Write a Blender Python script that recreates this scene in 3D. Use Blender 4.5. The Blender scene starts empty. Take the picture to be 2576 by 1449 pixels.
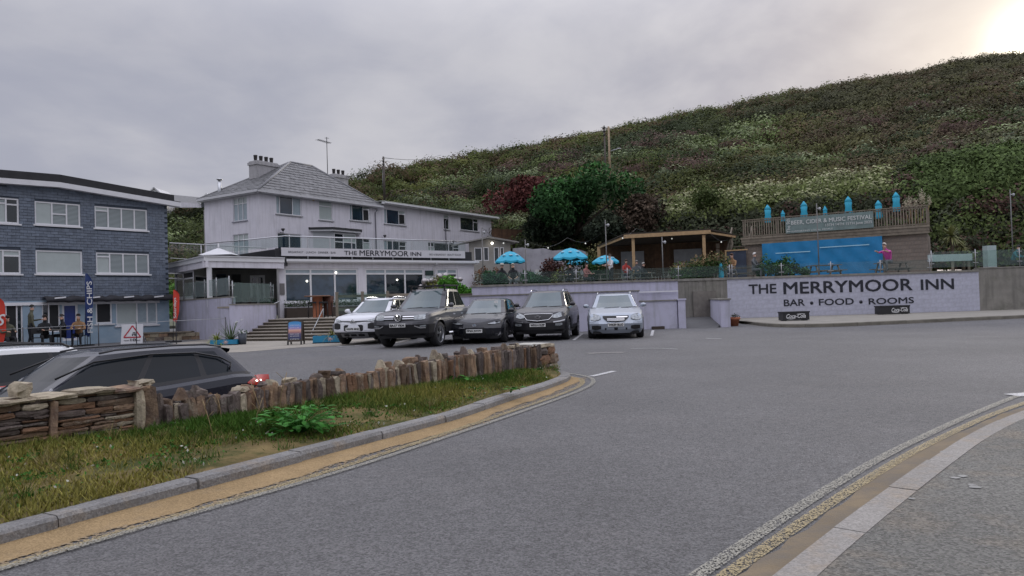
import bpy, math, random
import numpy as np
from mathutils import Vector, Matrix
RN = random.Random(11); NP = np.random.RandomState(5)
C = bpy.context.scene.collection
sc = bpy.context.scene
rad = math.radians
# ------------------------------------------------------------------ camera
H0 = 1.3; FPX = 1860.0; W0 = 2576.0; HC = 724.5
PIT = math.atan((760 - HC) / FPX); ROLL = math.atan(.031)
cF = Vector((0, math.cos(PIT), math.sin(PIT))); cU0 = Vector((0, -math.sin(PIT), math.cos(PIT)))
cR = Vector((1, 0, 0)) * math.cos(ROLL) - cU0 * math.sin(ROLL)
cU = Vector((1, 0, 0)) * math.sin(ROLL) + cU0 * math.cos(ROLL)
cam_d = bpy.data.cameras.new("camera"); cam = bpy.data.objects.new("camera", cam_d); C.objects.link(cam)
cam.matrix_world = Matrix(((cR.x, cU.x, -cF.x, 0), (cR.y, cU.y, -cF.y, 0), (cR.z, cU.z, -cF.z, H0), (0, 0, 0, 1)))
cam_d.sensor_width = 36; cam_d.lens = 36 * FPX / W0; cam_d.clip_start = .1; cam_d.clip_end = 6000
sc.camera = cam
# ------------------------------------------------------------------ sky, sun, exposure
SUN_AZ = rad(36); SUN_EL = rad(15)
EXPO = 0.8
w = bpy.data.worlds.new("World"); sc.world = w; w.use_nodes = True
nt = w.node_tree; nt.nodes.clear(); N = nt.nodes.new; LK = nt.links.new
out = N("ShaderNodeOutputWorld"); bg = N("ShaderNodeBackground"); bg.inputs[1].default_value = .1
LK(bg.outputs[0], out.inputs[0])
sky = N("ShaderNodeTexSky"); sky.sky_type = 'NISHITA'; sky.sun_disc = False; sky.sun_elevation = SUN_EL; sky.sun_rotation = SUN_AZ
sky.air_density = 1.5; sky.dust_density = 3
tc = N("ShaderNodeTexCoord")
def mth(op, a, b=None, c=None, clamp=False):
    n = N("ShaderNodeMath"); n.operation = op; n.use_clamp = clamp
    for i, v in enumerate((a, b, c)):
        if v is None: continue
        if isinstance(v, (int, float)): n.inputs[i].default_value = v
        else: LK(v, n.inputs[i])
    return n.outputs[0]
def vdot(vec, d):
    n = N("ShaderNodeVectorMath"); n.operation = 'DOT_PRODUCT'; LK(vec, n.inputs[0]); n.inputs[1].default_value = d; return n.outputs['Value']
def mrange(v, a, b, c=0., d=1.):
    n = N("ShaderNodeMapRange"); n.interpolation_type = 'SMOOTHSTEP'; LK(v, n.inputs[0])
    for i, q in enumerate((a, b, c, d)): n.inputs[i + 1].default_value = q
    return n.outputs[0]
def mixc(f, a, b):
    n = N("ShaderNodeMix"); n.data_type = 'RGBA'
    if isinstance(f, (int, float)): n.inputs[0].default_value = f
    else: LK(f, n.inputs[0])
    for k, v in ((6, a), (7, b)):
        if isinstance(v, tuple): n.inputs[k].default_value = (*v, 1)
        else: LK(v, n.inputs[k])
    return n.outputs[2]
D = tc.outputs['Generated']
sep = N("ShaderNodeSeparateXYZ"); LK(D, sep.inputs[0])
zc = mth('MAXIMUM', sep.outputs[2], .0)
den = mth('ADD', zc, .22)
comb = N("ShaderNodeCombineXYZ"); LK(mth('DIVIDE', sep.outputs[0], den), comb.inputs[0]); LK(mth('DIVIDE', sep.outputs[1], den), comb.inputs[1])
def noise(vec, s, det=6, r=.55, dist=0.):
    n = N("ShaderNodeTexNoise"); LK(vec, n.inputs[0]); n.inputs['Scale'].default_value = s; n.inputs['Detail'].default_value = det
    n.inputs['Roughness'].default_value = r; n.inputs['Distortion'].default_value = dist; return n.outputs[0]
n1 = noise(comb.outputs[0], .85, 5, .5, .5); n2 = noise(comb.outputs[0], 2.6, 6, .55, .3)
cl = mrange(mth('ADD', mth('MULTIPLY', n1, .7), mth('MULTIPLY', n2, .3)), .36, .64)
sd = (math.sin(SUN_AZ) * math.cos(SUN_EL), math.cos(SUN_AZ) * math.cos(SUN_EL), math.sin(SUN_EL))
sdv = mth('MAXIMUM', vdot(D, sd), 0.)
near = mth('POWER', sdv, 6.)          # broad brightening towards the veiled sun
mid = mth('POWER', sdv, 90.); core = mth('POWER', sdv, 1500.)
base = mixc(cl, (2.2, 2.27, 2.75), (3.15, 3.13, 3.42))
warm = mixc(cl, (2.1, 2.13, 2.6), (4.15, 4.05, 4.2))
cloud = mixc(mth('MULTIPLY', near, 1.0, clamp=True), base, warm)
glow = N("ShaderNodeVectorMath"); glow.operation = 'SCALE'; glow.inputs[0].default_value = (2.0, 1.75, 1.2); LK(mid, glow.inputs[3])
gl2 = N("ShaderNodeVectorMath"); gl2.operation = 'SCALE'; gl2.inputs[0].default_value = (11, 10, 7.5); LK(core, gl2.inputs[3])
ad = N("ShaderNodeVectorMath"); LK(cloud, ad.inputs[0]); LK(glow.outputs[0], ad.inputs[1])
ad2 = N("ShaderNodeVectorMath"); LK(ad.outputs[0], ad2.inputs[0]); LK(gl2.outputs[0], ad2.inputs[1])
lift = mrange(sep.outputs[2], .3, .75, 1., 2.9)      # an overcast sky is brightest overhead
sc_ = N("ShaderNodeVectorMath"); sc_.operation = 'SCALE'; LK(ad2.outputs[0], sc_.inputs[0]); LK(lift, sc_.inputs[3])
fin = mixc(.975, sky.outputs[0], sc_.outputs[0])
LK(fin, bg.inputs[0])
sl = bpy.data.lights.new("sun", 'SUN'); so = bpy.data.objects.new("sun", sl); C.objects.link(so)
sl.energy = 1.0; sl.angle = rad(12); sl.color = (1, .93, .82)
so.rotation_euler = Vector(sd).to_track_quat('Z', 'Y').to_euler(); so.location = (30, 30, 40)
sc.view_settings.view_transform = 'Standard'; sc.view_settings.look = 'None'; sc.view_settings.exposure = EXPO; sc.view_settings.gamma = 1
sc.view_settings.use_curve_mapping = False
# ------------------------------------------------------------------ placing helpers
def ray(px, py):
    return cR * (px - W0 / 2) + cU * (HC - py) + cF * FPX
def G(px, py, z=0.):
    r = ray(px, py); t = (z - H0) / r.z; return Vector((r.x * t, r.y * t, z))
def at(px, py, Y):
    r = ray(px, py); t = Y / r.y; return Vector((r.x * t, Y, H0 + r.z * t))
class Frame:
    def __init__(s, o, u):
        s.o = Vector((o[0], o[1], 0)); s.u = Vector((u[0], u[1], 0)).normalized(); s.n = Vector((-s.u.y, s.u.x, 0)); s.ang = math.atan2(s.u.y, s.u.x)
    def p(s, px, py, off=0.):
        r = ray(px, py); t = (s.o + s.n * off).dot(s.n) / r.dot(s.n); q = Vector((0, 0, H0)) + r * t
        return (q - s.o).dot(s.u), q.z
    def w(s, x, y=0, z=0):
        return s.o + s.u * x + s.n * y + Vector((0, 0, z))
# ------------------------------------------------------------------ tagging
def tag(o, label=None, cat=None, group=None, kind=None):
    if label: o['label'] = label
    if cat: o['category'] = cat
    if group: o['group'] = group
    if kind: o['kind'] = kind
    return o
def empty(name, loc, rz=0., label=None, cat=None, group=None, kind=None):
    o = bpy.data.objects.new(name, None); C.objects.link(o); o.location = loc; o.rotation_euler = (0, 0, rz)
    return tag(o, label, cat, group, kind)
def link(name, me, parent=None):
    o = bpy.data.objects.new(name, me); C.objects.link(o)
    if parent is not None: o.parent = parent
    return o
def copy_tree(o, parent=None, depth=0):
    c = o.copy(); C.objects.link(c)
    if parent is not None: c.parent = parent
    for ch in o.children: copy_tree(ch, c)
    return c
# ------------------------------------------------------------------ mesh builder
class MB:
    def __init__(s): s.v = []; s.f = []; s.m = []; s.s = []
    def add(s, vs, fs, mi=0, sm=False):
        b = len(s.v); s.v += [tuple(q) for q in vs]
        for f in fs: s.f.append([b + i for i in f]); s.m.append(mi); s.s.append(sm)
        return s
    def box(s, x0, x1, y0, y1, z0, z1, mi=0):
        return s.add([(x0, y0, z0), (x1, y0, z0), (x1, y1, z0), (x0, y1, z0), (x0, y0, z1), (x1, y0, z1), (x1, y1, z1), (x0, y1, z1)],
                     [(0, 3, 2, 1), (4, 5, 6, 7), (0, 1, 5, 4), (1, 2, 6, 5), (2, 3, 7, 6), (3, 0, 4, 7)], mi)
    def beam(s, a, b, w, h, mi=0, up=(0, 0, 1)):
        a = Vector(a); b = Vector(b); d = (b - a).normalized(); u = Vector(up)
        if abs(d.dot(u)) > .98: u = Vector((1, 0, 0))
        r = d.cross(u).normalized(); u = r.cross(d)
        vs = [p + r * (i * w / 2) + u * (j * h / 2) for p in (a, b) for i, j in ((-1, -1), (1, -1), (1, 1), (-1, 1))]
        return s.add(vs, [(0, 1, 2, 3), (7, 6, 5, 4), (0, 4, 5, 1), (1, 5, 6, 2), (2, 6, 7, 3), (3, 7, 4, 0)], mi)
    def tube(s, pts, r, n=6, mi=0, sm=True, closed=False):
        pts = [Vector(p) for p in pts]; m = len(pts); rs = r if isinstance(r, (list, tuple)) else [r] * m; vs = []
        for i, p in enumerate(pts):
            if closed: d = pts[(i + 1) % m] - pts[i - 1]
            else: d = pts[min(i + 1, m - 1)] - pts[max(i - 1, 0)]
            d.normalize(); u = Vector((0, 0, 1)) if abs(d.z) < .9 else Vector((1, 0, 0))
            a = d.cross(u).normalized(); b = a.cross(d)
            for k in range(n):
                t = 2 * math.pi * k / n; vs.append(p + (a * math.cos(t) + b * math.sin(t)) * rs[i])
        fs = []
        for i in range(m if closed else m - 1):
            for k in range(n):
                q = (i + 1) % m; fs.append((i * n + k, i * n + (k + 1) % n, q * n + (k + 1) % n, q * n + k))
        if not closed: fs += [tuple(range(n))[::-1], tuple((m - 1) * n + k for k in range(n))]
        return s.add(vs, fs, mi, sm)
    def lathe(s, prof, n=16, c=(0, 0, 0), mi=0, axis='z', sm=True):
        vs = []; fs = []
        for r, z in prof:
            for k in range(n):
                t = 2 * math.pi * k / n; x, y = r * math.cos(t), r * math.sin(t)
                vs.append((c[0] + x, c[1] + y, c[2] + z) if axis == 'z' else (c[0] + x, c[1] + z, c[2] + y) if axis == 'y' else (c[0] + z, c[1] + x, c[2] + y))
        for i in range(len(prof) - 1):
            for k in range(n): fs.append((i * n + k, i * n + (k + 1) % n, (i + 1) * n + (k + 1) % n, (i + 1) * n + k))
        return s.add(vs, fs, mi, sm)
    def poly(s, pts, d, mi=0):      # pts: 3D polygon, extruded by vector d
        n = len(pts); d = Vector(d); vs = [Vector(p) for p in pts] + [Vector(p) + d for p in pts]
        return s.add(vs, [tuple(range(n)), tuple(range(2 * n - 1, n - 1, -1))] + [(i, n + i, n + (i + 1) % n, (i + 1) % n) for i in range(n)], mi)
    def grid(s, rows, mi=0, sm=True):
        m = len(rows[0]); vs = [p for r in rows for p in r]
        return s.add(vs, [(i * m + j, i * m + j + 1, (i + 1) * m + j + 1, (i + 1) * m + j) for i in range(len(rows) - 1) for j in range(m - 1)], mi, sm)
    def ball(s, c, r, n=10, mi=0, sq=(1, 1, 1)):
        k = max(5, n // 2 + 1)
        prof = [(max(.001, math.sin(math.pi * i / k)), -math.cos(math.pi * i / k)) for i in range(k + 1)]
        b = len(s.v); s.lathe(prof, n, (0, 0, 0), mi)
        for i in range(b, len(s.v)):
            x, y, z = s.v[i]; s.v[i] = (c[0] + x * r * sq[0], c[1] + y * r * sq[1], c[2] + z * r * sq[2])
        return s
    def mesh(s, name, mats):
        me = bpy.data.meshes.new(name); me.from_pydata(s.v, [], s.f)
        for m in (mats if isinstance(mats, (list, tuple)) else [mats]): me.materials.append(m)
        me.polygons.foreach_set('material_index', s.m); me.polygons.foreach_set('use_smooth', s.s); me.update()
        return me
    def build(s, name, mats, parent=None, **k):
        return tag(link(name, s.mesh(name, mats), parent), **k)
def fmesh(name, verts, quads, mats, col=None, smooth=False):
    me = bpy.data.meshes.new(name); nv = len(verts); k = quads.shape[1]; nf = len(quads)
    me.vertices.add(nv); me.vertices.foreach_set('co', np.asarray(verts, dtype=np.float32).ravel())
    me.loops.add(nf * k); me.loops.foreach_set('vertex_index', np.asarray(quads, dtype=np.int32).ravel())
    me.polygons.add(nf); me.polygons.foreach_set('loop_start', np.arange(0, nf * k, k, dtype=np.int32))
    me.polygons.foreach_set('use_smooth', np.full(nf, smooth))
    if col is not None:
        a = me.color_attributes.new('Col', 'FLOAT_COLOR', 'POINT'); c4 = np.ones((nv, 4), dtype=np.float32); c4[:, :3] = col; a.data.foreach_set('color', c4.ravel())
    me.materials.append(mats); me.update(calc_edges=True)
    return me
def leaves(pts, size, col, mat, name, nrm=None, asp=.6, flat=.5, tri=False):
    """one small quad per point"""
    n = len(pts); d = NP.normal(size=(n, 3)); d /= np.linalg.norm(d, axis=1)[:, None]
    if nrm is not None:
        d = d * (1 - flat) + nrm * flat; d /= np.linalg.norm(d, axis=1)[:, None] + 1e-9
    a = np.cross(d, NP.normal(size=(n, 3))); a /= np.linalg.norm(a, axis=1)[:, None] + 1e-9
    b = np.cross(d, a); sz = np.asarray(size).reshape(-1, 1) * np.ones((n, 1))
    a = a * sz; b = b * sz * asp
    if tri:
        v = np.empty((n, 3, 3)); v[:, 0] = pts - a; v[:, 1] = pts + b * 1.3; v[:, 2] = pts + a - b * .5
        return fmesh(name, v.reshape(-1, 3), np.arange(n * 3).reshape(n, 3), mat, np.repeat(col, 3, axis=0))
    v = np.empty((n, 4, 3)); v[:, 0] = pts - a; v[:, 1] = pts + b * .9; v[:, 2] = pts + a; v[:, 3] = pts - b * .9
    q = np.arange(n * 4).reshape(n, 4)
    return fmesh(name, v.reshape(-1, 3), q, mat, np.repeat(col, 4, axis=0))
# ------------------------------------------------------------------ materials
MATS = {}
def M(name, col=(.5, .5, .5), rough=.6, metal=0., var=.12, scale=3., bump=0., bscale=60., col2=None, rnd=0., coat=0., spec=.5, emit=0., blot=None, attr=False, streak=None):
    if name in MATS: return MATS[name]
    m = bpy.data.materials.new(name); m.use_nodes = True; t = m.node_tree; n = t.nodes; L = t.links.new; b = n['Principled BSDF']
    b.inputs['Roughness'].default_value = rough; b.inputs['Metallic'].default_value = metal; b.inputs['Specular IOR Level'].default_value = spec
    if coat: b.inputs['Coat Weight'].default_value = coat; b.inputs['Coat Roughness'].default_value = .05
    tcn = n.new('ShaderNodeTexCoord'); vec = tcn.outputs['Object']
    def nz(s, det=5, ro=.6):
        q = n.new('ShaderNodeTexNoise'); L(vec, q.inputs[0]); q.inputs['Scale'].default_value = s; q.inputs['Detail'].default_value = det; q.inputs['Roughness'].default_value = ro; return q.outputs[0]
    def mx(f, a, c, bt='MIX'):
        q = n.new('ShaderNodeMix'); q.data_type = 'RGBA'; q.blend_type = bt
        if isinstance(f, (int, float)): q.inputs[0].default_value = f
        else: L(f, q.inputs[0])
        for k, v in ((6, a), (7, c)):
            if isinstance(v, tuple): q.inputs[k].default_value = (*v[:3], 1)
            else: L(v, q.inputs[k])
        return q.outputs[2]
    def mr(v, a, c, d=0., e=1.):
        q = n.new('ShaderNodeMapRange'); L(v, q.inputs[0])
        for i, z in enumerate((a, c, d, e)): q.inputs[i + 1].default_value = z
        return q.outputs[0]
    c2 = col2 or tuple(max(0, x * (1 - var * 2)) for x in col)
    if attr:
        at_ = n.new('ShaderNodeAttribute'); at_.attribute_name = 'Col'; base = at_.outputs['Color']
    elif var or col2: base = mx(mr(nz(scale), .3, .7), col, c2)
    else: base = col
    if blot:      # (colour, scale, lo, hi, amount)
        base = mx(mr(nz(blot[1], 6, .7), blot[2], blot[3], 0, blot[4]), base, blot[0])
    if streak:    # vertical runs: (colour, amount)
        mp = n.new('ShaderNodeMapping'); L(vec, mp.inputs[0]); mp.inputs['Scale'].default_value = (3.5, 3.5, .35)
        q = n.new('ShaderNodeTexNoise'); L(mp.outputs[0], q.inputs[0]); q.inputs['Scale'].default_value = 1.4; q.inputs['Detail'].default_value = 5
        base = mx(mr(q.outputs[0], .48, .72, 0, streak[1]), base, streak[0])
    if rnd:
        oi = n.new('ShaderNodeObjectInfo'); hs = n.new('ShaderNodeHueSaturation')
        L(mr(oi.outputs['Random'], 0, 1, 1 - rnd, 1 + rnd), hs.inputs['Value'])
        if isinstance(base, tuple): hs.inputs['Color'].default_value = (*base, 1)
        else: L(base, hs.inputs['Color'])
        base = hs.outputs[0]
    if isinstance(base, tuple): b.inputs['Base Color'].default_value = (*base[:3], 1)
    else: L(base, b.inputs['Base Color'])
    if bump:
        bp = n.new('ShaderNodeBump'); bp.inputs['Strength'].default_value = bump; bp.inputs['Distance'].default_value = .02; L(nz(bscale, 4), bp.inputs['Height']); L(bp.outputs[0], b.inputs['Normal'])
    if emit:
        b.inputs['Emission Strength'].default_value = emit; b.inputs['Emission Color'].default_value = (*col, 1)
    MATS[name] = m; return m
def glassmat(name, tint, alpha, rough=.03):
    if name in MATS: return MATS[name]
    m = bpy.data.materials.new(name); m.use_nodes = True; t = m.node_tree; n = t.nodes; n.clear(); L = t.links.new
    o = n.new('ShaderNodeOutputMaterial'); tr = n.new('ShaderNodeBsdfTransparent'); tr.inputs[0].default_value = (*tint, 1)
    gl = n.new('ShaderNodeBsdfPrincipled'); gl.inputs['Base Color'].default_value = (tint[0] * .35, tint[1] * .4, tint[2] * .4, 1); gl.inputs['Roughness'].default_value = rough
    mixs = n.new('ShaderNodeMixShader'); fr = n.new('ShaderNodeLayerWeight'); fr.inputs[0].default_value = .12
    ma = n.new('ShaderNodeMath'); ma.operation = 'ADD'; L(fr.outputs['Facing'], ma.inputs[0]); ma.inputs[1].default_value = alpha; ma.use_clamp = True
    L(ma.outputs[0], mixs.inputs[0]); L(tr.outputs[0], mixs.inputs[1]); L(gl.outputs[0], mixs.inputs[2]); L(mixs.outputs[0], o.inputs[0])
    MATS[name] = m; return m
m_white = M('white_upvc', (.72, .72, .74), .35, var=.04)
m_glassd = M('dark_window_glass', (.018, .028, .036), .04, var=.3, scale=1.5, spec=.8)
m_glassb = M('blind_behind_glass', (.42, .47, .46), .12, var=.05)
m_curt = M('curtain_behind_glass', (.33, .4, .44), .15, var=.1, scale=6)
m_black = M('black_plastic', (.012, .012, .014), .45, var=.1)
m_darkgrey = M('dark_grey_paint', (.05, .05, .055), .5)
m_steel = M('brushed_steel', (.55, .56, .58), .3, 1., var=.05)
m_galv = M('galvanised_steel', (.42, .43, .44), .45, .6, var=.1)
m_chrome = M('chrome', (.8, .8, .82), .12, 1., var=0)
m_render = M('lilac_render', (.52, .51, .625), .75, var=.05, scale=.8, bump=.5, bscale=70, blot=((.33, .33, .37), 1.3, .48, .72, .6), streak=((.27, .27, .28), .5))
m_render2 = M('pale_lilac_wall', (.72, .70, .755), .75, var=.05, scale=.6, bump=.4, bscale=50, blot=((.54, .53, .58), .8, .48, .75, .6), streak=((.38, .37, .38), .4))
m_conc = M('weathered_concrete', (.27, .255, .225), .85, var=.15, scale=2, bump=.4, bscale=40, blot=((.12, .12, .09), 1.5, .5, .7, .6), streak=((.12, .115, .1), .6))
m_wood = M('weathered_timber', (.25, .21, .16), .75, var=.2, scale=4, rnd=.25, bump=.3)
m_newwood = M('new_pine_timber', (.50, .33, .17), .65, var=.15, scale=5, rnd=.12)
m_balglass = glassmat('balustrade_glass', (.95, .98, .97), .03)
m_balglass2 = glassmat('green_balustrade_glass', (.88, .95, .92), .06)
m_leaf = M('foliage', attr=True, rough=.7, spec=.1)
def text_mesh(s, x0, x1, z0, z1, y, mat, name, parent, shear=0., ext=.006, bold=0., align=None):
    cu = bpy.data.curves.new(name, 'FONT'); cu.body = s; cu.size = 1; cu.extrude = 0;  cu.shear = shear; cu.resolution_u = 3
    o = bpy.data.objects.new('tmp', cu); C.objects.link(o); dg = bpy.context.evaluated_depsgraph_get(); dg.update()
    me = bpy.data.meshes.new_from_object(o.evaluated_get(dg)); bpy.data.objects.remove(o)
    n = len(me.vertices); co = np.empty(n * 3); me.vertices.foreach_get('co', co); co = co.reshape(-1, 3)
    if bold:      # heavier strokes: the same outline laid again a hair to each side
        fs = [list(p.vertices) for p in me.polygons]; b3 = bold * 2.2; offs = ((b3, 0), (-b3, 0), (0, b3), (0, -b3), (b3 * .7, b3 * .7), (-b3 * .7, -b3 * .7), (b3 * .7, -b3 * .7), (-b3 * .7, b3 * .7)); co = np.concatenate([co + np.array([dx, dy, i * .0012 / max(.01, (z1 - z0))]) for i, (dx, dy) in enumerate(offs)])
        m3 = bpy.data.meshes.new(name); m3.from_pydata(co, [], [[v + n * i for v in f] for i in range(8) for f in fs]); me = m3; n = len(co)
    mn, mxx = co.min(0), co.max(0); sx = (x1 - x0) / (mxx[0] - mn[0]); sz = (z1 - z0) / (mxx[1] - mn[1])
    q = np.empty_like(co); q[:, 0] = x0 + (co[:, 0] - mn[0]) * sx; q[:, 2] = z0 + (co[:, 1] - mn[1]) * sz; q[:, 1] = y - ext - co[:, 2] * (z1 - z0)
    me.vertices.foreach_set('co', q.ravel()); me.materials.clear(); me.materials.append(mat); me.update()
    return link(name, me, parent)
# ================================================================== ground, road, markings
def sst(t): t = max(0., min(1., t)); return t * t * (3 - 2 * t)
def gz(x, y): return -.62 * sst((-.7 - x) / 3.4) * sst((20 - y) / 5.5) * sst(((x + 4.3) * -.797 + (y - 6.2) * .604 - .5) / 1.6)     # the car park dips behind the wall
m_asph = M('worn_asphalt', (.152, .150, .151), .8, var=.13, scale=.3, bump=.9, bscale=75, blot=((.17, .162, .158), .7, .5, .8, .6), spec=.35)
_n = m_asph.node_tree; _b = _n.nodes['Principled BSDF']
def speckle(m, sc1=110, dark=.55, lite=1.55, fac=1.):
    """aggregate grains: voronoi cells of differing value multiplied over the base colour"""
    t = m.node_tree; n = t.nodes; L = t.links.new; b = n['Principled BSDF']; src = b.inputs['Base Color'].links[0].from_socket
    tcn = n.new('ShaderNodeTexCoord'); v = n.new('ShaderNodeTexVoronoi'); L(tcn.outputs['Object'], v.inputs[0]); v.inputs['Scale'].default_value = sc1
    r = n.new('ShaderNodeMapRange'); sp = n.new('ShaderNodeSeparateColor'); L(v.outputs['Color'], sp.inputs[0]); L(sp.outputs[0], r.inputs[0]); r.inputs[3].default_value = dark; r.inputs[4].default_value = lite
    q = n.new('ShaderNodeMix'); q.data_type = 'RGBA'; q.blend_type = 'MULTIPLY'; q.inputs[0].default_value = fac; L(src, q.inputs[6])
    cb = n.new('ShaderNodeCombineColor'); [L(r.outputs[0], cb.inputs[i]) for i in range(3)]; L(cb.outputs[0], q.inputs[7]); L(q.outputs[2], b.inputs['Base Color'])
speckle(m_asph, 95, .6, 1.45); speckle(m_asph, 24, .9, 1.1)
xs = np.concatenate([np.arange(-45, -10, 2.5), np.arange(-10, 4, .4), np.arange(4, 61, 3)]); ys = np.concatenate([np.arange(-12, 3, 3), np.arange(3, 21, .4), np.arange(21, 62, 3)])
rows = [[(x, y, gz(x, y)) for x in xs] for y in ys]
MB().grid(rows).build('road', m_asph, kind='structure')
m_grd = M('rough_ground', (.09, .1, .05), .9, var=.3, scale=.2, bump=.5)
MB().grid([[(x, y, -1.2) for x in np.linspace(-2500, 2500, 9)] for y in np.linspace(-2500, 2500, 9)], sm=False).build('ground', m_grd, kind='structure')
TD = 1 / 1.26708
def T(x, y, z=0.): return G(x * TD, y * TD, z)
def dens(pts, step):
    out = [];
    for a, b in zip(pts[:-1], pts[1:]):
        k = max(1, int((b - a).length / step)); out += [a.lerp(b, i / k) for i in range(k)]
    return out + [pts[-1]]
def smooth(pts, it=3):
    for _ in range(it): pts = [pts[0]] + [(pts[i - 1] + pts[i] * 2 + pts[i + 1]) / 4 for i in range(1, len(pts) - 1)] + [pts[-1]]
    return pts
def side(pts, i):
    d = (pts[min(i + 1, len(pts) - 1)] - pts[max(i - 1, 0)]); d.z = 0; d.normalize(); return Vector((-d.y, d.x, 0))     # left of travel
def ribbon(pts, a, b, z):
    return [[Vector((p.x, p.y, z)) + side(pts, i) * o for o in (a, b)] for i, p in enumerate(pts)]
# left kerb: travelling from near-left to the far right; the verge is on the left side
KL = [T(*p) for p in ((220, 1690), (440, 1624), (693, 1558), (900, 1498), (1026, 1465), (1278, 1395), (1464, 1344), (1613, 1288), (1734, 1251), (1832, 1214))]
d0 = (KL[0] - KL[2]).normalized(); KL = [KL[0] + d0 * 6, KL[0] + d0 * 3] + KL
e = KL[-1]; KL += [e + Vector((.12, .45, 0)), e + Vector((-.05, .85, 0)), e + Vector((-.5, 1.15, 0)), e + Vector((-1.3, 1.2, 0))]
KL = dens(smooth(dens(KL, .25), 4), .12)
m_kerb = M('kerb_concrete', (.235, .23, .225), .85, var=.15, scale=3, bump=.5, rnd=.12, blot=((.3, .22, .13), 4, .5, .75, .5)); speckle(m_kerb, 90, .75, 1.25)
kerb = empty('kerb', (0, 0, 0), label='long concrete kerb edging the grass bank', kind='structure')
def kerbstones(path, parent, w0, w1, h, L=.92, mat=m_kerb, gap=.012):
    acc = 0; start = 0
    for i in range(1, len(path)):
        acc += (path[i] - path[i - 1]).length
        if acc >= L or i == len(path) - 1:
            seg = path[start:i + 1]; jz = RN.uniform(-.006, .006); jo = RN.uniform(-.008, .008); rows = []
            if len(seg) < 2: continue
            for k, p in enumerate(seg):
                s_ = side(seg, k); q = Vector(p)
                if k == 0: q = q + (seg[1] - p).normalized() * gap
                prof = [(w0 + jo, -.06), (w0 + jo, h - .025), (w0 + jo + .02, h + jz), (w1, h + jz), (w1, -.06)]
                rows.append([Vector((q.x, q.y, z)) + s_ * o for o, z in prof])
            mb = MB().grid(rows, sm=False); mb.add(rows[0], [(4, 3, 2, 1, 0)]); mb.add(rows[-1], [(0, 1, 2, 3, 4)])
            mb.build('kerb_stone', mat, parent); start = i; acc = 0
kerbstones(KL, kerb, 0, .16, .105)
m_sand = M('wind_blown_sand', (.35, .25, .135), .95, var=.12, scale=2.5, bump=.5, bscale=45, blot=((.22, .17, .11), 3.5, .55, .75, .7), spec=.1); speckle(m_sand, 120, .8, 1.2)
# sand lies in the gutter, ragged outer edge
rows = []; scat = []
LL = [T(*p) for p in ((184, 1760), (480, 1672), (721, 1600), (900, 1552), (1073, 1498), (1305, 1421), (1538, 1344), (1771, 1265), (1845, 1237), (1868, 1222))]
for i, p in enumerate(KL[:-12]):
    s_ = side(KL, i); dmin = min(abs((q - p).dot(s_)) for q in sorted(LL, key=lambda q: (q - p).length)[:1])
    fr = i / len(KL); wd = (.30 if fr < .45 else .30 - .22 * (fr - .45) / .55) + RN.uniform(-.03, .03) + .02 * math.sin(i * .37)
    rows.append([Vector((p.x, p.y, .03)) + s_ * .01, Vector((p.x, p.y, .016)) - s_ * wd * .4, Vector((p.x, p.y, .006)) - s_ * wd]); scat.append([Vector((p.x, p.y, .0075)) - s_ * (wd - .02), Vector((p.x, p.y, .0065)) - s_ * (wd + .09 + RN.uniform(0, .05))])
MB().grid(rows).build('sand_drift', m_sand, kind='structure')
def painted(name, col, wear, sca=85, c2=None):
    m = M(name, col, .7, var=.1, scale=8, bump=.6, bscale=90)
    t = m.node_tree; n = t.nodes; L = t.links.new; b = n['Principled BSDF']; tcn = n.new('ShaderNodeTexCoord')
    q = n.new('ShaderNodeTexNoise'); L(tcn.outputs['Object'], q.inputs[0]); q.inputs['Scale'].default_value = sca; q.inputs['Detail'].default_value = 4
    g = n.new('ShaderNodeMath'); g.operation = 'GREATER_THAN'; L(q.outputs[0], g.inputs[0]); g.inputs[1].default_value = wear; L(g.outputs[0], b.inputs['Alpha']); return m
m_yel = painted('worn_yellow_paint', (.40, .32, .17), .485); m_pale = painted('worn_pale_paint', (.36, .345, .29), .49); m_whp = painted('worn_white_paint', (.6, .6, .6), .40)
MB().grid(scat, sm=False).build('scattered_sand', painted('thin_sand', (.30, .22, .125), .53, 38), kind='structure')
def line(name, pts, w, z, mat, st=.25, lab=None):
    pts = dens(smooth(dens(pts, st), 6), st) if len(pts) > 2 else pts
    MB().grid(ribbon(pts, -w / 2, w / 2, z), sm=False).build(name, mat, kind='structure', label=lab)
e0 = (LL[0] - LL[1]).normalized()
lp = [LL[0] + e0 * 6] + LL + [T(1862, 1210), T(1836, 1200), T(1800, 1199)]
line('yellow_line', lp, .08, .009, m_yel)
lo = [p - side(LL, i) * (.03 + .11 * min(1, i / 6)) for i, p in enumerate(LL)]
line('edge_line', [lo[0] + e0 * 6] + lo + [T(1893, 1222), T(1896, 1210), T(1870, 1195), T(1815, 1192)], .07, .013, m_pale)
line('give_way_line', [T(1885, 1201), T(1958, 1184)], .12, .009, m_whp)
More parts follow.
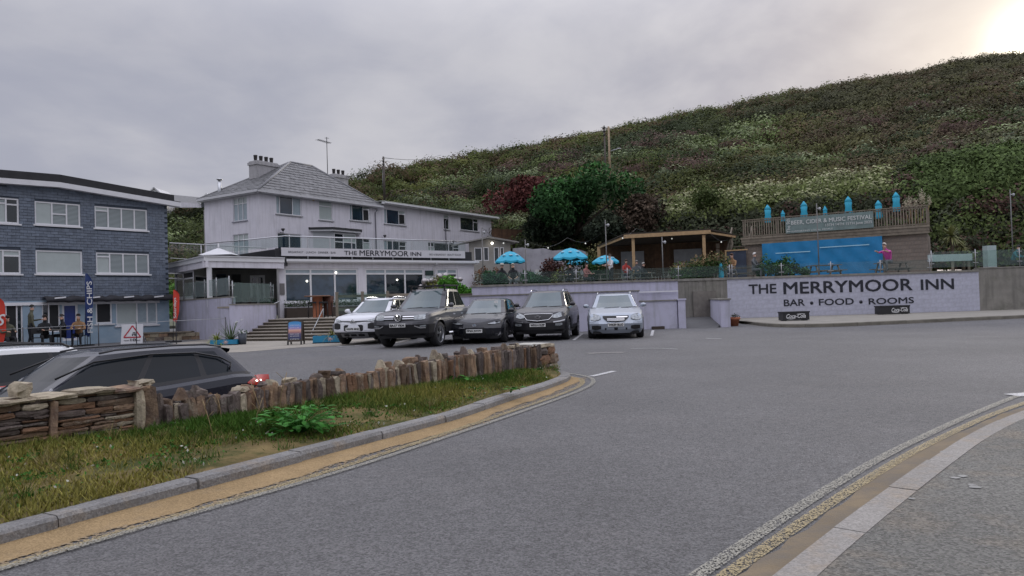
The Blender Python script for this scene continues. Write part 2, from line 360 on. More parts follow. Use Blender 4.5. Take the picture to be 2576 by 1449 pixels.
# right-hand pavement and kerb
y1 = [T(*p) for p in ((2228, 1836), (2573, 1600), (2810, 1458), (3047, 1344), (3264, 1254), (3500, 1185))]
y2 = [T(*p) for p in ((2318, 1836), (2668, 1590), (2905, 1443), (3141, 1330), (3270, 1284), (3500, 1217))]
for nm, ln, mt in (('yellow_line', y1, m_pale), ('yellow_line', y2, m_yel)):
    d_ = (ln[0] - ln[1]).normalized(); line(nm, [ln[0] + d_ * 5] + ln, .08, .009, mt)
KR = [T(x, y, .1) for x, y in ((2480, 1836), (2660, 1688), (2822, 1572), (3043, 1415), (3140, 1358), (3264, 1306), (3500, 1240), (3900, 1165))]
d_ = (KR[0] - KR[1]).normalized(); KR = [KR[0] + d_ * 5, KR[0] + d_ * 2.5] + KR; KR = [Vector((p.x, p.y, 0)) for p in KR]
KR = dens(smooth(dens(KR, .3), 4), .15)
m_kerb2 = M('pale_kerb_concrete', (.27, .255, .235), .85, var=.1, scale=3, bump=.4, rnd=.08, blot=((.36, .27, .17), 3, .5, .75, .5)); speckle(m_kerb2, 90, .8, 1.2)
kerbr = empty('kerb', (0, 0, 0), label='curving pale kerb along the near pavement', kind='structure')
kerbstones(KR, kerbr, 0, -.13, .1, mat=m_kerb2)
rows = []
for i, p in enumerate(KR):
    s_ = side(KR, i); rows.append([Vector((p.x, p.y, .03)) - s_ * .005, Vector((p.x, p.y, .014)) + s_ * .15, Vector((p.x, p.y, .0045)) + s_ * (.27 + .03 * math.sin(i * .3) + RN.uniform(-.02, .02))])
MB().grid(rows).build('sand_drift', M('dusty_gutter', (.27, .215, .145), .95, var=.15, scale=1.5, bump=.4, blot=((.17, .15, .125), 2.5, .4, .62, .9), spec=.1), kind='structure')
m_pave = M('pavement_asphalt', (.15, .148, .135), .85, var=.12, scale=.8, bump=.8, bscale=70, blot=((.25, .2, .14), 1.6, .48, .75, .6)); speckle(m_pave, 80, .55, 1.5)
rows = [[Vector((p.x, p.y, .098)) - side(KR, i) * .125, Vector((p.x + 9, p.y - 9, .098))] for i, p in enumerate(KR)]
MB().grid(rows, sm=False).build('pavement', m_pave, kind='structure')
# lichen blotches and chewing gum on the pavement
sp = MB()
for px, py, r in ((3045, 1523, .035), (3070, 1518, .03), (3108, 1552, .04), (3100, 1546, .028), (2905, 1590, .02), (3006, 1440, .02)):
    c = T(px, py, .1); k = [Vector((c.x + r * math.cos(a) * RN.uniform(.6, 1.3), c.y + r * math.sin(a) * RN.uniform(.6, 1.3), .1025)) for a in np.linspace(0, 5.6, 9)]; sp.add(k, [tuple(range(9))])
sp.build('paint_splash', M('pale_splash', (.27, .27, .26), .8), kind='structure')
# parking bay lines, car park patches
for a, b, w_ in (((1829, 1085), (1866, 1057), .1), ((2077, 1071), (2085, 1040), .1), ((1398, 1099), (1435, 1087), .1), ((1241, 1100), (1279, 1089), .1)):
    p, q = T(*a), T(*b); q = p + (q - p).normalized() * 4.2; line('bay_line', [p, q], w_, .012, m_whp)
line('bay_line', [T(1076, 1104), T(1090, 1107.5), T(1128, 1104), T(1160, 1100)], .1, .012, m_whp)
line('road_arrow', [T(3225, 1262), T(3290, 1258)], .25, .01, m_whp)
m_patch = M('pale_worn_patch', (.22, .21, .2), .85, var=.1, scale=1, bump=.5); speckle(m_patch, 75, .6, 1.4)
def patch(name, pts, z, mat): MB().add([Vector((p.x, p.y, z + gz(p.x, p.y))) for p in pts], [tuple(range(len(pts)))]).build(name, mat, kind='structure')
line('road_scar', [T(2010, 1112), T(2060, 1109), T(2120, 1110), T(2160, 1114)], .05, .011, m_whp)
line('road_scar', [T(1872, 1128), T(1920, 1122), T(1990, 1124)], .35, .007, m_patch)
line('road_scar', [T(2250, 1079), T(2300, 1081)], .07, .011, m_whp)
# forecourt apron before the steps
m_apron = M('buff_concrete_apron', (.34, .31, .26), .85, var=.12, scale=.7, bump=.4, blot=((.2, .19, .18), 1.2, .5, .7, .5)); speckle(m_apron, 60, .85, 1.15)
patch('forecourt', [G(400, 893), G(610, 886), G(760, 874), G(1010, 862), G(1100, 835), G(700, 845), G(560, 850), G(400, 868)], .006, m_apron)
# ================================================================== grass verge
WA = Vector((-4.3, 6.2, 0)); WB = Vector((.70, 12.75, 0)); wd_ = (WB - WA).normalized(); wn = Vector((-wd_.y, wd_.x, 0)); WL = (WB - WA).length
def wall_pt(s, o=0, z=0): return WA + wd_ * s + wn * o + Vector((0, 0, z))
def vz(t, p): return .095 + (.0 + .09 * math.sin(t * 1.5)) + .025 * math.sin(p.x * 3.1 + 1) * math.sin(p.y * 2.3) * math.sin(t * 3)
rows = []; VG = []
for i, p in enumerate(KL):
    if i % 2 and i != len(KL) - 1: continue
    s_ = side(KL, i); a = p + s_ * .155
    s0 = (a - WA).dot(wd_); b = wall_pt(min(s0, WL + .1), .15)
    if i > len(KL) - 14: b = wall_pt(WL, 0.1)
    r = []
    for k in range(13):
        t = k / 12; q = a.lerp(b, t); q.z = vz(t, q); r.append(q)
    rows.append(r)
m_soil = M('sandy_turf_soil', (.22, .165, .075), .95, var=.25, scale=3, bump=.8, bscale=30, blot=((.045, .06, .018), 2.2, .42, .6, .9), spec=.1)
MB().grid(rows).build('grass_verge', m_soil, kind='structure')
VR = np.array([[list(q) for q in r] for r in rows])
def verge_sample(n, tmin=0., tmax=1.):
    nr = len(VR); L_ = np.array([np.linalg.norm(VR[i, -1] - VR[i, 0]) for i in range(nr)])
    i = NP.choice(nr - 1, n, p=L_[:-1] / L_[:-1].sum()); f = NP.rand(n)[:, None]; t = (tmin + (tmax - tmin) * NP.rand(n)) * 11.999; k = t.astype(int); g = (t - k)[:, None]
    a = VR[i, k] * (1 - g) + VR[i, k + 1] * g; b = VR[i + 1, k] * (1 - g) + VR[i + 1, k + 1] * g
    return a * (1 - f) + b * f, t / 12
def vnoise(p, s, seed=0):
    """cheap smooth value noise"""
    r = np.random.RandomState(seed); k = r.normal(size=(8, p.shape[1])) * s; ph = r.rand(8) * 6.28
    return np.sin(p @ k.T + ph).mean(1)
def blades(pts, h, w, col, mat, name, lean=.5):
    n = len(pts); a = NP.rand(n) * 6.283; dx = np.stack([np.cos(a), np.sin(a), np.zeros(n)], 1); b = NP.rand(n) * 6.283
    ln = np.stack([np.cos(b), np.sin(b), np.zeros(n)], 1) * (NP.rand(n)[:, None] * lean) * h[:, None]; up = np.zeros((n, 3)); up[:, 2] = h
    w = np.asarray(w).reshape(-1, 1) * np.ones((n, 1)); v = np.empty((n, 3, 3)); v[:, 0] = pts - dx * w; v[:, 1] = pts + dx * w; v[:, 2] = pts + up + ln
    return fmesh(name, v.reshape(-1, 3), np.arange(n * 3).reshape(n, 3), mat, np.repeat(col, 3, axis=0))
n = 150000; P, t = verge_sample(n)
dn = vnoise(P, 2.0, 3) + vnoise(P, 5.5, 4) * .8 + (t - .25) * 1.0 + NP.normal(size=n) * .18
keep = dn > -.02; P = P[keep]; t = t[keep]; dn = dn[keep]; n = len(P)
mixv = np.clip(.42 + (t - .35) * .9 + vnoise(P, 1.7, 9) * 1.4 + NP.normal(size=n) * .22, 0, 1)[:, None]
col = np.array([.05, .11, .015]) * mixv + np.array([.24, .215, .055]) * (1 - mixv); col = col * NP.uniform(.6, 1.3, (n, 1))
hh = (.02 + .05 * NP.rand(n)) * (.6 + np.clip(dn, 0, 1))
tag(link('grass', blades(P, hh, .004 + .003 * NP.rand(n), col, m_leaf, 'grass', 1.2)), label='short patchy yellow green turf on the bank below the stone wall', kind='stuff')
# tufts of longer pale grass and dead stalks
n = 260; c0, t = verge_sample(n, .05, .98); P = np.repeat(c0, 26, axis=0) + NP.normal(size=(n * 26, 3)) * [.035, .035, .0]
hh = np.repeat(NP.uniform(.05, .16, n), 26) * NP.uniform(.5, 1.2, n * 26); cc = np.where(NP.rand(n, 1) < .45, np.array([[.2, .165, .07]]), np.array([[.06, .1, .02]])); col = np.repeat(cc, 26, axis=0) * NP.uniform(.7, 1.3, (n * 26, 1))
tag(link('grass', blades(P, hh, .0035, col, m_leaf, 'grass_tufts', 1.3)), label='longer pale tufts and dead stalks standing in the turf', kind='stuff')
P0, t0 = verge_sample(160, .1, 1); P = np.repeat(P0, 28, axis=0) + NP.normal(size=(4480, 3)) * [.06, .06, .012]; P2, t2 = verge_sample(1200); P = np.concatenate([P, P2]); P[:, 2] += .025; n = len(P)
tag(link('clover', leaves(P, NP.uniform(.008, .022, n), np.where(NP.rand(n, 1) < .06, [[.5, .5, .42]], [[.045, .13, .02]]) * NP.uniform(.7, 1.2, (n, 1)), m_leaf, 'clover')), label='clover leaves and daisies dotted in the turf', kind='stuff')
def dock(c, r, nl, lab, colr=(.03, .12, .02), h=.3):
    o = empty('weed', c, label=lab, cat='plant'); 
    mlf = M('dock_leaf', (.05, .21, .025), .65, var=.2, scale=9, rnd=.25, spec=.15)
    for i in range(nl):
        a = RN.uniform(0, 6.28); R_ = r * math.sqrt(RN.random()); L_ = RN.uniform(.09, .17) * (r / .45 if r > .3 else .8); z0 = RN.uniform(.02, h) * (1 - .4 * R_ / r)
        b = Vector((R_ * math.cos(a), R_ * math.sin(a), z0)); d = Vector((math.cos(a + RN.uniform(-1, 1)), math.sin(a + RN.uniform(-1, 1)), RN.uniform(-.1, .6))).normalized(); s_ = d.cross(Vector((0, 0, 1))).normalized(); rows = []
        for k, w_ in ((0, .12), (.25, .8), (.5, 1), (.75, .75), (1, .08)):
            q = b + d * L_ * k - Vector((0, 0, .35 * L_ * k * k)); ww = L_ * .3 * w_; rows.append([q - s_ * ww, q - Vector((0, 0, .12 * ww)) , q + s_ * ww])
        mb = MB().grid(rows); mb.tube([(0, 0, -.02), b * .5 + Vector((0, 0, .03)), b], .003, 3)
        mb.build('leaf', mlf, o)
def on_verge(px, py):
    z = .15
    return G(px, py, z)
dock(on_verge(755, 1085), .34, 150, 'broad bright green dock plant sprawling over the bank below the wall')
dock(on_verge(1150, 965), .2, 24, 'small leafy weed close under the far part of the stone wall', h=.15)
dock(on_verge(1195, 940), .14, 14, 'tiny leafy weed against the foot of the wall near its far end', h=.14)
dock(on_verge(1285, 985), .1, 12, 'low weed at the kerb top towards the far end of the bank', h=.08)
for px, py, hh_, lx in ((537, 1102, .35, -.1), (660, 1060, .42, -.12), (700, 1040, .45, .1), (640, 1080, .3, .08), (560, 1070, .3, -.05)):
    b = on_verge(px, py); st = MB().tube([b, b + Vector((lx * .4, 0, hh_ * .5)), b + Vector((lx, .02, hh_))], .004, 4)
    for q in range(4): z_ = hh_ * (.5 + .12 * q); st.tube([b + Vector((lx * .6, 0, z_)), b + Vector((lx * .6 + RN.uniform(-.08, .08), 0, z_ + .07))], .003, 3)
    st.build('dead_stalk', M('dead_stalk', (.28, .2, .1), .8), label='dry bare stalk %s' % {537: 'standing alone near the wall post', 660: 'leaning left beside the dock plant', 700: 'tallest, rising behind the dock plant', 640: 'short, left of the dock plant', 560: 'thin one close below the wall'}[px], cat='dead stalk')
# ================================================================== dry stone wall
m_stone = M('weathered_slate_stone', (.27, .18, .11), .9, var=.25, scale=6, bump=1., bscale=28, rnd=.45, blot=((.34, .31, .24), 5, .55, .7, .75), col2=(.10, .065, .05))
m_stone2 = M('dark_slate_stone', (.16, .13, .11), .9, var=.25, scale=6, bump=1., bscale=30, rnd=.45, blot=((.30, .28, .23), 7, .56, .72, .6), col2=(.07, .05, .045))
m_stoneo = M('iron_stained_stone', (.23, .13, .075), .9, var=.25, scale=7, bump=1., bscale=30, rnd=.3, blot=((.14, .08, .05), 5, .5, .7, .7))
m_stonel = M('lichen_capped_stone', (.42, .36, .26), .9, var=.2, scale=8, bump=1., bscale=30, rnd=.25, blot=((.16, .12, .09), 6, .5, .65, .8))
MS = [m_stone, m_stone2, m_stoneo, m_stonel]
wall = empty('stone_wall', WA, math.atan2(wd_.y, wd_.x), label='low rustic dry stone wall of upright and stacked slates along the grass bank', cat='stone wall')
def rock(x0, x1, y0, y1, z0, z1, j=.012, mat=None, name='stone'):
    """roughly box-shaped stone with chipped irregular faces, local wall coordinates"""
    mb = MB(); nx = 2 if x1 - x0 > .12 else 1; nz_ = 3 if z1 - z0 > .15 else 1; V_ = []; w0, d0, h0 = x1 - x0, y1 - y0, z1 - z0; tilt = RN.uniform(-.05, .05) * h0
    us = [i / (nx + 1) for i in range(nx + 2)]; ws = [i / (nz_ + 1) for i in range(nz_ + 2)]
    def P_(u, v, w_):
        e_ = .93 + .07 * (1 - (2 * abs(w_ - .5)) ** 4); f_ = .9 + .1 * (1 - (2 * abs(u - .5)) ** 4)
        return (x0 + w0 * (.5 + (u - .5) * e_) + tilt * (w_ - .5) * 2, y0 + d0 * (.5 + (v - .5) * f_ * e_), z0 + h0 * (.5 + (w_ - .5) * f_))
    rings = []
    for w_ in ws:
        r = [(u, 0, w_) for u in us] + [(u, 1, w_) for u in us[::-1]]
        rings.append([tuple(c + RN.uniform(-j, j) for c in P_(*q)) for q in r])
    k = len(rings[0])
    for r in rings: V_ += r
    fs = [(i * k + a, i * k + (a + 1) % k, (i + 1) * k + (a + 1) % k, (i + 1) * k + a) for i in range(len(rings) - 1) for a in range(k)]
    fs += [tuple(range(k))[::-1], tuple((len(rings) - 1) * k + a for a in range(k))]
    mb.add(V_, fs); return mb.build(name, mat or RN.choice(MS[:2] + [m_stone, m_stone2, m_stoneo, m_stonel] ), wall)
def topz(s):      # wall top height along its length (fitted)
    return np.interp(s, [-2.5, 0, .6, 1.1, 1.3, 1.36, 2.04, 2.7, 3.9, 5.3, 7.2, 8.2], [.62, .62, .635, .605, .59, .44, .435, .46, .49, .535, .575, .575])
def wgz(s): return .10 + .03 * math.sin(s)
# core of earth and rubble
mb = MB(); mb.box(-2.6, WL - .15, .06, .3, -.75, .38); mb.build('wall_core', M('dark_earth', (.05, .038, .028), .95, bump=.8), wall)
s = -2.6
cs = {}
# left part: coursed thin slates
def coursed(sa, sb):
    z = -.02
    while z < topz((sa + sb) / 2) - .05:
        h = RN.uniform(.02, .058); x = sa + RN.uniform(-.03, .03)
        while x < sb - .03:
            L_ = min(RN.uniform(.14, .45), sb - x); 
            if sb - x - L_ < .07: L_ = sb - x
            rock(x, x + L_ - .006, RN.uniform(-.03, .02), .16, z, z + h - .004, .006, RN.choice([m_stone2, m_stone2, m_stone, m_stone, m_stonel, m_stoneo]) if RN.random() < .9 else m_stoneo)
            x += L_
        z += h
coursed(-1.4, .36); coursed(.43, 1.1)
for x in np.arange(-1.4, 1.0, .33):
    rock(x, x + .34, -.05, .32, topz(x) - .055, topz(x) - .01 + RN.uniform(-.01, .01), .01, m_stonel if RN.random() < .5 else m_stone)
rock(.365, .425, -.04, .2, .0, .57, .01, m_stone)
rock(1.1, 1.17, -.06, .3, 0, .61, .012, m_stonel); rock(1.18, 1.31, -.05, .3, -.02, .60, .015, m_stone)
rock(.12, .22, -.02, .2, .61, .74, .015, m_stonel); rock(1.14, 1.3, 0, .25, .60, .645, .015, m_stonel)
# right part: upright stones
x = 1.33
while x < WL - .5:
    w_ = RN.uniform(.032, .085); tz = topz(x) + RN.uniform(-.05, .02)
    if 2.0 < x < 4.2 and RN.random() < .1: w_ *= 1.5
    rock(x, x + w_ + .004, RN.uniform(-.05, .03), RN.uniform(.12, .2), .02 if x < 3 else .06, tz, .011)
    x += w_
rock(1.33, 2.5, -.02, .1, .06, .12, .01, m_stone2); rock(2.5, 3.4, -.03, .1, .08, .13, .01, m_stone2)
# rear face and cap stones
x = 1.35
while x < WL - .3:
    w_ = RN.uniform(.12, .3); rock(x, x + w_, .14, .34, -.3, topz(x) - RN.uniform(.03, .07), .015); x += w_
x = 1.5
while x < WL - .55:
    g = RN.random(); w_ = RN.uniform(.05, .15)
    if g < .5: rock(x, x + w_, .05 + RN.uniform(-.04, .05), .2 + RN.uniform(-.05, .08), topz(x) - .04, topz(x) + RN.uniform(.02, .06), .014, RN.choice([m_stone2, m_stone, m_stonel]))
    x += w_ + RN.uniform(0, .1)
for x, h_, w_ in ((1.55, .10, .12), (1.72, .11, .12), (2.3, .05, .14), (2.6, .06, .15), (3.62, .07, .1), (4.28, .1, .12), (4.6, .06, .14), (5.0, .09, .1), (5.3, .13, .14), (5.42, .07, .1), (5.95, .12, .12), (6.1, .06, .1), (6.9, .08, .12), (7.25, .06, .1)):
    zt = topz(x); m = MB(); a = RN.uniform(-.03, .03)     # pointed stones standing on the wall
    m.add([(x, .06, zt - .03), (x + w_, .05, zt - .03), (x + w_, .16, zt - .03), (x, .17, zt - .03), (x + w_ * .25 + a, .08, zt + h_), (x + w_ * .6 + a, .09, zt + h_ * .9), (x + w_ * .55 + a, .14, zt + h_ * .85), (x + w_ * .3 + a, .14, zt + h_ * .95), (x + w_ * 1.02, .1, zt + h_ * .4)],
          [(0, 1, 8, 5, 4), (1, 2, 8), (2, 3, 7, 6), (3, 0, 4, 7), (4, 5, 6, 7), (8, 6, 5), (8, 2, 6)]); m.build('stone', RN.choice([m_stonel, m_stone, m_stone2]), wall)
# end pier with large blocks and white cap
for z0, z1, a, b in ((-.05, .12, WL - .5, WL + .05), (.12, .24, WL - .48, WL + .03), (.24, .40, WL - .5, WL + .06), (.40, .52, WL - .5, WL + .02)):
    k = a
    while k < b - .05:
        e_ = min(b, k + RN.uniform(.2, .35)); rock(k, e_ - .008, -.06, .36, z0, z1 - .008, .014, RN.choice([m_stone, m_stoneo, m_stonel, m_stone2])); k = e_
rock(WL - .5, WL - .02, -.04, .36, .515, .57, .015, m_stonel); rock(WL - .62, WL - .1, 0, .34, .56, .592, .01, M('whitewashed_stone', (.6, .58, .52), .8, var=.1, rnd=.1))
# ================================================================== hillside and scrub
#  photograph bearing, foot distance & height, ridge distance & skyline row
HB = [(-1600, 60, 1.5, 140, 640), (-600, 62, 1.5, 130, 590), (300, 70, 1, 110, 545), (430, 74, 1, 108, 520), (540, 76, 1.5, 108, 505), (700, 80, 2, 112, 480), (870, 80, 2.2, 120, 447), (965, 80, 2.4, 130, 403), (1100, 80, 2.5, 140, 394), (1200, 78, 2.6, 146, 376), (1300, 60, 3, 150, 361),
      (1400, 57, 3, 156, 342), (1500, 55, 3, 160, 325), (1690, 52, 3, 165, 295), (1810, 50, 3, 165, 280), (2000, 49, 2.8, 170, 240), (2150, 47, 2.6, 175, 215), (2300, 45, 2.5, 180, 192), (2420, 43.5, 2.4, 185, 158), (2576, 42.5, 2.2, 190, 143), (2800, 42, 2, 195, 110), (3200, 41, 2, 200, 80), (3900, 40, 2, 200, 60), (5200, 38, 1, 200, 60)]
HBa = np.array(HB, float); px_ = HBa[:, 0]
tt = np.array([0, .012, .03, .05, .075, .1, .15, .2, .3, .4, .5, .6, .7, .8, .9, .96, 1.0, 1.05, 1.2])
ff_hi = np.interp(tt, [0, .03, .05, .1, .2, .5, .8, .96, 1, 1.05, 1.2], [0, .10, .135, .155, .235, .53, .82, .965, 1, 1.0, .9])
pxs = np.concatenate([np.arange(-1600, 300, 150), np.arange(300, 2800, 35), np.arange(2800, 5300, 150)])
hill = []
for p in pxs:
    Yf, zf, Yr, yr = [np.interp(p, px_, HBa[:, k]) for k in (1, 2, 3, 4)]
    a = at(p, 700, Yf); a.z = zf; b = at(p, yr + 5 + 20 * sst((1900 - p) / 500), Yr); r = []
    for t, f in zip(tt, ff_hi):
        q = a.lerp(b, t); q.z = zf + (b.z - zf) * f; r.append(q)
    hill.append(r)
HG = np.array([[list(q) for q in r] for r in hill])
m_hill = M('scrub_soil', (.048, .046, .027), .95, var=.3, scale=.3, bump=1.)
MB().grid(hill).build('hillside', m_hill, kind='structure')
MB().grid([[(x, y, z) for x, z in ((-90, -.3), (90, -.3))] for y in (61, 90)], sm=False).build('ground', m_grd, kind='structure')
def hill_pt(p, t):
    i = np.clip(np.searchsorted(pxs, p) - 1, 0, len(pxs) - 2); f = (p - pxs[i]) / (pxs[i + 1] - pxs[i]); k = np.clip(np.searchsorted(tt, t) - 1, 0, len(tt) - 2); g = (t - tt[k]) / (tt[k + 1] - tt[k])
    f = np.asarray(f)[..., None]; g = np.asarray(g)[..., None]
    return (HG[i, k] * (1 - g) + HG[i, k + 1] * g) * (1 - f) + (HG[i + 1, k] * (1 - g) + HG[i + 1, k + 1] * g) * f
cam0 = np.array([0, 0, H0])
def mounds(n, pr, tr, radii, nl, lsz, colfn, name, label, sq=.75, tri=False, seed=1, sig=.22):
    r = np.random.RandomState(seed); P_ = r.uniform(pr[0], pr[1], n * 3)
    u = r.rand(n * 3); t = tr[0] + (tr[1] - tr[0]) * u
    c = hill_pt(P_, t); w_ = np.linalg.norm(c - cam0, axis=1) ** 1.1 if tr[1] > .3 else np.ones(len(c)); keep = r.rand(n * 3) < w_ / w_.max(); c = c[keep][:n]; P_ = P_[keep][:n]; t = t[keep][:n]; n = len(c)
    R_ = r.uniform(*radii, n); base, tip = colfn(c, P_, t, r)
    d = r.normal(size=(n, nl, 3)); d /= np.linalg.norm(d, axis=2)[..., None]; d[..., 2] = np.abs(d[..., 2]) * 1.05 - .2
    rr = np.clip(1 + r.normal(size=(n, nl, 1)) * sig * .5 - r.rand(n, nl, 1) ** 3 * .4, .3, 1.4)
    lob = 1 + .22 * np.sin(d[..., 0:1] * 5 + c[:, None, 0:1]) * np.cos(d[..., 1:2] * 6 + c[:, None, 1:2])
    pts = c[:, None] + d * rr * lob * R_[:, None, None] * np.array([1.15, 1.15, sq])
    topf = np.clip((d[..., 2:3] - .45) * 2.2, 0, 1) * (r.rand(n, nl, 1) < .75)  # upward leaves take the tip colour
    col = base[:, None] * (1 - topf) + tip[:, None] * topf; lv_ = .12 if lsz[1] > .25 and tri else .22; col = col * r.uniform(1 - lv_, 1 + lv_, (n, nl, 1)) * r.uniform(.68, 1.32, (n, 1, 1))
    dist = np.linalg.norm(c - cam0, axis=1); sz = (lsz[0] + (lsz[1] - lsz[0]) * np.clip((dist - 50) / 120, 0, 1))[:, None] * r.uniform(.6, 1.3, (n, nl))
    return tag(link(name, leaves(pts.reshape(-1, 3), sz.reshape(-1), col.reshape(-1, 3), m_leaf, name, nrm=d.reshape(-1, 3), flat=.78 if tri else .68, tri=tri)), label=label, kind='stuff')
PAL = np.array([1.32, 1.22, 1.0]) * np.array([[.045, .062, .022], [.06, .078, .026], [.034, .048, .022], [.075, .088, .03], [.065, .05, .034], [.085, .062, .042], [.028, .040, .022], [.10, .095, .05]])
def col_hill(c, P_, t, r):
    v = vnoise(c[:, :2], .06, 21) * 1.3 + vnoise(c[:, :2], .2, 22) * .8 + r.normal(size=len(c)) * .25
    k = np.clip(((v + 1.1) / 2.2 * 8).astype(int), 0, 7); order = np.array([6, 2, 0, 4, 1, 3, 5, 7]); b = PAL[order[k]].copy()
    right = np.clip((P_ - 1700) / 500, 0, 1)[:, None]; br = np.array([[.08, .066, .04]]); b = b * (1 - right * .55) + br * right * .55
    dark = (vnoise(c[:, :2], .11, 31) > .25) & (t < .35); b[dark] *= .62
    tip = b * 1.55  # lighter mound tops: highlight put into the leaf colour
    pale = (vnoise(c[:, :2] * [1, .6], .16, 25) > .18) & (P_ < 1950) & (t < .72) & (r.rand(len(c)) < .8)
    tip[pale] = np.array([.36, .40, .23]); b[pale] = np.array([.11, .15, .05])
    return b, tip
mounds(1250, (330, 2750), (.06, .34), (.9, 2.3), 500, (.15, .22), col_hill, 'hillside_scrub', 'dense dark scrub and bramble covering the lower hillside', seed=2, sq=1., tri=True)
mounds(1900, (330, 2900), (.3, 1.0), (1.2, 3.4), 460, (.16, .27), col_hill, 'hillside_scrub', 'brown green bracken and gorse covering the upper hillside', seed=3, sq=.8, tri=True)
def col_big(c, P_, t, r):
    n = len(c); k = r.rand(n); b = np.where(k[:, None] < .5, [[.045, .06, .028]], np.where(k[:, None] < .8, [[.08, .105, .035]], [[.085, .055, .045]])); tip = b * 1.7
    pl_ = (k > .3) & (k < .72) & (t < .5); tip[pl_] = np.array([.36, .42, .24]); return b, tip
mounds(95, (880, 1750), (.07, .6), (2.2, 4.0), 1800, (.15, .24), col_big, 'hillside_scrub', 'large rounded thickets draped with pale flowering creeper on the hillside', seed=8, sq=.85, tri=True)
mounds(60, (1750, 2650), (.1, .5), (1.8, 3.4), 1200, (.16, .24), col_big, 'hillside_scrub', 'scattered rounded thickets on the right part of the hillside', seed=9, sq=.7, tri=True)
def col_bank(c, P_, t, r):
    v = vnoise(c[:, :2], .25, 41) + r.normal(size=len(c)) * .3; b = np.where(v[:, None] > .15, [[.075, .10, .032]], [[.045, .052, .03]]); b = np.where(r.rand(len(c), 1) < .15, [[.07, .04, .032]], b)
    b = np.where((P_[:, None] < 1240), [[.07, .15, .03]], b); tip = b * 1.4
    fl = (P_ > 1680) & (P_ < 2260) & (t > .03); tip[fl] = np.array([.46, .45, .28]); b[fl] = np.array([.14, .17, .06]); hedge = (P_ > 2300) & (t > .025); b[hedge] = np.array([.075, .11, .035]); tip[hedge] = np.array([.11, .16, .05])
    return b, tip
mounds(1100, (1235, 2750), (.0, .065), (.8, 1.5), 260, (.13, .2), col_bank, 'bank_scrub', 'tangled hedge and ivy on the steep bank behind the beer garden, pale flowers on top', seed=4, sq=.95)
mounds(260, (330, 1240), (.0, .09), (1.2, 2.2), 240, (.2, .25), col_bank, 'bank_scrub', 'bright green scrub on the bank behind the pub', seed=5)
def shrub(name, c, R_, n, base, tip, size, label, cat, sq=.85, trunk=0., group=None, seed=1, sig=.35, stems=3):
    """a shrub or tree: leaf quads spread through several overlapping lobes, woody stems below"""
    r = np.random.RandomState(seed); c = Vector(c); o = empty(name, c, label=label, cat=cat, group=group)
    k = max(4, int(6 + R_ * 2)); lc = r.normal(size=(k, 3)) * [R_ * .42, R_ * .42, R_ * .28 * sq]; lc[:, 2] += trunk + R_ * sq * .6; lr = r.uniform(.4, .68, k) * R_
    i = r.randint(0, k, n); d = r.normal(size=(n, 3)); d /= np.linalg.norm(d, axis=1)[:, None]; rr = np.clip(1 - np.abs(r.normal(size=n)) * sig, .1, 1.1)
    p = lc[i] + d * (rr * lr[i])[:, None] * [1, 1, sq]; p[:, 2] = np.maximum(p[:, 2], .02 + trunk * .5)
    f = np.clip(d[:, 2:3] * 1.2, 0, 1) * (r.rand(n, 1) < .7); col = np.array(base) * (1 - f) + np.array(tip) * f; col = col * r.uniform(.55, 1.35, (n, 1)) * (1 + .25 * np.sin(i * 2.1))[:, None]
    tag(link('crown' if trunk else 'foliage', leaves(p, r.uniform(.6, 1.3, n) * size, col, m_leaf, name, nrm=d, flat=.4), o), kind='stuff')
    st = MB()
    for q in range(stems):
        a = q * 6.28 / stems; e_ = Vector(lc[q % k]); st.tube([(.1 * math.cos(a) * min(1, R_), .1 * math.sin(a) * min(1, R_), 0), e_ * .5 + Vector((0, 0, .1)), e_], [.05 * R_ + .02, .035 * R_ + .012, .01], 5)
    st.build('trunk' if trunk else 'stem', M('bark', (.09, .07, .05), .9, bump=.5), o); return o
def on_hill(p, t): return Vector(hill_pt(np.array([p]), np.array([t]))[0])
q = at(1330, 600, 58); q.z = 3.2
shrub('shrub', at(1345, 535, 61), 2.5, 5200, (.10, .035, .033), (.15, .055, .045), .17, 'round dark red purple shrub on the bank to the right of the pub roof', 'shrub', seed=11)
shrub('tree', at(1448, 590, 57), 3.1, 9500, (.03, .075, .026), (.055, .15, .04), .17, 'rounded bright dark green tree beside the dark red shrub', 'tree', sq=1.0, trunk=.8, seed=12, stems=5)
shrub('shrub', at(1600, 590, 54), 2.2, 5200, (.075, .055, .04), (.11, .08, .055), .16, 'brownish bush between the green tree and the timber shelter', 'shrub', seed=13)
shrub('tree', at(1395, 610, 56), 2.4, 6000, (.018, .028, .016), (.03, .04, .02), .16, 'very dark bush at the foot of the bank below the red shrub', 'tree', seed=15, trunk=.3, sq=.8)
shrub('tree', at(1530, 616, 53.5), 1.9, 5500, (.022, .03, .02), (.04, .05, .03), .15, 'almost black bush at the foot of the bank left of the timber shelter', 'tree', seed=16, trunk=.3, sq=.8)
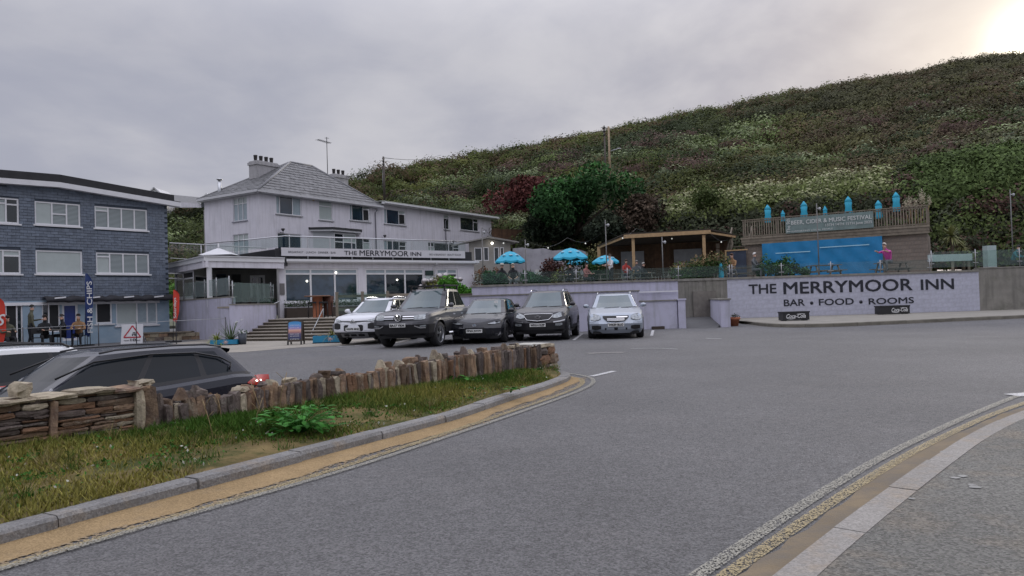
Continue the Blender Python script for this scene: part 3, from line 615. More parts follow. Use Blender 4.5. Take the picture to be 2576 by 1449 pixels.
# ================================================================== buildings
def wallface(mb, x0, x1, z0, z1, holes, dep=.12, mi=0, y=0., ri=0):
    """flat wall in the local y plane with real openings and reveals"""
    xs_ = sorted({x0, x1, *[min(max(h[i], x0), x1) for h in holes for i in (0, 1)]}); zs_ = sorted({z0, z1, *[min(max(h[i], z0), z1) for h in holes for i in (2, 3)]})
    for a, b in zip(xs_[:-1], xs_[1:]):
        for c, d in zip(zs_[:-1], zs_[1:]):
            m = ((a + b) / 2, (c + d) / 2)
            if b - a < 1e-4 or d - c < 1e-4 or any(h[0] < m[0] < h[1] and h[2] < m[1] < h[3] for h in holes): continue
            mb.add([(a, y, c), (b, y, c), (b, y, d), (a, y, d)], [(0, 1, 2, 3)], mi)
    for h in holes:
        a, b, c, d = h[:4]; e_ = y + dep
        for p in (((a, c), (b, c)), ((b, c), (b, d)), ((b, d), (a, d)), ((a, d), (a, c))):
            mb.add([(p[0][0], y, p[0][1]), (p[1][0], y, p[1][1]), (p[1][0], e_, p[1][1]), (p[0][0], e_, p[0][1])], [(3, 2, 1, 0)], ri)
    return mb
def window(par, x0, x1, z0, z1, cols, y=.07, fw=.055, fm=None, sill=None, rz=None, name='window', open_=None):
    """cols: list of (width fraction, [pane split fractions from the top], [pane materials])"""
    fm = fm or m_white; f = MB(); d0, d1 = y - .035, y + .035
    f.box(x0, x1, d0, d1, z0, z0 + fw); f.box(x0, x1, d0, d1, z1 - fw, z1); f.box(x0, x0 + fw, d0 + .001, d1, z0 + fw, z1 - fw); f.box(x1 - fw, x1, d0 + .001, d1, z0 + fw, z1 - fw)
    tot = sum(c[0] for c in cols); x = x0; panes = []
    for i, (wf, spl, pm) in enumerate(cols):
        xe = x + (x1 - x0) * wf / tot; a = x + (fw if i == 0 else fw / 2); b = xe - (fw if i == len(cols) - 1 else fw / 2)
        if i: f.box(x - fw / 2, x + fw / 2, d0 - .003, d1, z0 + fw, z1 - fw)
        zt = z1 - fw; zz = [z1 - (z1 - z0) * s for s in spl] + [z0 + fw]
        for j, zq in enumerate(zz):
            last = j == len(zz) - 1
            if not last: f.box(a, b, d0 - .0015, d1, zq - fw / 2, zq + fw / 2)
            zb = zq if last else zq + fw / 2; mt = pm[j % len(pm)]
            op = open_ and (i, j) in open_
            if op:        # a sash standing ajar
                sw = (b - a) * .75; ff = MB(); ff.beam((a, d0, zb), (a + sw * .4, d0 - sw * .8, zb), .05, .05).beam((a, d0, zt), (a + sw * .4, d0 - sw * .8, zt), .05, .05).beam((a + sw * .4, d0 - sw * .8, zb), (a + sw * .4, d0 - sw * .8, zt), .05, .05)
                panes.append((ff, fm, 'sash')); mt = m_void
            pb = MB().add([(a, y, zb), (b, y, zb), (b, y, zt), (a, y, zt)], [(0, 1, 2, 3)]); panes.append((pb, mt, 'pane'))
            if fw > .04 and j == 0 and len(spl) == 1 and b - a < .75 and pm[0] is not m_glassd and False: pass
            zt = zq - fw / 2
        x = xe
    o = f.build(name, fm, par)
    for pb, mt, nm in panes: pb.build(nm, mt, o)
    if sill is not None: MB().box(x0 - .08, x1 + .08, -.07, .08, z0 - .07, z0 - .004).build('sill', sill, o)
    return o
m_void = M('painted_dark_interior', (.008, .009, .011), .6, var=0)  # flat near-black sheet painting the unlit room behind an opening
m_reflg = M('sky_mirroring_glass', (.03, .055, .085), .03, var=.35, scale=.5, spec=.9)
m_shut = M('louvred_shutter', (.40, .45, .45), .3, var=0)
def stripes(m, axis, sc_, dark, th=.5):
    t = m.node_tree; n = t.nodes; L = t.links.new; b = n['Principled BSDF']; tcn = n.new('ShaderNodeTexCoord'); wv = n.new('ShaderNodeTexWave'); wv.bands_direction = axis; L(tcn.outputs['Object'], wv.inputs[0]); wv.inputs['Scale'].default_value = sc_
    mx = n.new('ShaderNodeMix'); mx.data_type = 'RGBA'; L(wv.outputs[0], mx.inputs[0]); mx.inputs[6].default_value = (*dark, 1); c = b.inputs['Base Color'].default_value; mx.inputs[7].default_value = c
    if b.inputs['Base Color'].links: L(b.inputs['Base Color'].links[0].from_socket, mx.inputs[7])
    L(mx.outputs[2], b.inputs['Base Color'])
stripes(m_shut, 'Z', 5.5, (.09, .11, .12))
# ---------------------------------------------------------------- slate-hung building on the left
FS = Frame((-16.9, 36.4), (.6, .8))
sb = empty('slate_hung_building', FS.o, FS.ang, label='three storey building hung with blue grey slates, white fascia and shop below', cat='building')
m_slateb = M('backing_slate', (.045, .06, .085), .7)
m_slate = M('blue_grey_slate', (.135, .165, .215), .5, var=.2, scale=5, rnd=.16, bump=.3)
zs0 = FS.p(300, 752)[1]; XL = -13.
def eavez(x): return np.interp(x, [-13, FS.p(150, 461)[0], 0, .6], [FS.p(150, 461)[1] - .35, FS.p(150, 461)[1] - .0, FS.p(425, 506)[1], FS.p(425, 506)[1] - .12]) - .3
def rct(F, tl, br, off=0.): a = F.p(*tl, off); b = F.p(*br, off); return (a[0], b[0], b[1], a[1])
def zrect(ox, oy, s):      # coordinates read in an enlarged crop
    return lambda x, y: (ox + x * s, oy + y * s)
Z1 = zrect(0, 394.6, .2512)
wins = [(rct(FS, Z1(-60, 400), Z1(190, 672)), [(.9, [.22], [m_shut, m_glassb]), (1, [.25], [m_glassd])]),
        (rct(FS, Z1(345, 440), Z1(805, 700)), [(1.15, [], [m_glassb]), (1., [.5], [m_shut]), (.95, [], [m_shut])]),
        (rct(FS, Z1(945, 490), Z1(1475, 740)), [(1, [.2], [m_glassb, m_shut]), (1, [], [m_shut]), (1, [], [m_shut]), (1, [], [m_shut])]),
        (rct(FS, Z1(-60, 925), Z1(208, 1172)), [(.5, [], [m_glassb]), (1, [.25], [m_glassb, m_glassd])]),
        (rct(FS, Z1(355, 932), Z1(825, 1175)), [(1, [], [m_glassb])]),
        (rct(FS, Z1(960, 955), Z1(1495, 1175)), [(1, [.2], [m_shut, m_glassb]), (1, [], [m_shut]), (1, [], [m_shut]), (1, [], [m_shut])])]
holes = [w_[0] for w_ in wins]
mb = MB(); zmax = max(eavez(-13), eavez(-7))
wallface(mb, XL, 0, zs0, min(eavez(0), eavez(XL)) - .02, holes, .15, 0, 0, 1)
nsp = 24
for i in range(nsp):
    a, b = XL - XL * i / nsp, XL - XL * (i + 1) / nsp; zb = min(eavez(0), eavez(XL)) - .02
    mb.add([(a, 0, zb), (b, 0, zb), (b, 0, eavez(b) + .1), (a, 0, eavez(a) + .1)], [(0, 1, 2, 3)])
mb.add([(0, 0, -.4), (0, 9, -.4), (0, 9, eavez(0)), (0, 0, eavez(0))], [(0, 1, 2, 3)])
mb.build('wall', [m_slateb, m_white], sb)
for r_, cols in wins: window(sb, *r_[:4], cols, y=.05, fw=.06, sill=m_white)
# slates, each lapped over the one below
mesh_s = MB().add([(0, -.030, 0), (1, -.030, 0), (1, -.008, 1.12), (0, -.008, 1.12), (0, -.004, 0), (1, -.004, 0)], [(0, 1, 2, 3), (4, 5, 1, 0), (0, 3, 4), (1, 5, 2)]).mesh('slate', m_slate)
rowh = .125; sw = .30; nrow = int((zmax - zs0) / rowh) + 1; cand = []
for r_ in range(nrow):
    z = zs0 + r_ * rowh; x = -(r_ % 2) * sw / 2
    while x > XL:
        a = max(x - sw, XL); b = x; zt = min(eavez(a), eavez(b)) + .12
        segs = [(a, b)]
        for h in holes:
            if z + rowh > h[2] - .07 and z < h[3]:
                ns = []
                for s0, s1 in segs:
                    if h[1] + .0 <= s0 or h[0] - .0 >= s1: ns.append((s0, s1))
                    else:
                        if h[0] > s0: ns.append((s0, h[0]))
                        if h[1] < s1: ns.append((h[1], s1))
                segs = ns
        if z + rowh < zt:
            for s0, s1 in segs:
                if s1 - s0 > .04: cand.append((s0, s1, z))
        x -= sw
cand.sort(key=lambda c: -c[0] * -1)      # nearest (left) first
cand.sort(key=lambda c: c[0]); rest = MB()
for i, (a, b, z) in enumerate(cand):
    if i < 300:
        o = link('slate', mesh_s, sb); o.location = (a + .004, RN.uniform(-.006, 0), z + RN.uniform(-.006, .006)); o.scale = (b - a - .008, 1, rowh)
    else:
        j = RN.uniform(-.006, .006); k = RN.randint(0, 2); q = [(a + .004, -.032 + j, z + j), (b - .004, -.032 + j, z + j * .3), (b - .004, -.008, z + rowh * 1.12), (a + .004, -.008, z + rowh * 1.12), (a + .004, -.004, z), (b - .004, -.004, z)]
        rest.add(q, [(0, 1, 2, 3), (4, 5, 1, 0), (0, 3, 4), (1, 5, 2)], k)
rest.build('slates', [m_slate, M('blue_grey_slate_dark', (.118, .145, .192), .45, var=.2, scale=5, bump=.3), M('blue_grey_slate_pale', (.15, .18, .23), .55, var=.2, scale=5, bump=.3)], sb, kind='stuff')
# roof and white fascia
m_roofd = M('dark_roof_felt', (.035, .036, .04), .8, var=.2, bump=.4)
xr = FS.p(150, 461, -.3)[0]; fp = [(XL - .3, eavez(XL) + .3), (xr, FS.p(150, 462, -.3)[1] - .04), (.55, FS.p(452, 512, -.3)[1] - .05)]
mb = MB(); rf = MB()
for (xa, za), (xb, zb) in zip(fp[:-1], fp[1:]):
    mb.poly([(xa, -.34, za - .12), (xb, -.34, zb - .12), (xb, -.34, zb + .10), (xa, -.34, za + .10)], (0, .04, 0))
    mb.poly([(xa, -.30, za - .12), (xb, -.30, zb - .12), (xb, -.30, zb - .10), (xa, -.30, za - .10)], (0, .32, 0))
    rf.poly([(xa, -.335, za + .10), (min(xb, .2), -.335, zb + .10), (min(xb, .2), -.335, zb + .44), (xa, -.335, za + .44)], (0, .06, 0))
    rf.add([(xa, -.3, za + .14), (xb, -.3, zb + .14), (xb, 3.2, zb + .75), (xa, 3.2, za + .75)], [(0, 1, 2, 3)])
    rf.add([(xa, 3.2, za + .75), (xb, 3.2, zb + .75), (xb, 9, zb + .2), (xa, 9, za + .2)], [(0, 1, 2, 3)])
za = fp[-1][1]; rf.poly([(.55, -.3, za + .1), (.55, 9, za + .1), (.55, 9, za + .2), (.55, 3.2, za + .75), (.55, -.3, za + .14)], (-.05, 0, 0))
mb.build('fascia', m_white, sb); rf.build('roof', m_roofd, sb)
# ground floor shop front (pale blue render, white frames)
m_blue = M('pale_blue_render', (.27, .37, .46), .7, var=.08, blot=((.4, .48, .55), 1.5, .45, .7, .7))
ZB = zrect(0, 678.8, .14155)    # crop 0,860-440,1120
sh_h = [rct(FS, ZB(95, 615), ZB(415, 1300)), rct(FS, ZB(745, 600), ZB(1075, 1100)), rct(FS, ZB(1100, 600), ZB(1400, 1250)), rct(FS, ZB(1700, 580), ZB(2000, 950)), rct(FS, ZB(2060, 560), (397, 815))]
mb = wallface(MB(), XL, 0, -.6, zs0, sh_h, .15); mb.add([(0, 0, -.6), (0, 9, -.6), (0, 9, zs0), (0, 0, zs0)], [(0, 1, 2, 3)]); mb.build('shop_front', m_blue, sb)
window(sb, *sh_h[0], [(2, [], [m_void]), (1, [], [m_glassd])], fw=.05); window(sb, *sh_h[1], [(1, [], [m_glassd]), (1.6, [], [m_void])], fw=.05)
dr = window(sb, *sh_h[2], [(1, [], [M('royal_blue_door', (.015, .04, .22), .35, var=.2, scale=3)])], fw=.1, name='door')
window(sb, *sh_h[3], [(1, [], [m_void])], fw=.07, sill=m_white); window(sb, *sh_h[4], [(2, [], [m_glassb]), (1, [], [m_curt]), (1, [], [m_curt])], fw=.06, sill=m_white)
MB().box(-10.5, -.5, -.06, -.005, zs0 - .22, zs0 - .09).build('fascia', m_white, sb)
# dark awning roll with sagging edge and white clips
aw = MB(); a0 = FS.p(105, 740)[0]; a1 = FS.p(455, 748)[0]; rows = []
a1 = min(a1, .25)
for i in range(41):
    t = i / 40; x = a0 + (a1 - a0) * t; bmp = .05 * abs(math.sin(i * .55)) + .03 * math.sin(i * 1.7)
    rows.append([(x, -.03, zs0 + .12 + bmp), (x, -.35, zs0 + .10 + bmp), (x, -.5, zs0 - .05 + bmp * .6), (x, -.42, zs0 - .13 + .5 * bmp), (x, -.05, zs0 - .10)])
aw.grid(rows); aw.build('awning', M('black_awning_canvas', (.03, .03, .036), .8, bump=.5), sb)
for px in (150, 237, 323, 398):
    x = FS.p(px, 742, -.45)[0]; MB().beam((x - .22, -.5, zs0 + .06), (x + .22, -.52, zs0 + .10), .04, .06).build('awning_clip', m_white, sb)
# ---------------------------------------------------------------- pub, upper house and long wing
FU = Frame((-16.3, 48), (.546, .838)); DB = 5.8; FSd = Frame(FU.w(0, DB)[:2], (.838, -.546))
Z3 = zrect(521, 378.8, .1416); Z4 = zrect(868.2, 442, .1716); Z6 = zrect(678.8, 568.3, .2022)
pub = empty('inn_building', FU.o, FU.ang, label='pale lilac rendered inn with hipped slate roof, long wing and roof terrace', cat='building')
eL = FU.p(655, 474, -.3)[1]; zE = eL - .28; xM = FU.p(950, 511)[0]; xE = FU.p(1237, 600)[0]; zT = 4.0
print('house', eL, xM, xE, DB)
UW = [(rct(FU, (694, 491), (759, 544)), [(.32, [], [m_curt]), (1.1, [], [m_reflg]), (.75, [], [m_curt])], None), (rct(FU, (802, 503), (837.5, 556)), [(1, [.28], [m_glassb])], None),
      (rct(FU, (879.4, 512), (931.7, 559)), [(.22, [], [m_curt]), (1, [], [m_reflg]), (.62, [.25], [m_glassb, m_glassd])], [(2, 1)]),
      (rct(FU, (966, 524), (1021, 568)), [(.25, [], [m_curt]), (1.1, [], [m_reflg]), (.6, [.25], [m_glassb, m_glassd])], [(2, 1)]),
      (rct(FU, (1116, 540), (1130.5, 578)), [(1, [.24], [m_glassb, m_glassd])], None), (rct(FU, (1158, 545), (1204, 583)), [(1.6, [], [m_glassd]), (.6, [.3], [m_glassd])], None),
      (rct(FU, (698, 585.5), (760, 640)), [(1, [], [m_reflg]), (1, [], [m_reflg])], None),
      (rct(FU, (895, 598), (932, 645)), [(1.1, [], [m_glassd]), (1, [.22], [m_glassd, m_glassb])], None), (rct(FU, (966, 604), (1023, 648)), [(.35, [], [m_curt]), (1.2, [], [m_reflg]), (.7, [.3], [m_glassd])], None),
      (rct(FU, (1077, 609), (1156, 650)), [(.5, [.3], [m_glassd, m_glassb]), (1.6, [], [m_glassd]), (.5, [.3], [m_glassd])], None)]
uh = [(u[0][0], u[0][1], max(u[0][2], 4.05), u[0][3]) for u in UW]
mb = wallface(MB(), 0, xM, .9, zE, [h for h in uh if h[0] < xM - .1], .14); zW = FU.p(1237, 547)[1] - .12; zW0 = FU.p(960, 514)[1] - .12
print('wing z', zW0, zW, 'main', zE)
zW = (zW + zW0) / 2
wallface(mb, xM, xE, .9, zW, [h for h in uh if h[0] >= xM - .1], .14); mb.add([(xE, 0, .9), (xE, 7, .9), (xE, 7, zW), (xE, 0, zW)], [(0, 1, 2, 3)])
mb.add([(xM, .002, zW - .5), (xM, 8, zW - .5), (xM, 8, zE), (xM, .002, zE)], [(0, 1, 2, 3)])
# left side wall, in house coordinates x=0, y from DB to 0
S1 = rct(FSd, Z1(2330, 415), Z1(2475, 632)); S2 = rct(FSd, Z1(2330, 782), Z1(2490, 985))
sw_ = MB(); wallface(sw_, 0, DB, .9, zE, [(a, b, max(c, 1), d) for a, b, c, d in (S1, S2)], .14)
for v_ in range(len(sw_.v)): x, y, z = sw_.v[v_]; sw_.v[v_] = (y, DB - x, z)
b0 = len(mb.v); mb.v += sw_.v; mb.f += [[i + b0 for i in f] for f in sw_.f]; mb.m += sw_.m; mb.s += sw_.s
mb.build('wall', m_render2, pub)
for (r_, cols, op), h in zip(UW, uh): window(pub, *h, cols, y=.08, fw=.06, sill=M('grey_stone_sill', (.34, .34, .35), .8) if h[2] > 5 else None, open_=op)
for r_ in (S1, S2):
    o = window(pub, *r_, [(1, [.28], [m_glassb, m_curt])] * 3, y=.08, fw=.05, sill=M('lilac_grey_sill', (.3, .3, .35), .8)); o.location = (0, DB, 0); o.rotation_euler = (0, 0, -math.pi / 2)
# gutters and eaves
m_gut = M('pale_gutter', (.60, .60, .62), .45, var=.08)
g = MB(); oh = .35
g.beam((-oh, -oh, zE + .12), (xM + .25, -oh, zE + .12), .12, .14).beam((-oh, -oh, zE + .12), (-oh, DB + .3, zE + .12), .12, .14)
g.box(-oh, xM + .1, -oh, .02, zE + .0, zE + .03).box(-oh, .0, -oh, DB + .3, zE - .002, zE + .028)
g.build('gutter', m_gut, pub)
g = MB(); g.box(xM + .05, xE + .7, -.45, -.38, zW + .02, zW + .2); g.box(xM + .05, xE + .7, -.38, .02, zW, zW + .03); g.beam((xM + .3, -.52, zW + .13), (xE + .6, -.52, zW + .13), .1, .1); g.build('fascia', m_white, pub)
MB().box(xM + .02, xE + .72, -.47, 7.2, zW + .2, zW + .27).build('wing_roof', M('pale_flat_roof_edge', (.36, .38, .33), .8, var=.15), pub)
dp = MB()
for px in (943, 1119): x = FU.p(px, 560)[0]; MB().tube([(x, -.4, zE - .05), (x, -.08, zE - .35), (x, -.08, 3.95)], .045, 6).build('downpipe', M('grey_downpipe', (.3, .3, .34), .5), pub)
# hipped roof, tiles lapped in courses
m_rt = M('grey_slate_tile', (.175, .175, .18), .55, var=.15, scale=4, rnd=.2, bump=.2); m_rb = M('roof_underlay', (.085, .085, .09), .8)
zR = FU.p(757, 413, 2.9)[1]; r0 = FU.p(730, 409, 2.9)[0]; r1 = FU.p(784, 417, 2.9)[0]; ez = zE + .16
A_, B_, Cc, D_ = (-oh, -oh, ez), (xM + .3, -oh, ez), (xM + .3, DB + oh, ez), (-oh, DB + oh, ez); R0, R1 = (r0, 2.9, zR), (r1, 2.9, zR)
roof = MB().add([A_, B_, Cc, D_, R0, R1], [(0, 1, 5, 4), (1, 2, 5), (2, 3, 4, 5), (3, 0, 4)]).build('roof', m_rb, pub)
def tile_face(P0, P1, Q1, Q0, par, cap, tw=.42, th=.34, lift=.03):
    """P0-P1 eave, Q0-Q1 ridge"""
    P0, P1, Q1, Q0 = map(Vector, (P0, P1, Q1, Q0)); eu = (P1 - P0).normalized(); Hh = ((Q0 - P0) - eu * (Q0 - P0).dot(eu)); hl = Hh.length; hv = Hh / hl; nn = eu.cross(hv).normalized()
    if nn.z < 0: nn = -nn
    tiles = []; nr = int(hl / th)
    for r_ in range(nr + 1):
        t0, t1 = r_ * th, min((r_ + 1) * th, hl); f = (t0 + t1) / 2 / hl; l0 = (P0.lerp(Q0, f) - P0 - hv * f * hl).dot(eu); l1 = (P1.lerp(Q1, f) - P0 - hv * f * hl).dot(eu); x = l0 - (r_ % 2) * tw / 2
        while x < l1:
            a, b = max(x, l0), min(x + tw, l1)
            if b - a > .06: tiles.append((a, b, t0, t1))
            x += tw
    me = MB().add([(0, 0, 1), (1, 0, 1), (1, 1.08, .2), (0, 1.08, .2), (0, 0, 0), (1, 0, 0)], [(0, 1, 2, 3), (4, 5, 1, 0)]).mesh('roof_tile', m_rt)
    rest = MB(); cnt = 0
    for i, (a, b, t0, t1) in enumerate(tiles):
        o = P0 + eu * (a + .006) + hv * t0; jl = lift * RN.uniform(.8, 1.5)
        if cnt < cap:
            ob = link('roof_tile', me, par); sx, sy, sz = eu * (b - a - .012), hv * (t1 - t0), nn * jl
            ob.matrix_local = Matrix(((sx.x, sy.x, sz.x, o.x), (sx.y, sy.y, sz.y, o.y), (sx.z, sy.z, sz.z, o.z), (0, 0, 0, 1))); cnt += 1
        else: rest.add([o + nn * jl, o + eu * (b - a - .012) + nn * jl, o + eu * (b - a - .012) + hv * (t1 - t0) * 1.08 + nn * .006, o + hv * (t1 - t0) * 1.08 + nn * .006, o, o + eu * (b - a - .012)], [(0, 1, 2, 3), (4, 5, 1, 0)])
    if rest.v: rest.build('roof_tiles', m_rt, par, kind='stuff')
tile_face(A_, B_, R1, R0, roof, 230); tile_face(D_, A_, R0, R0, roof, 50)
cpm = MB()
for a, b in ((A_, R0), (R0, R1), (R1, B_), (R0, D_)): cpm.tube([a, b], .09, 6)
cpm.build('ridge_tiles', M('grey_ridge', (.22, .22, .23), .6), roof)
def chimney(px0, px1, pytop, pybot, off, w_, lab, pots):
    x0, zt = FU.p(px0, pytop, off); x1, _ = FU.p(px1, pytop, off); zb = FU.p(px0, pybot, off)[1] - 1.2; y0 = off - w_ / 2
    c = MB().box(x0, x1, y0, off + w_ / 2, zb, zt - .02).box(x0 - .07, x1 + .07, y0 - .07, off + w_ / 2 + .07, zt - .3, zt - .1); c.box(x0 + .04, x1 - .04, y0 + .04, off + w_ / 2 - .04, zt - .1, zt)
    o = c.build('chimney', M('grey_render_stack', (.42, .41, .42), .8, var=.08, streak=((.2, .2, .2), .5)), pub)
    for i in range(pots):
        xx = x0 + (x1 - x0) * (i + .5) / pots; MB().lathe([(.1, 0), (.12, .15), (.13, .32), (.14, .34), (.14, .42), (.09, .42), (.08, .1)], 8, (xx, off, zt)).build('chimney_pot', M('sooty_pot', (.04, .035, .035), .8), o)
chimney(636, 689, 404, 455, 3.6, .9, '', 4); chimney(834, 868, 437, 460, 5.2, .7, '', 3)
fl = FU.p(553, 487, 5.2); fl2 = FU.p(553, 449, 5.2)[1]; MB().tube([(fl[0], 5.2, ez - .3), (fl[0], 5.2, fl2)], .13, 8).lathe([(.13, -.12), (.2, -.1), (.2, -.02), (.02, .03)], 8, (fl[0], 5.2, fl2)).build('flue', m_steel, pub)
# TV aerial on the roof
ax, az0 = FU.p(824, 432, 3.4); az1 = FU.p(818, 344, 3.4)[1]
ae = MB().tube([(ax, 3.4, az0 - .6), (ax, 3.4, az1)], .03, 5).tube([(ax - 1.1, 3.2, az1 - .42), (ax + .5, 3.5, az1 - .38)], .025, 4)
for i in range(9): xx = ax - 1.1 + i * .18; ae.tube([(xx, 3.22 + i * .03 - .25, az1 - .41), (xx, 3.22 + i * .03 + .25, az1 - .41)], .014, 3)
ae.tube([(ax - .2, 3.4, az1 - .1), (ax + .25, 3.4, az1 - .05)], .02, 3).build('aerial', m_darkgrey, pub)
# bay with little flat roof, fixed to the upper house
b0_, b1_ = FU.p(815, 600)[0], FU.p(873, 600)[0]; zb1 = FU.p(835, 586)[1]; bay = MB()
by = -.9; xl_ = b0_ - 1.0; bay.poly([(b0_, by, 4.0), (b1_, by, 4.0), (b1_ + .9, 0, 4.0), (xl_, 0, 4.0)], (0, 0, zb1 - 4.0)); bo = bay.build('bay', M('pale_boarding', (.52, .54, .56), .6, var=.05), pub)
for i in range(9): z_ = 4.15 + i * .22; MB().beam((b1_, by - .01, z_), (b1_ + .9, -.012, z_), .02, .2).build('board', M('pale_boarding', (.5, .5, .5)), bo)
MB().poly([(b0_ - .25, by - .3, zb1), (b1_ + .25, by - .3, zb1), (b1_ + 1.3, -.01, zb1), (xl_ - .3, -.01, zb1)], (0, 0, .12)).build('bay_fascia', m_white, bo)
MB().poly([(b0_ - .3, by - .36, zb1 + .122), (b1_ + .3, by - .36, zb1 + .122), (b1_ + 1.4, -.01, zb1 + .122), (xl_ - .4, -.01, zb1 + .122)], (0, 0, .14)).build('bay_roof', m_roofd, bo)
wb = window(pub, b0_ + .05, b1_ - .05, 4.5, zb1 - .1, [(.9, [.3], [m_glassd]), (1.3, [.3], [m_glassb, m_reflg])], y=by - .04, fw=.07)
# ledge over terrace windows, wall lights, alarm
MB().box(0.5, xM + 6, -.03, -.0, 6.45, 6.49).build('ledge', m_gut, pub) if False else None
al = FU.p(*Z3(1880, 860)); MB().lathe([(.02, -.05), (.13, -.04), (.15, -.01), (.15, 0)], 10, (al[0], -.05, al[1]), axis='y').build('alarm_box', M('cream_box', (.6, .42, .2), .5), pub)
for px, py in ((717, 578), (973, 594), (1145, 607), (860, 588)):
    q = FU.p(px, py, -.5); MB().lathe([(.02, -.25), (.02, -.1), (.12, .02), (.13, .1), (.02, .12)], 8, (q[0], -.3, q[1])).tube([(q[0], -.3, q[1] - .2), (q[0], -.02, q[1] - .15)], .02, 4).build('wall_lamp', m_darkgrey, pub)
# ---------------------------------------------------------------- lower frontage with big windows and roof terrace
FL = Frame((-11.76, 37), (.795, .606)); xR = FL.p(1193, 700)[0]; zP = .85
low = empty('inn_frontage', (FL.o.x, FL.o.y, 0), FL.ang, label='single storey lilac frontage with wide white framed windows under the roof terrace', cat='building')
bw = [rct(FL, (715, 674.5), (903, 756)), rct(FL, (918.5, 674.5), (1069, 752)), rct(FL, (1098.5, 675.5), (1153, 745))]
zG = FL.p(900, 657)[1]; zTr = FL.p(900, 688.5)[1]
h0 = FL.p(715, 674.5)[1]; bw = [(a, b, 1.62, h0) for a, b, c, d in bw]; f_ = (h0 - zTr) / (h0 - 1.62)
mb = wallface(MB(), 0, xR, .0, zG - .1, bw, .16); mb.add([(xR, 0, 0), (xR, 9, 0), (xR, 9, zG - .1), (xR, 0, zG - .1)], [(0, 1, 2, 3)]); mb.build('wall', m_render2, low)
m_grefl = M('painted_reflection_pub_glass', (.06, .10, .145), .04, var=.35, scale=.4, spec=.9, blot=((.012, .02, .018), .8, .45, .65, .8))  # bluish reflection with darker blotches painted into the base colour
for (a, b, c, d), cc in zip(bw, ([(1.05, [f_], [m_curt, m_grefl]), (1, [f_], [m_curt, m_grefl]), (1, [f_], [m_curt, m_grefl])], [(1, [f_], [m_curt, m_grefl]), (1, [f_], [m_curt, m_glassd]), (1, [f_], [m_curt, m_glassd])], [(1, [f_], [m_curt, m_glassd]), (1, [f_], [m_curt, m_glassd])])):
    window(low, a, b, c, d, cc, y=.08, fw=.09, sill=m_white)
zG += 0
MB().box(-.1, xR + .15, -.22, .0, zG - .12, zG + .02).box(-.1, xR + .2, -.3, -.221, zG - .06, zG + .06).build('fascia', m_white, low)
zsb, zst = FL.p(708, 643.5, -.1)[1], FL.p(708, 622.5, -.1)[1]; xs0_, xs1_ = FL.p(708, 635, -.1)[0], FL.p(1169.5, 642, -.1)[0]
MB().box(0, xR - .1, .05, .12, zG + .02, zst - .03).build('dark_parapet', M('black_parapet', (.02, .02, .024), .6), low)
MB().box(-.2, xR, .1, 12, zG + .02, zG + .14).build('flat_roof', m_roofd, low)
sg = MB().box(xs0_, xs1_, -.12, -.05, zsb, zst).build('name_board', M('white_sign_board', (.62, .61, .64), .5, var=.03), low)
m_ink = M('navy_black_paint', (.012, .014, .024), .55, var=.2, scale=6, blot=((.06, .06, .08), 9, .52, .7, .5))
def lx(F, px, py, off=0): return F.p(px, py, off)[0]
hh = zst - zsb
for s_, a, b, k0, k1 in (('THE', 925, 1085, .22, .74), ('MERRYMOOR', 1115, 1722, .14, .86), ('INN', 1750, 1882, .22, .74), ('BREAKFAST · LUNCH · DINNER · BAR', 230, 820, .34, .60), ('BED & BREAKFAST · BEAUTY ROOM', 1985, 2375, .32, .58)):
    text_mesh(s_, lx(FL, *Z6(a, 340), -.12), lx(FL, *Z6(b, 350), -.12), zsb + hh * k0, zsb + hh * k1, -.122, m_ink, 'lettering', sg, bold=.004 if k1 > .7 else .0)
# terrace rail with glass
zr = FL.p(950, 601, 0)[1]; x0r, x1r = FL.p(715, 610)[0], FL.p(1172, 615)[0]; ra = MB().tube([(x0r, 0, zr), (x1r, 0, zr)], .035, 8).tube([(x0r, 0, zr), (x0r - 2.4, 5.5, zr)], .03, 6)
rl = ra.build('handrail', m_steel, low)
npn = 9
for i in range(npn):
    a = x0r + (x1r - x0r) * i / npn; b = x0r + (x1r - x0r) * (i + 1) / npn
    MB().box(a + .04, b - .04, -.006, .006, zst - .02, zr - .06).build('glass_panel', m_balglass, low)
    if i: MB().box(a - .02, a + .02, -.02, .02, zG + .1, zr - .03).build('post', m_steel, low)
MB().beam((x0r - .05, .1, (zst + zr) / 2), (x0r - 2.3, 5.4, (zst + zr) / 2), .012, zr - zst - .1).build('glass_panel', m_balglass, low)
MB().poly([(x0r - .1, .05, zG), (x0r - 2.6, 5.5, zG), (x0r - 2.6, 5.5, zG + .35), (x0r - .1, .05, zst - .02)], (.06, .03, 0)).build('dark_upstand', M('black_parapet', (.02, .02, .024)), low)
# downpipe and furniture on the wall
pq = lx(FL, 697, 720); MB().tube([(.02, -.3, zG - .1), (.02, -.1, zG - .3), (.02, -.1, zP)], .06, 8).build('downpipe', m_gut, low)
pq = lx(FL, 1094, 700); MB().tube([(pq, -.28, zG - .08), (pq - .1, -.08, zG - .35), (pq - .1, -.08, 1.6)], .045, 6).build('downpipe', m_white, low)
q = FL.p(1080, 694); MB().box(q[0] - .28, q[0] + .28, -.06, -.01, q[1] - .42, q[1] + .0).build('notice_board', M('pale_notice', (.5, .56, .56), .3), low); MB().box(q[0] - .28, q[0] + .28, -.10, -.01, q[1] + .04, q[1] + .3).build('notice_board', M('dark_green_sign', (.015, .04, .035), .4), low)
q = FL.p(709.5, 727); MB().box(q[0] - .12, q[0] + .12, -.05, -.01, q[1] - .28, q[1] + .28).build('menu_case', M('menu_case_grey', (.16, .15, .15), .3), low)
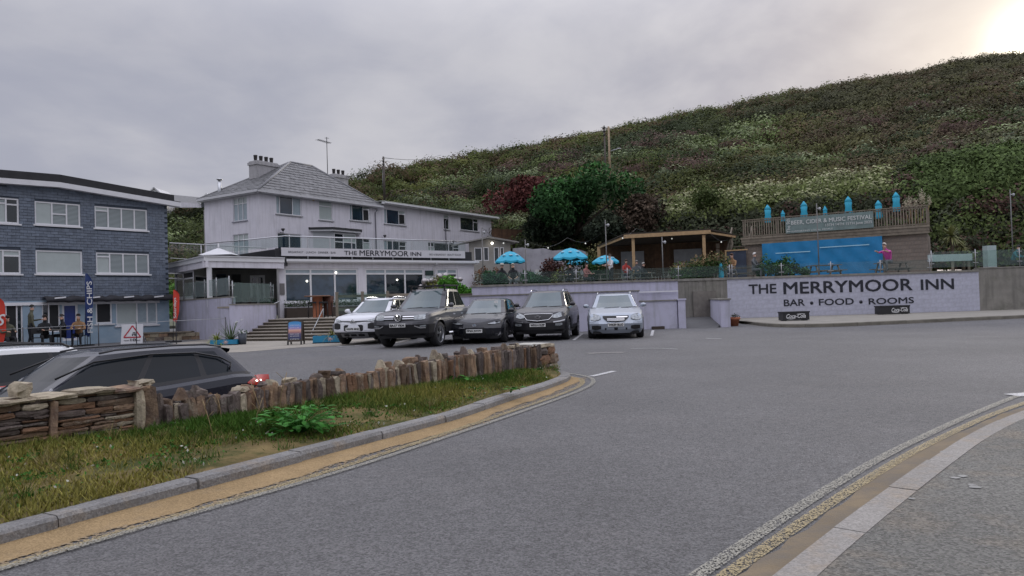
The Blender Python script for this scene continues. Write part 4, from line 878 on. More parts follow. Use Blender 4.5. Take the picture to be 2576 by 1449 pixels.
for px, py in ((773, 707), (846, 686), (1000, 704)):
    q = FL.p(px, py, -.0); MB().ball((q[0], .04, q[1]), .05, 8).build('lamp', M('lit_bulb', (1, .93, .8), emit=3), low)
# lean-to cabin on the terrace at the right
FC = Frame(at(1180, 640, 50)[:2], (.93, .36)); 
cb = empty('garden_cabin', FC.o, FC.ang, label='small weathered cabin with shallow pitched roof at the right end of the terrace', cat='cabin')
cx1 = FC.p(1284, 620)[0]; cz = FC.p(1200, 612)[1]; cw = [rct(FC, (1193, 623), (1213, 656)), rct(FC, (1216, 622), (1230, 656)), rct(FC, (1242, 622), (1256, 662)), rct(FC, (1258, 622), (1268, 648))]
mb = wallface(MB(), 0, cx1, 2.0, cz, [(a, b, c, min(d, cz - .1)) for a, b, c, d in cw], .08)
mb.add([(cx1, 0, 2), (cx1, 3, 2), (cx1, 3, cz), (cx1, 0, cz)], [(0, 1, 2, 3)]).add([(0, 0, cz), (cx1, 0, cz), (cx1 / 2.2, 0, cz + .3)], [(0, 1, 2)]); mb.build('wall', M('greige_boards', (.30, .285, .26), .7, var=.1), cb)
for a, b, c, d in cw: window(cb, a, b, c, min(d, cz - .1), [(1, [], [m_glassd])], y=.03, fw=.05)
MB().poly([(-.3, -.4, cz + .02), (cx1 / 2.2, -.4, cz + .34), (cx1 + .5, -.4, cz + .0), (cx1 + .5, -.4, cz + .09), (cx1 / 2.2, -.4, cz + .44), (-.3, -.4, cz + .1)], (0, 3.6, 0)).build('roof', M('pale_felt_roof', (.28, .27, .25), .8), cb)
q = FC.p(1238, 612, -.3); MB().ball((q[0], -.3, q[1]), .09, 8).build('lamp', M('lit_bulb', (1, 1, 1)), cb)
# ================================================================== porch, steps, patio
m_flag = M('buff_paving', (.36, .32, .27), .8, var=.12, scale=1.2, bump=.3)
A0 = Vector((-11.8, 31.4, 0)); B0 = at(688, 803, 34.5); B0.z = 0; Wl = Vector((-17.2, 37.8, 0)); Pl = FL.o
pw = empty('terrace_wall', A0, 0, label='lilac rendered wall below the porch, bending back beside the steps', cat='wall')
def wallrun(pts, z0, zt, name, mat, par, o=Vector((0, 0, 0)), th=.25, cap=None):
    mb = MB(); n = len(pts)
    for i in range(n - 1):
        p, q = Vector(pts[i]) - o, Vector(pts[i + 1]) - o; d = (q - p).normalized(); nn = Vector((-d.y, d.x, 0)) * th; za, zb = (zt[i], zt[i + 1]) if isinstance(zt, (list, tuple)) else (zt, zt)
        b = [Vector((v.x, v.y, z)) for v, z in ((p, z0), (q, z0), (q, zb), (p, za))]; mb.poly(b, nn)
    return mb.build(name, mat, par)
up_ = (A0 - Wl).normalized(); mid_ = Wl.lerp(A0, .93)
wallrun([Wl, mid_], -.3, 1.87, 'wall', m_render, pw, A0); wallrun([mid_, A0, B0, Vector((Pl.x - .05, Pl.y, 0))], -.3, [1.54, 1.54, 1.54, 1.54], 'wall', m_render, pw, A0)
wallrun([Wl + Vector((-.02, -.03, 0)), mid_ + Vector((.02, -.03, 0))], 1.871, 1.93, 'coping', m_conc, pw, A0, th=.3)
wallrun([mid_ + Vector((.03, -.03, 0)), A0 + Vector((.04, -.03, 0)), B0 + Vector((.04, 0, 0)), Vector((Pl.x, Pl.y, 0))], 1.541, 1.59, 'coping', m_conc, pw, A0, th=.3)
hr = empty('handrail', A0, 0, label='sloping white metal handrail fixed to the lilac wall beside the steps', cat='handrail')
a = at(573, 812, 31.6) ; b = at(694, 757, 36.9); a = Vector((A0.x - .05, A0.y - .1, a.z)); off = Vector((.12, -.05, 0)); b = Vector((Pl.x + .1, Pl.y - .15, b.z))
MB().tube([a - A0 + off, b - A0 + off], .03, 8).build('rail', m_white, hr)
# porch slab, fascia, post, back walls
c1, l1, r1_ = Vector((-14.07, 33.85, 0)), Vector((-18.07, 38.8, 0)), Vector((-11.3, 36.85, 0)); zf = 3.83
pr = empty('porch', (c1.x, c1.y, 0), 0, label='flat roofed open porch with white post and fascia at the left end of the inn', cat='porch')
lp_ = [v - c1 for v in (l1, c1, r1_)]
def edge_band(pts, z0, z1, th, nm, mat, ins=0.):
    mb = MB()
    for p, q in zip(pts[:-1], pts[1:]):
        d = (q - p).normalized(); nn = Vector((-d.y, d.x, 0)); p2, q2 = p + nn * ins, q + nn * ins; mb.poly([Vector((p2.x, p2.y, z0)), Vector((q2.x, q2.y, z0)), Vector((q2.x, q2.y, z1)), Vector((p2.x, p2.y, z1))], nn * th)
    return mb.build(nm, mat, pr)
edge_band(lp_, zf - .2, zf, .06, 'fascia', m_white); edge_band(lp_, zf - .5, zf - .201, .12, 'beam', m_render2, .06); edge_band(lp_, zf + .001, zf + .05, .1, 'gutter', m_gut, -.05)
bk = [Vector((-11.9, 40.5, 0)) - c1, Vector((-18.5, 41.5, 0)) - c1]
MB().poly([Vector((v.x + .05, v.y + .16, zf - .35)) for v in lp_ + bk], (0, 0, .33)).build('roof', m_roofd, pr)
MB().poly([Vector((v.x, v.y, 1.42)) for v in [Vector(q) - c1 for q in (Wl + Vector((0, .2, 0)), A0 + Vector((-.3, .3, 0)), B0 + Vector((-.3, 0, 0)), Pl)] + bk], (0, 0, .08)).build('floor', m_flag, pr)
ps = at(528, 750, 34.15); MB().box(ps.x - c1.x - .09, ps.x - c1.x + .09, ps.y - c1.y - .09, ps.y - c1.y + .09, 1.5, zf - .5).build('post', m_white, pr)
FP1 = Frame((-17.6, 38.6), (.63, -.78)); Lw = 3.4
pf = empty('porch_room', FP1.o, FP1.ang, label='glazed lobby with white window frames at the left end of the porch', cat='building')
hA = rct(FP1, (437, 689), (489, 747)); hA = (.1, Lw - .15, hA[2], hA[3]); wallface(MB(), 0, Lw, 1.4, zf - .35, [hA], .1).build('wall', m_white, pf)
window(pf, *hA, [(1, [.27], [m_glassd]), (1.3, [.27], [m_glassd])], y=.05, fw=.07, open_=[(1, 0)])
P2 = FP1.w(Lw); FP2 = Frame(P2[:2], (-15.8 - P2.x + .25, 38.9 - P2.y)); L2 = 3.0
pg_ = empty('porch_room', FP2.o, FP2.ang, label='side of the glazed lobby facing into the porch', cat='building')
wallface(MB(), 0, L2, 1.4, zf - .35, [(.2, L2 - .1, 1.6, 3.1)], .1).build('wall', M('pale_putty_wall', (.36, .37, .36), .8), pg_); window(pg_, .2, L2 - .1, 1.6, 3.1, [(1, [.2], [m_glassd])], y=.05, fw=.07)
FBk = Frame((-16.3, 38.9), (3.9, .35)); Lb = 4.3
pb_ = empty('porch_back_wall', FBk.o, FBk.ang, label='shaded entrance wall at the back of the porch with white double doors', cat='building')
dA = rct(FBk, (536, 690), (570, 760)); dB = rct(FBk, (582, 690), (608, 770)); dC = rct(FBk, (629, 693), (668, 770)); dA, dB, dC = [(a, b, 1.5, min(d, 3.3)) for a, b, c, d in (dA, dB, dC)]
wallface(MB(), -.3, Lb, 1.4, zf - .35, [dA, dB, dC], .1).build('wall', M('mid_grey_wall', (.22, .22, .215), .85), pb_)  # even mid grey, darker than the outer walls
window(pb_, *dA, [(1, [], [m_reflg])], y=.05, fw=.05, fm=M('dark_blue_frame', (.03, .05, .1), .5)); window(pb_, *dB, [(1, [], [m_void])], y=.05, fw=.05, fm=m_darkgrey)
window(pb_, *dC, [(1, [], [m_glassd]), (1, [], [m_glassd])], y=.03, fw=.11, name='door')
# railings left of the porch on the flat roof behind
rg = empty('roof_railing', at(428, 645, 46), 0, label='pale metal railing with thin bars between the slate building and the inn', cat='railing'); o_ = rg.location
a, b = at(427, 611, 46), at(672, 624, 44.5); c_ = at(427, 646, 46); MB().tube([a - o_, b - o_], .035, 6).build('rail', m_gut, rg); MB().tube([a - o_ - Vector((0, 0, .95)), b - o_ - Vector((0, 0, .95))], .02, 4).build('rail', m_gut, rg)
br_ = MB()
for i in range(70): p = a.lerp(b, i / 69) - o_; br_.tube([p, p - Vector((0, 0, .95))], .009, 3)
br_.build('bars', m_galv, rg, kind='stuff')
for t in (.33, .66, 1): p = a.lerp(b, t) - o_; MB().tube([p, p - Vector((0, 0, 1.1))], .035, 5).build('post', m_gut, rg)
MB().box(-19.5 - 0, -12.2, 44.5, 52, 3.2, 3.45).build('link_block', M('dark_link_roof', (.09, .09, .09), .9), tag(empty('rear_block', (0, 0, 0)), 'low dark flat roofed block between the two buildings', 'building'))
# white folded marquee top (small canopy) on porch roof
cn = empty('canopy_top', at(552, 640, 38), 0, label='small white peaked canopy top poking above the porch roof', cat='canopy'); k = MB()
k.add([(-.85, -.6, -.05), (.85, -.6, -.05), (.85, .6, -.05), (-.85, .6, -.05), (-.05, 0, .34), (-.25, 0, .26)], [(0, 1, 4), (1, 2, 4), (2, 3, 5, 4), (3, 0, 4, 5)]); k.build('canvas', m_white, cn); MB().lathe([(.05, .35), (.04, .5), (.005, .6)], 6, (-.05, 0, 0)).build('finial', m_white, cn)
# glass balustrade along the porch wall
def balustrade(pts, z0, h, lab, gm, seg=1.3, rail=False, pz=None, clamp=True, name='glass_balustrade'):
    o = empty(name, pts[0], 0, label=lab, cat='balustrade'); p0 = Vector(pts[0])
    for a, b in zip(pts[:-1], pts[1:]):
        a, b = Vector(a), Vector(b); L_ = (b - a).length; n = max(1, round(L_ / seg)); d = (b - a).normalized()
        for i in range(n + 1):
            p = a.lerp(b, i / n) - p0
            q = MB().tube([(p.x, p.y, z0), (p.x, p.y, z0 + h * (1.04 if clamp else 1))], .024, 6)
            if clamp:
                for zz in (.3, .85): q.beam(p + Vector((0, 0, z0 + h * zz)) - d * .13, p + Vector((0, 0, z0 + h * zz)) + d * .13, .03, .035)
            q.build('post', m_galv, o)
            if i < n: e_ = a.lerp(b, (i + 1) / n) - p0; MB().beam(p + d * .06 + Vector((0, 0, z0 + h / 2 + .02)), e_ - d * .06 + Vector((0, 0, z0 + h / 2 + .02)), .012, h - .1).build('glass_panel', gm, o)
    if rail: MB().tube([Vector(q) - p0 + Vector((0, 0, z0 + h)) for q in pts], .03, 6).build('rail', m_galv, o)
    return o
balustrade([Wl.lerp(A0, .12) + Vector((.05, .12, 0)), mid_ + Vector((-.05, .12, 0))], 1.93, .85, 'glass balustrade with steel posts on the left part of the porch wall', m_balglass, 1.5)
balustrade([A0 + Vector((-.15, .2, 0)), B0 + Vector((-.12, .1, 0)), Vector((Pl.x - .15, Pl.y - .1, 0))], 1.59, .95, 'glass balustrade on the wall above the steps handrail', m_balglass2, 2.4)
# steps
st = empty('steps', A0, 0, label='wide flight of six dark stone steps with pale nosings up to the patio', cat='steps')
Cc_ = G(800, 861, .0); Cc_ = Vector((-7.2, 29.4, 0)); Dd_ = at(842, 799, 33.4); Dd_.z = 0; NS = 7; rise = zP / NS
m_rise = M('dark_stone_riser', (.115, .095, .07), .9, var=.3, scale=3, bump=.4, rnd=.1)  # mottled dark brown risers below the paler nosings
for i in range(NS):
    f0, f1 = i / NS, (i + 1) / NS; a, b = A0.lerp(B0, f0) - A0, Cc_.lerp(Dd_, f0) - A0; a2, b2 = B0 - A0, Dd_ - A0
    o = MB().poly([Vector((v.x, v.y, i * rise)) for v in (a, b, b2, a2)], (0, 0, rise - .035)).build('step', m_rise, st)
    nx_ = (b - a).normalized(); fw_ = Vector((nx_.y, -nx_.x, 0)) * .03; a3, b3 = A0.lerp(B0, f1) - A0, Cc_.lerp(Dd_, f1) - A0
    MB().poly([Vector((v.x, v.y, (i + 1) * rise - .034)) for v in (a + fw_, b + fw_, b3, a3)], (0, 0, .034)).build('nosing', m_flag, o)
MB().poly([Vector((v.x, v.y, -.2)) for v in (B0, Dd_, Vector((-5.6, 34.2, 0)), Vector((2.3, 40.5, 0)), FL.w(xR, .2), FL.w(0, .2))], (0, 0, zP + .2)).build('patio', m_flag, kind='structure')
# centre handrail on the steps
h2 = empty('handrail', (-9.3, 31, 0), 0, label='thin galvanised handrail down the middle of the steps', cat='handrail')
a = at(782, 866 - 40, 30.6); k = MB(); pA, pB, pC = at(783, 840, 30.9), at(813, 782, 33.9), at(834, 782, 34.0)
k.tube([pA - Vector((-9.3, 31, 0)), pB - Vector((-9.3, 31, 0)) + Vector((0, 0, .1))], .022, 6); pA2 = pA.copy(); pA2.z = .1; k.tube([pA2 - Vector((-9.3, 31, 0)), pA - Vector((-9.3, 31, 0))], .022, 6); pB2 = pB.copy(); pB2.z = zP; k.tube([pB2 - Vector((-9.3, 31, 0)), pB - Vector((-9.3, 31, 0)) + Vector((0, 0, .1))], .022, 6); k.build('rail', m_galv, h2)
# patio furniture: planter table and two woven tub stools
m_wick = M('brown_woven_rattan', (.14, .055, .035), .7, var=.3, scale=30, bump=.6)
m_terra = M('terracotta', (.42, .15, .075), .8, var=.15, scale=4)
def px_on(px, Y, z): q = at(px, 700, Y); return Vector((q.x, q.y, z))
tb = empty('patio_table', px_on(797, 35.4, zP), .1, label='round terracotta coloured pedestal bar table on the patio above the steps', cat='table')
MB().lathe([(.24, 0), (.22, .1), (.24, .9), (.24, 1.0)], 14).build('pedestal', m_terra, tb); MB().lathe([(.01, 1.0), (.62, 1.0), (.62, 1.05), (.01, 1.06)], 20).build('tabletop', M('table_board', (.25, .13, .08), .5), tb)
for px, Y, lab in ((784, 35.2, 'dark slim bar stool left of the round patio table'), (812, 35.3, 'dark slim bar stool right of the round patio table'), (824, 35.8, 'brown woven bar chair at the right of the patio table')):
    s_ = empty('bar_stool', px_on(px, Y, zP), .2, label=lab, cat='stool', group=None); wv_ = 'woven' in lab
    for i, (x, y) in enumerate(((-.17, -.17), (.17, -.17), (.17, .17), (-.17, .17))): MB().tube([(x * 1.15, y * 1.15, 0), (x, y, .72)], .018, 5).build('leg', m_black, s_)
    MB().box(-.2, .2, -.2, .2, .68, .76).build('seat', m_wick if wv_ else m_black, s_)
    if wv_: MB().lathe([(.20, .1), (.24, .7), (.28, 1.02), (.25, 1.02), (.22, .78)], 12).build('backrest', m_wick, s_)
# timber and glass fence at the right of the steps
fc = empty('patio_fence', Dd_, 0, label='weathered timber rail fence with green tinted glass beside the patio', cat='fence')
fa, fb = Dd_ + Vector((.1, .1, zP)), Vector((-3.6, 35.0, zP)); 
for i in range(5):
    p = fa.lerp(fb, i / 4) - Dd_; MB().box(p.x - .06, p.x + .06, p.y - .06, p.y + .06, zP - .4, zP + 1.15).build('post', m_wood, fc)
    if i < 4:
        q = fa.lerp(fb, (i + 1) / 4) - Dd_
        for zz in (.35, .95): MB().beam(p + Vector((0, 0, zz)), q + Vector((0, 0, zz)), .05, .12).build('rail', m_wood, fc)
        if i < 2: MB().beam(p + Vector((.05, -.05, .62)), q + Vector((-.05, -.05, .62)), .012, .95).build('glass_panel', m_balglass2, fc)
MB().poly([Vector((v.x, v.y, 0)) - Dd_ * 1 for v in (Dd_, Cc_ + Vector((.0, .1, 0)), Vector((-5.2, 30.6, 0)), Vector((-4.2, 34.6, 0)))], (0, 0, .62)).build('planter_block', M('grey_block', (.2, .2, .22), .85, var=.15), fc)
# ================================================================== retaining walls of the beer garden
YW = 37.0; zwt = 2.2
def wx(px, Y=YW, py=740): return at(px, py, Y).x
rw = empty('retaining_wall', (wx(1187), YW, 0), 0, label='long lilac painted retaining wall with concrete coping behind the parked cars', cat='wall')
def lw(px, Y=YW): return wx(px, Y) - wx(1187)
MB().box(0, lw(1706), 0, .3, -.3, zwt - .1).build('wall', m_render, rw)
for i in range(12): a = lw(1187) - .05 + (lw(1706) - 0) * i / 12; b = lw(1187) + (lw(1706)) * (i + 1) / 12; MB().box(a + .004, b - .056, -.06, .34, zwt - .099, zwt + RN.uniform(-.005, .005)).build('coping_stone', m_conc, rw)
# set-back lower front wall with ledges and end pier
fwz = lambda px, py, Y: at(px, py, Y).z
Yf = 30.6
lf = empty('front_wall', (wx(1160, Yf), Yf, 0), 0, label='low stepped lilac wall in front of the retaining wall, ending in a square pier', cat='wall'); l0 = lf.location.x
z1, z2, z3 = fwz(1300, 740, Yf), fwz(1560, 734, Yf), fwz(1650, 758, Yf)
MB().box(0, wx(1381, Yf) - l0, 0, .22, -.2, z1 - .04).box(wx(1381, Yf) - l0, wx(1608, Yf) - l0, .0, .22, -.2, z2).box(wx(1608, Yf) - l0, wx(1702, Yf) - l0, .0, .22, -.2, z3).build('wall', m_render, lf)
for a, b, z in ((1160, 1381, z1 - .04), (1381, 1608, z2), (1608, 1702, z3)): MB().box(wx(a, Yf) - l0 - .02, wx(b, Yf) - l0 + .02, -.04, .26, z + .002, z + .05).build('coping', m_conc, lf)
MB().box(wx(1704, Yf) - l0, wx(1722, Yf) - l0, -.1, .4, -.1, z3 + .02).box(wx(1702, Yf) - l0, wx(1724, Yf) - l0, -.14, .44, z3 + .02, z3 + .08).build('pier', m_render, lf)
MB().box(wx(1722, Yf) - l0 - .28, wx(1722, Yf) - l0 - .02, .4, 6.3, -.1, z3 - .3).build('return_wall', m_render, lf)
zr_ = fwz(1608, 735, 33.4); MB().beam((wx(1188, 33.4) - l0, 33.4 - Yf, zr_), (wx(1706, 33.4) - l0, 33.4 - Yf, zr_), .05, .05).build('pipe', m_white, lf)
MB().box(wx(1187, 33.5) - l0, wx(1704, 33.5) - l0, 33.5 - Yf, 33.7 - Yf, -.1, zr_ - .03).build('wall', m_render, lf)
pk = MB().box(wx(1635, Yf) - l0, wx(1665, Yf) - l0, -.35, -.1, 0, .12).build('parking_block', M('dark_timber', (.06, .045, .035), .9), lf)
MB().box(-.28, .28, -.02, 0, -.2, .2).build('notice', M('faded_notice', (.5, .5, .6), .6), tag(empty('wall_notice', (wx(1402), YW - .02, zwt - .42)), 'small faded white notice on the lilac retaining wall above the cars', 'notice'))
# bare concrete gate recess
gt = empty('concrete_wall', (wx(1706), YW, 0), 0, label='bare board marked concrete wall between the two lilac walls above the ramp', cat='wall'); l0 = gt.location.x
nb = 14
for i in range(nb):
    a = (wx(1830) - l0) * i / nb; b = (wx(1830) - l0) * (i + 1) / nb; MB().box(a + .003, b - .003, .0 + RN.uniform(-.012, .012), .3, -.2, zwt - .12).build('panel', m_conc, gt)
MB().box(-.02, wx(1830) - l0, -.05, .34, zwt - .119, zwt).build('coping', m_conc, gt)
MB().box(wx(1742) - l0, wx(1800) - l0, -.12, -.06, .12, 1.55).build('recess_board', M('board_marked_concrete', (.22, .2, .175), .85, var=.2, streak=((.11, .1, .09), .7)), gt)
MB().add([(wx(1722, Yf), Yf, .006), (wx(1800, Yf - 1), Yf - 1, .006), (wx(1835), YW - .06, .28), (wx(1722, 36.9), YW - .06, .28)], [(0, 1, 2, 3)]).build('ramp', M('dark_ramp_asphalt', (.10, .10, .10), .85, bump=.5), kind='structure')
# pier wall right of the ramp
pq = empty('low_wall', (wx(1812, 30.4), 30.4, 0), 0, label='short lilac wall with coping beside the ramp and flowerpot', cat='wall'); l0 = pq.location.x
zc = fwz(1815, 755, 30.4); xe_ = wx(1837, YW) - l0
MB().poly([(0, 0, -.1), (.38, 0, -.1), (.38, 0, zc), (0, 0, zc)], (1.3, 6.5, 0)).build('wall', m_render, pq); MB().poly([(-.05, -.05, zc + .002), (.43, -.05, zc + .002), (1.75, 6.5, zc + .002), (1.25, 6.5, zc + .002)], (0, 0, .06)).build('coping', m_conc, pq)
# signed wall
sw2 = empty('signed_wall', (wx(1830), YW, 0), 0, label='lilac block wall painted with the inn name in big dark letters', cat='wall'); l0 = sw2.location.x; X1 = wx(2464) - l0
wm = MB(); rows = 11; 
MB().box(0, X1, .02, .3, -.1, zwt - .1).build('backing', m_render, sw2)
m_blk_ = M('painted_block', (.49, .495, .585), .75, var=.05, scale=3, bump=.4, rnd=.04, blot=((.38, .38, .43), 2.2, .5, .7, .5), streak=((.33, .33, .37), .4))
bw__, bh__ = .62, .215; me_b = MB().box(0, 1, 0, .022, 0, 1).mesh('block', m_blk_); nblk = 0
for r_ in range(11):
    x = -(r_ % 2) * bw__ / 2; z = -.05 + r_ * bh__
    while x < X1:
        a, b = max(0, x), min(X1, x + bw__); zt_ = min(z + bh__, zwt - .1)
        if b - a > .08 and zt_ - z > .05: o = link('block', me_b, sw2); o.location = (a + .002, RN.uniform(-.002, .002), z + .002); o.scale = (b - a - .004, 1, zt_ - z - .004)
        x += bw__
for i in range(10): MB().box(X1 * i / 10 + .003, X1 * (i + 1) / 10 - .003, -.06, .34, zwt - .099, zwt + RN.uniform(-.004, .004)).build('coping_stone', m_conc, sw2)
FW = Frame((wx(1830), YW), (1, 0)); Z9 = zrect(2100 * TD, 840 * TD, .4519 * TD)
for s_, xa, xb, zt_, zb_ in (('THE', 632, 830, 148, 216), ('MERRYMOOR', 876, 1790, 132, 218), ('INN', 1845, 2082, 112, 187), ('BAR', 880, 1030, 254, 302), ('·', 1068, 1088, 270, 288), ('FOOD', 1127, 1376, 250, 297), ('·', 1415, 1435, 262, 280), ('ROOMS', 1478, 1800, 245, 290)):
    a = FW.p(*Z9(xa, zt_)); b = FW.p(*Z9(xa, zb_)); c_ = FW.p(*Z9(xb, (zt_ + zb_) / 2))
    if s_ == '·': MB().lathe([(.001, -.008), (.085, -.008), (.085, 0)], 12, ((a[0] + c_[0]) / 2, -.004, (a[1] + b[1]) / 2), axis='y').build('dot', m_ink, sw2)
    else: text_mesh(s_, a[0], c_[0], b[1], a[1], -.004, m_ink, 'lettering', sw2, bold=.009, ext=.003)
rc = empty('concrete_wall', (wx(2464), YW, 0), 0, label='tall stained bare concrete wall at the right edge', cat='wall'); wc_ = MB().box(0.003, 12, .02, .35, -.1, zwt + .05); wc_.build('wall', m_conc, rc); MB().box(0, 12, -.02, .38, zwt + .052, zwt + .11).build('coping', m_conc, rc)
# pavement in front of the signed wall, curved kerb
kp = [G(*p) for p in ((1862, 812), (1900, 819), (1950, 824), (1990, 825.5), (2060, 824), (2140, 821), (2250, 816), (2400, 809), (2576, 801), (2800, 790))]
kp = dens(smooth(dens([Vector((wx(1850, 30.5), 31.3, 0))] + kp, .5), 3), .3)
kg = empty('kerb', (0, 0, 0), label='curved kerb round the raised pavement under the signed wall', kind='structure'); kerbstones(kp, kg, 0, .15, .14, L=.95, mat=M('dirty_kerb', (.20, .185, .15), .9, var=.2, rnd=.12, bump=.4))
MB().grid([[Vector((p.x, p.y, .137)) + side(kp, i) * .14, Vector((p.x + (0 if i else .3), max(YW + .01, p.y + .1), .15))] for i, p in enumerate(kp)], sm=False).build('pavement', M('buff_pavement', (.30, .28, .24), .85, var=.12, scale=1, bump=.5, blot=((.2, .19, .17), 1.4, .5, .7, .6)), kind='structure')
line('kerb_dust', [p - side(kp, i) * .12 for i, p in enumerate(kp)], .16, .008, m_patch)
# benches made of drink coolers
m_cool = M('black_cooler_box', (.018, .018, .02), .4, var=.15, scale=6); m_wprint = M('white_print', (.7, .7, .7), .5, var=0)
def cooler(tlx, brx, top, bot, lab, yaw, tx0, tx1):
    z0 = .14; q = G((tlx + brx) / 2, bot, z0); Wd = (brx - tlx) * q.y / FPX * .96; Hh = (bot - top) * q.y / FPX * .94
    o = empty('cooler_bench', (q.x, q.y + .25, z0), yaw, label=lab, cat='bench')
    MB().box(-Wd / 2, Wd / 2, -.25, .25, .03, Hh - .06).build('box', m_cool, o); MB().box(-Wd / 2 - .02, Wd / 2 + .02, -.27, .27, Hh - .059, Hh).build('lid', m_cool, o)
    for sx in (-1, 1): MB().box(sx * (Wd / 2 - .12) - .05, sx * (Wd / 2 - .12) + .05, -.22, .22, 0, .03).build('foot', m_black, o)
    a, b = -Wd / 2 + Wd * tx0, -Wd / 2 + Wd * tx1; zc_ = Hh * .5; lt = text_mesh('Coca‑Cola'.replace('‑', '-'), a, b, zc_ - Hh * .20, zc_ + Hh * .24, -.253, m_wprint, 'lettering', o, shear=.35, bold=.008)
    sw3 = MB(); sw3.grid([[(a + (b - a) * (.02 + .45 * t), -.2545, zc_ - Hh * (.20 + .05 * math.sin(t * 3.1))), (a + (b - a) * (.02 + .45 * t), -.2545, zc_ - Hh * (.20 + .05 * math.sin(t * 3.1)) - .012 - .014 * math.sin(t * 3.1))] for t in np.linspace(0, 1, 10)]); sw3.grid([[(a + (b - a) * (.55 + .42 * t), -.2545, zc_ + Hh * (.22 + .04 * math.sin(t * 3.1))), (a + (b - a) * (.55 + .42 * t), -.2545, zc_ + Hh * (.22 + .04 * math.sin(t * 3.1)) - .02)] for t in np.linspace(0, 1, 8)]); sw3.build('swash', m_wprint, o)
cooler(1968, 2038, 782, 807, 'black drinks cooler bench with white script, left one on the pavement', .02, .12, .86)
cooler(2212, 2291, 767, 791, 'black drinks cooler bench with white script, right one against the wall', .03, .38, .93)
# flowerpot
fp_ = G(1848, 820, 0); o = empty('flowerpot', fp_, 0, label='terracotta flowerpot with dark plant at the pavement corner', cat='flowerpot')
MB().lathe([(.001, 0), (.15, 0), (.20, .26), (.235, .26), (.245, .37), (.21, .37), (.2, .33), (.001, .32)], 18).build('pot', m_terra, o)
dk = np.random.RandomState(3).normal(size=(140, 3)) * [.09, .09, .05] + [0, 0, .40]; tag(link('leaves', leaves(dk, .03, np.tile([.04, .05, .02], (140, 1)), m_leaf, 'pot_leaves'), o), kind='stuff')
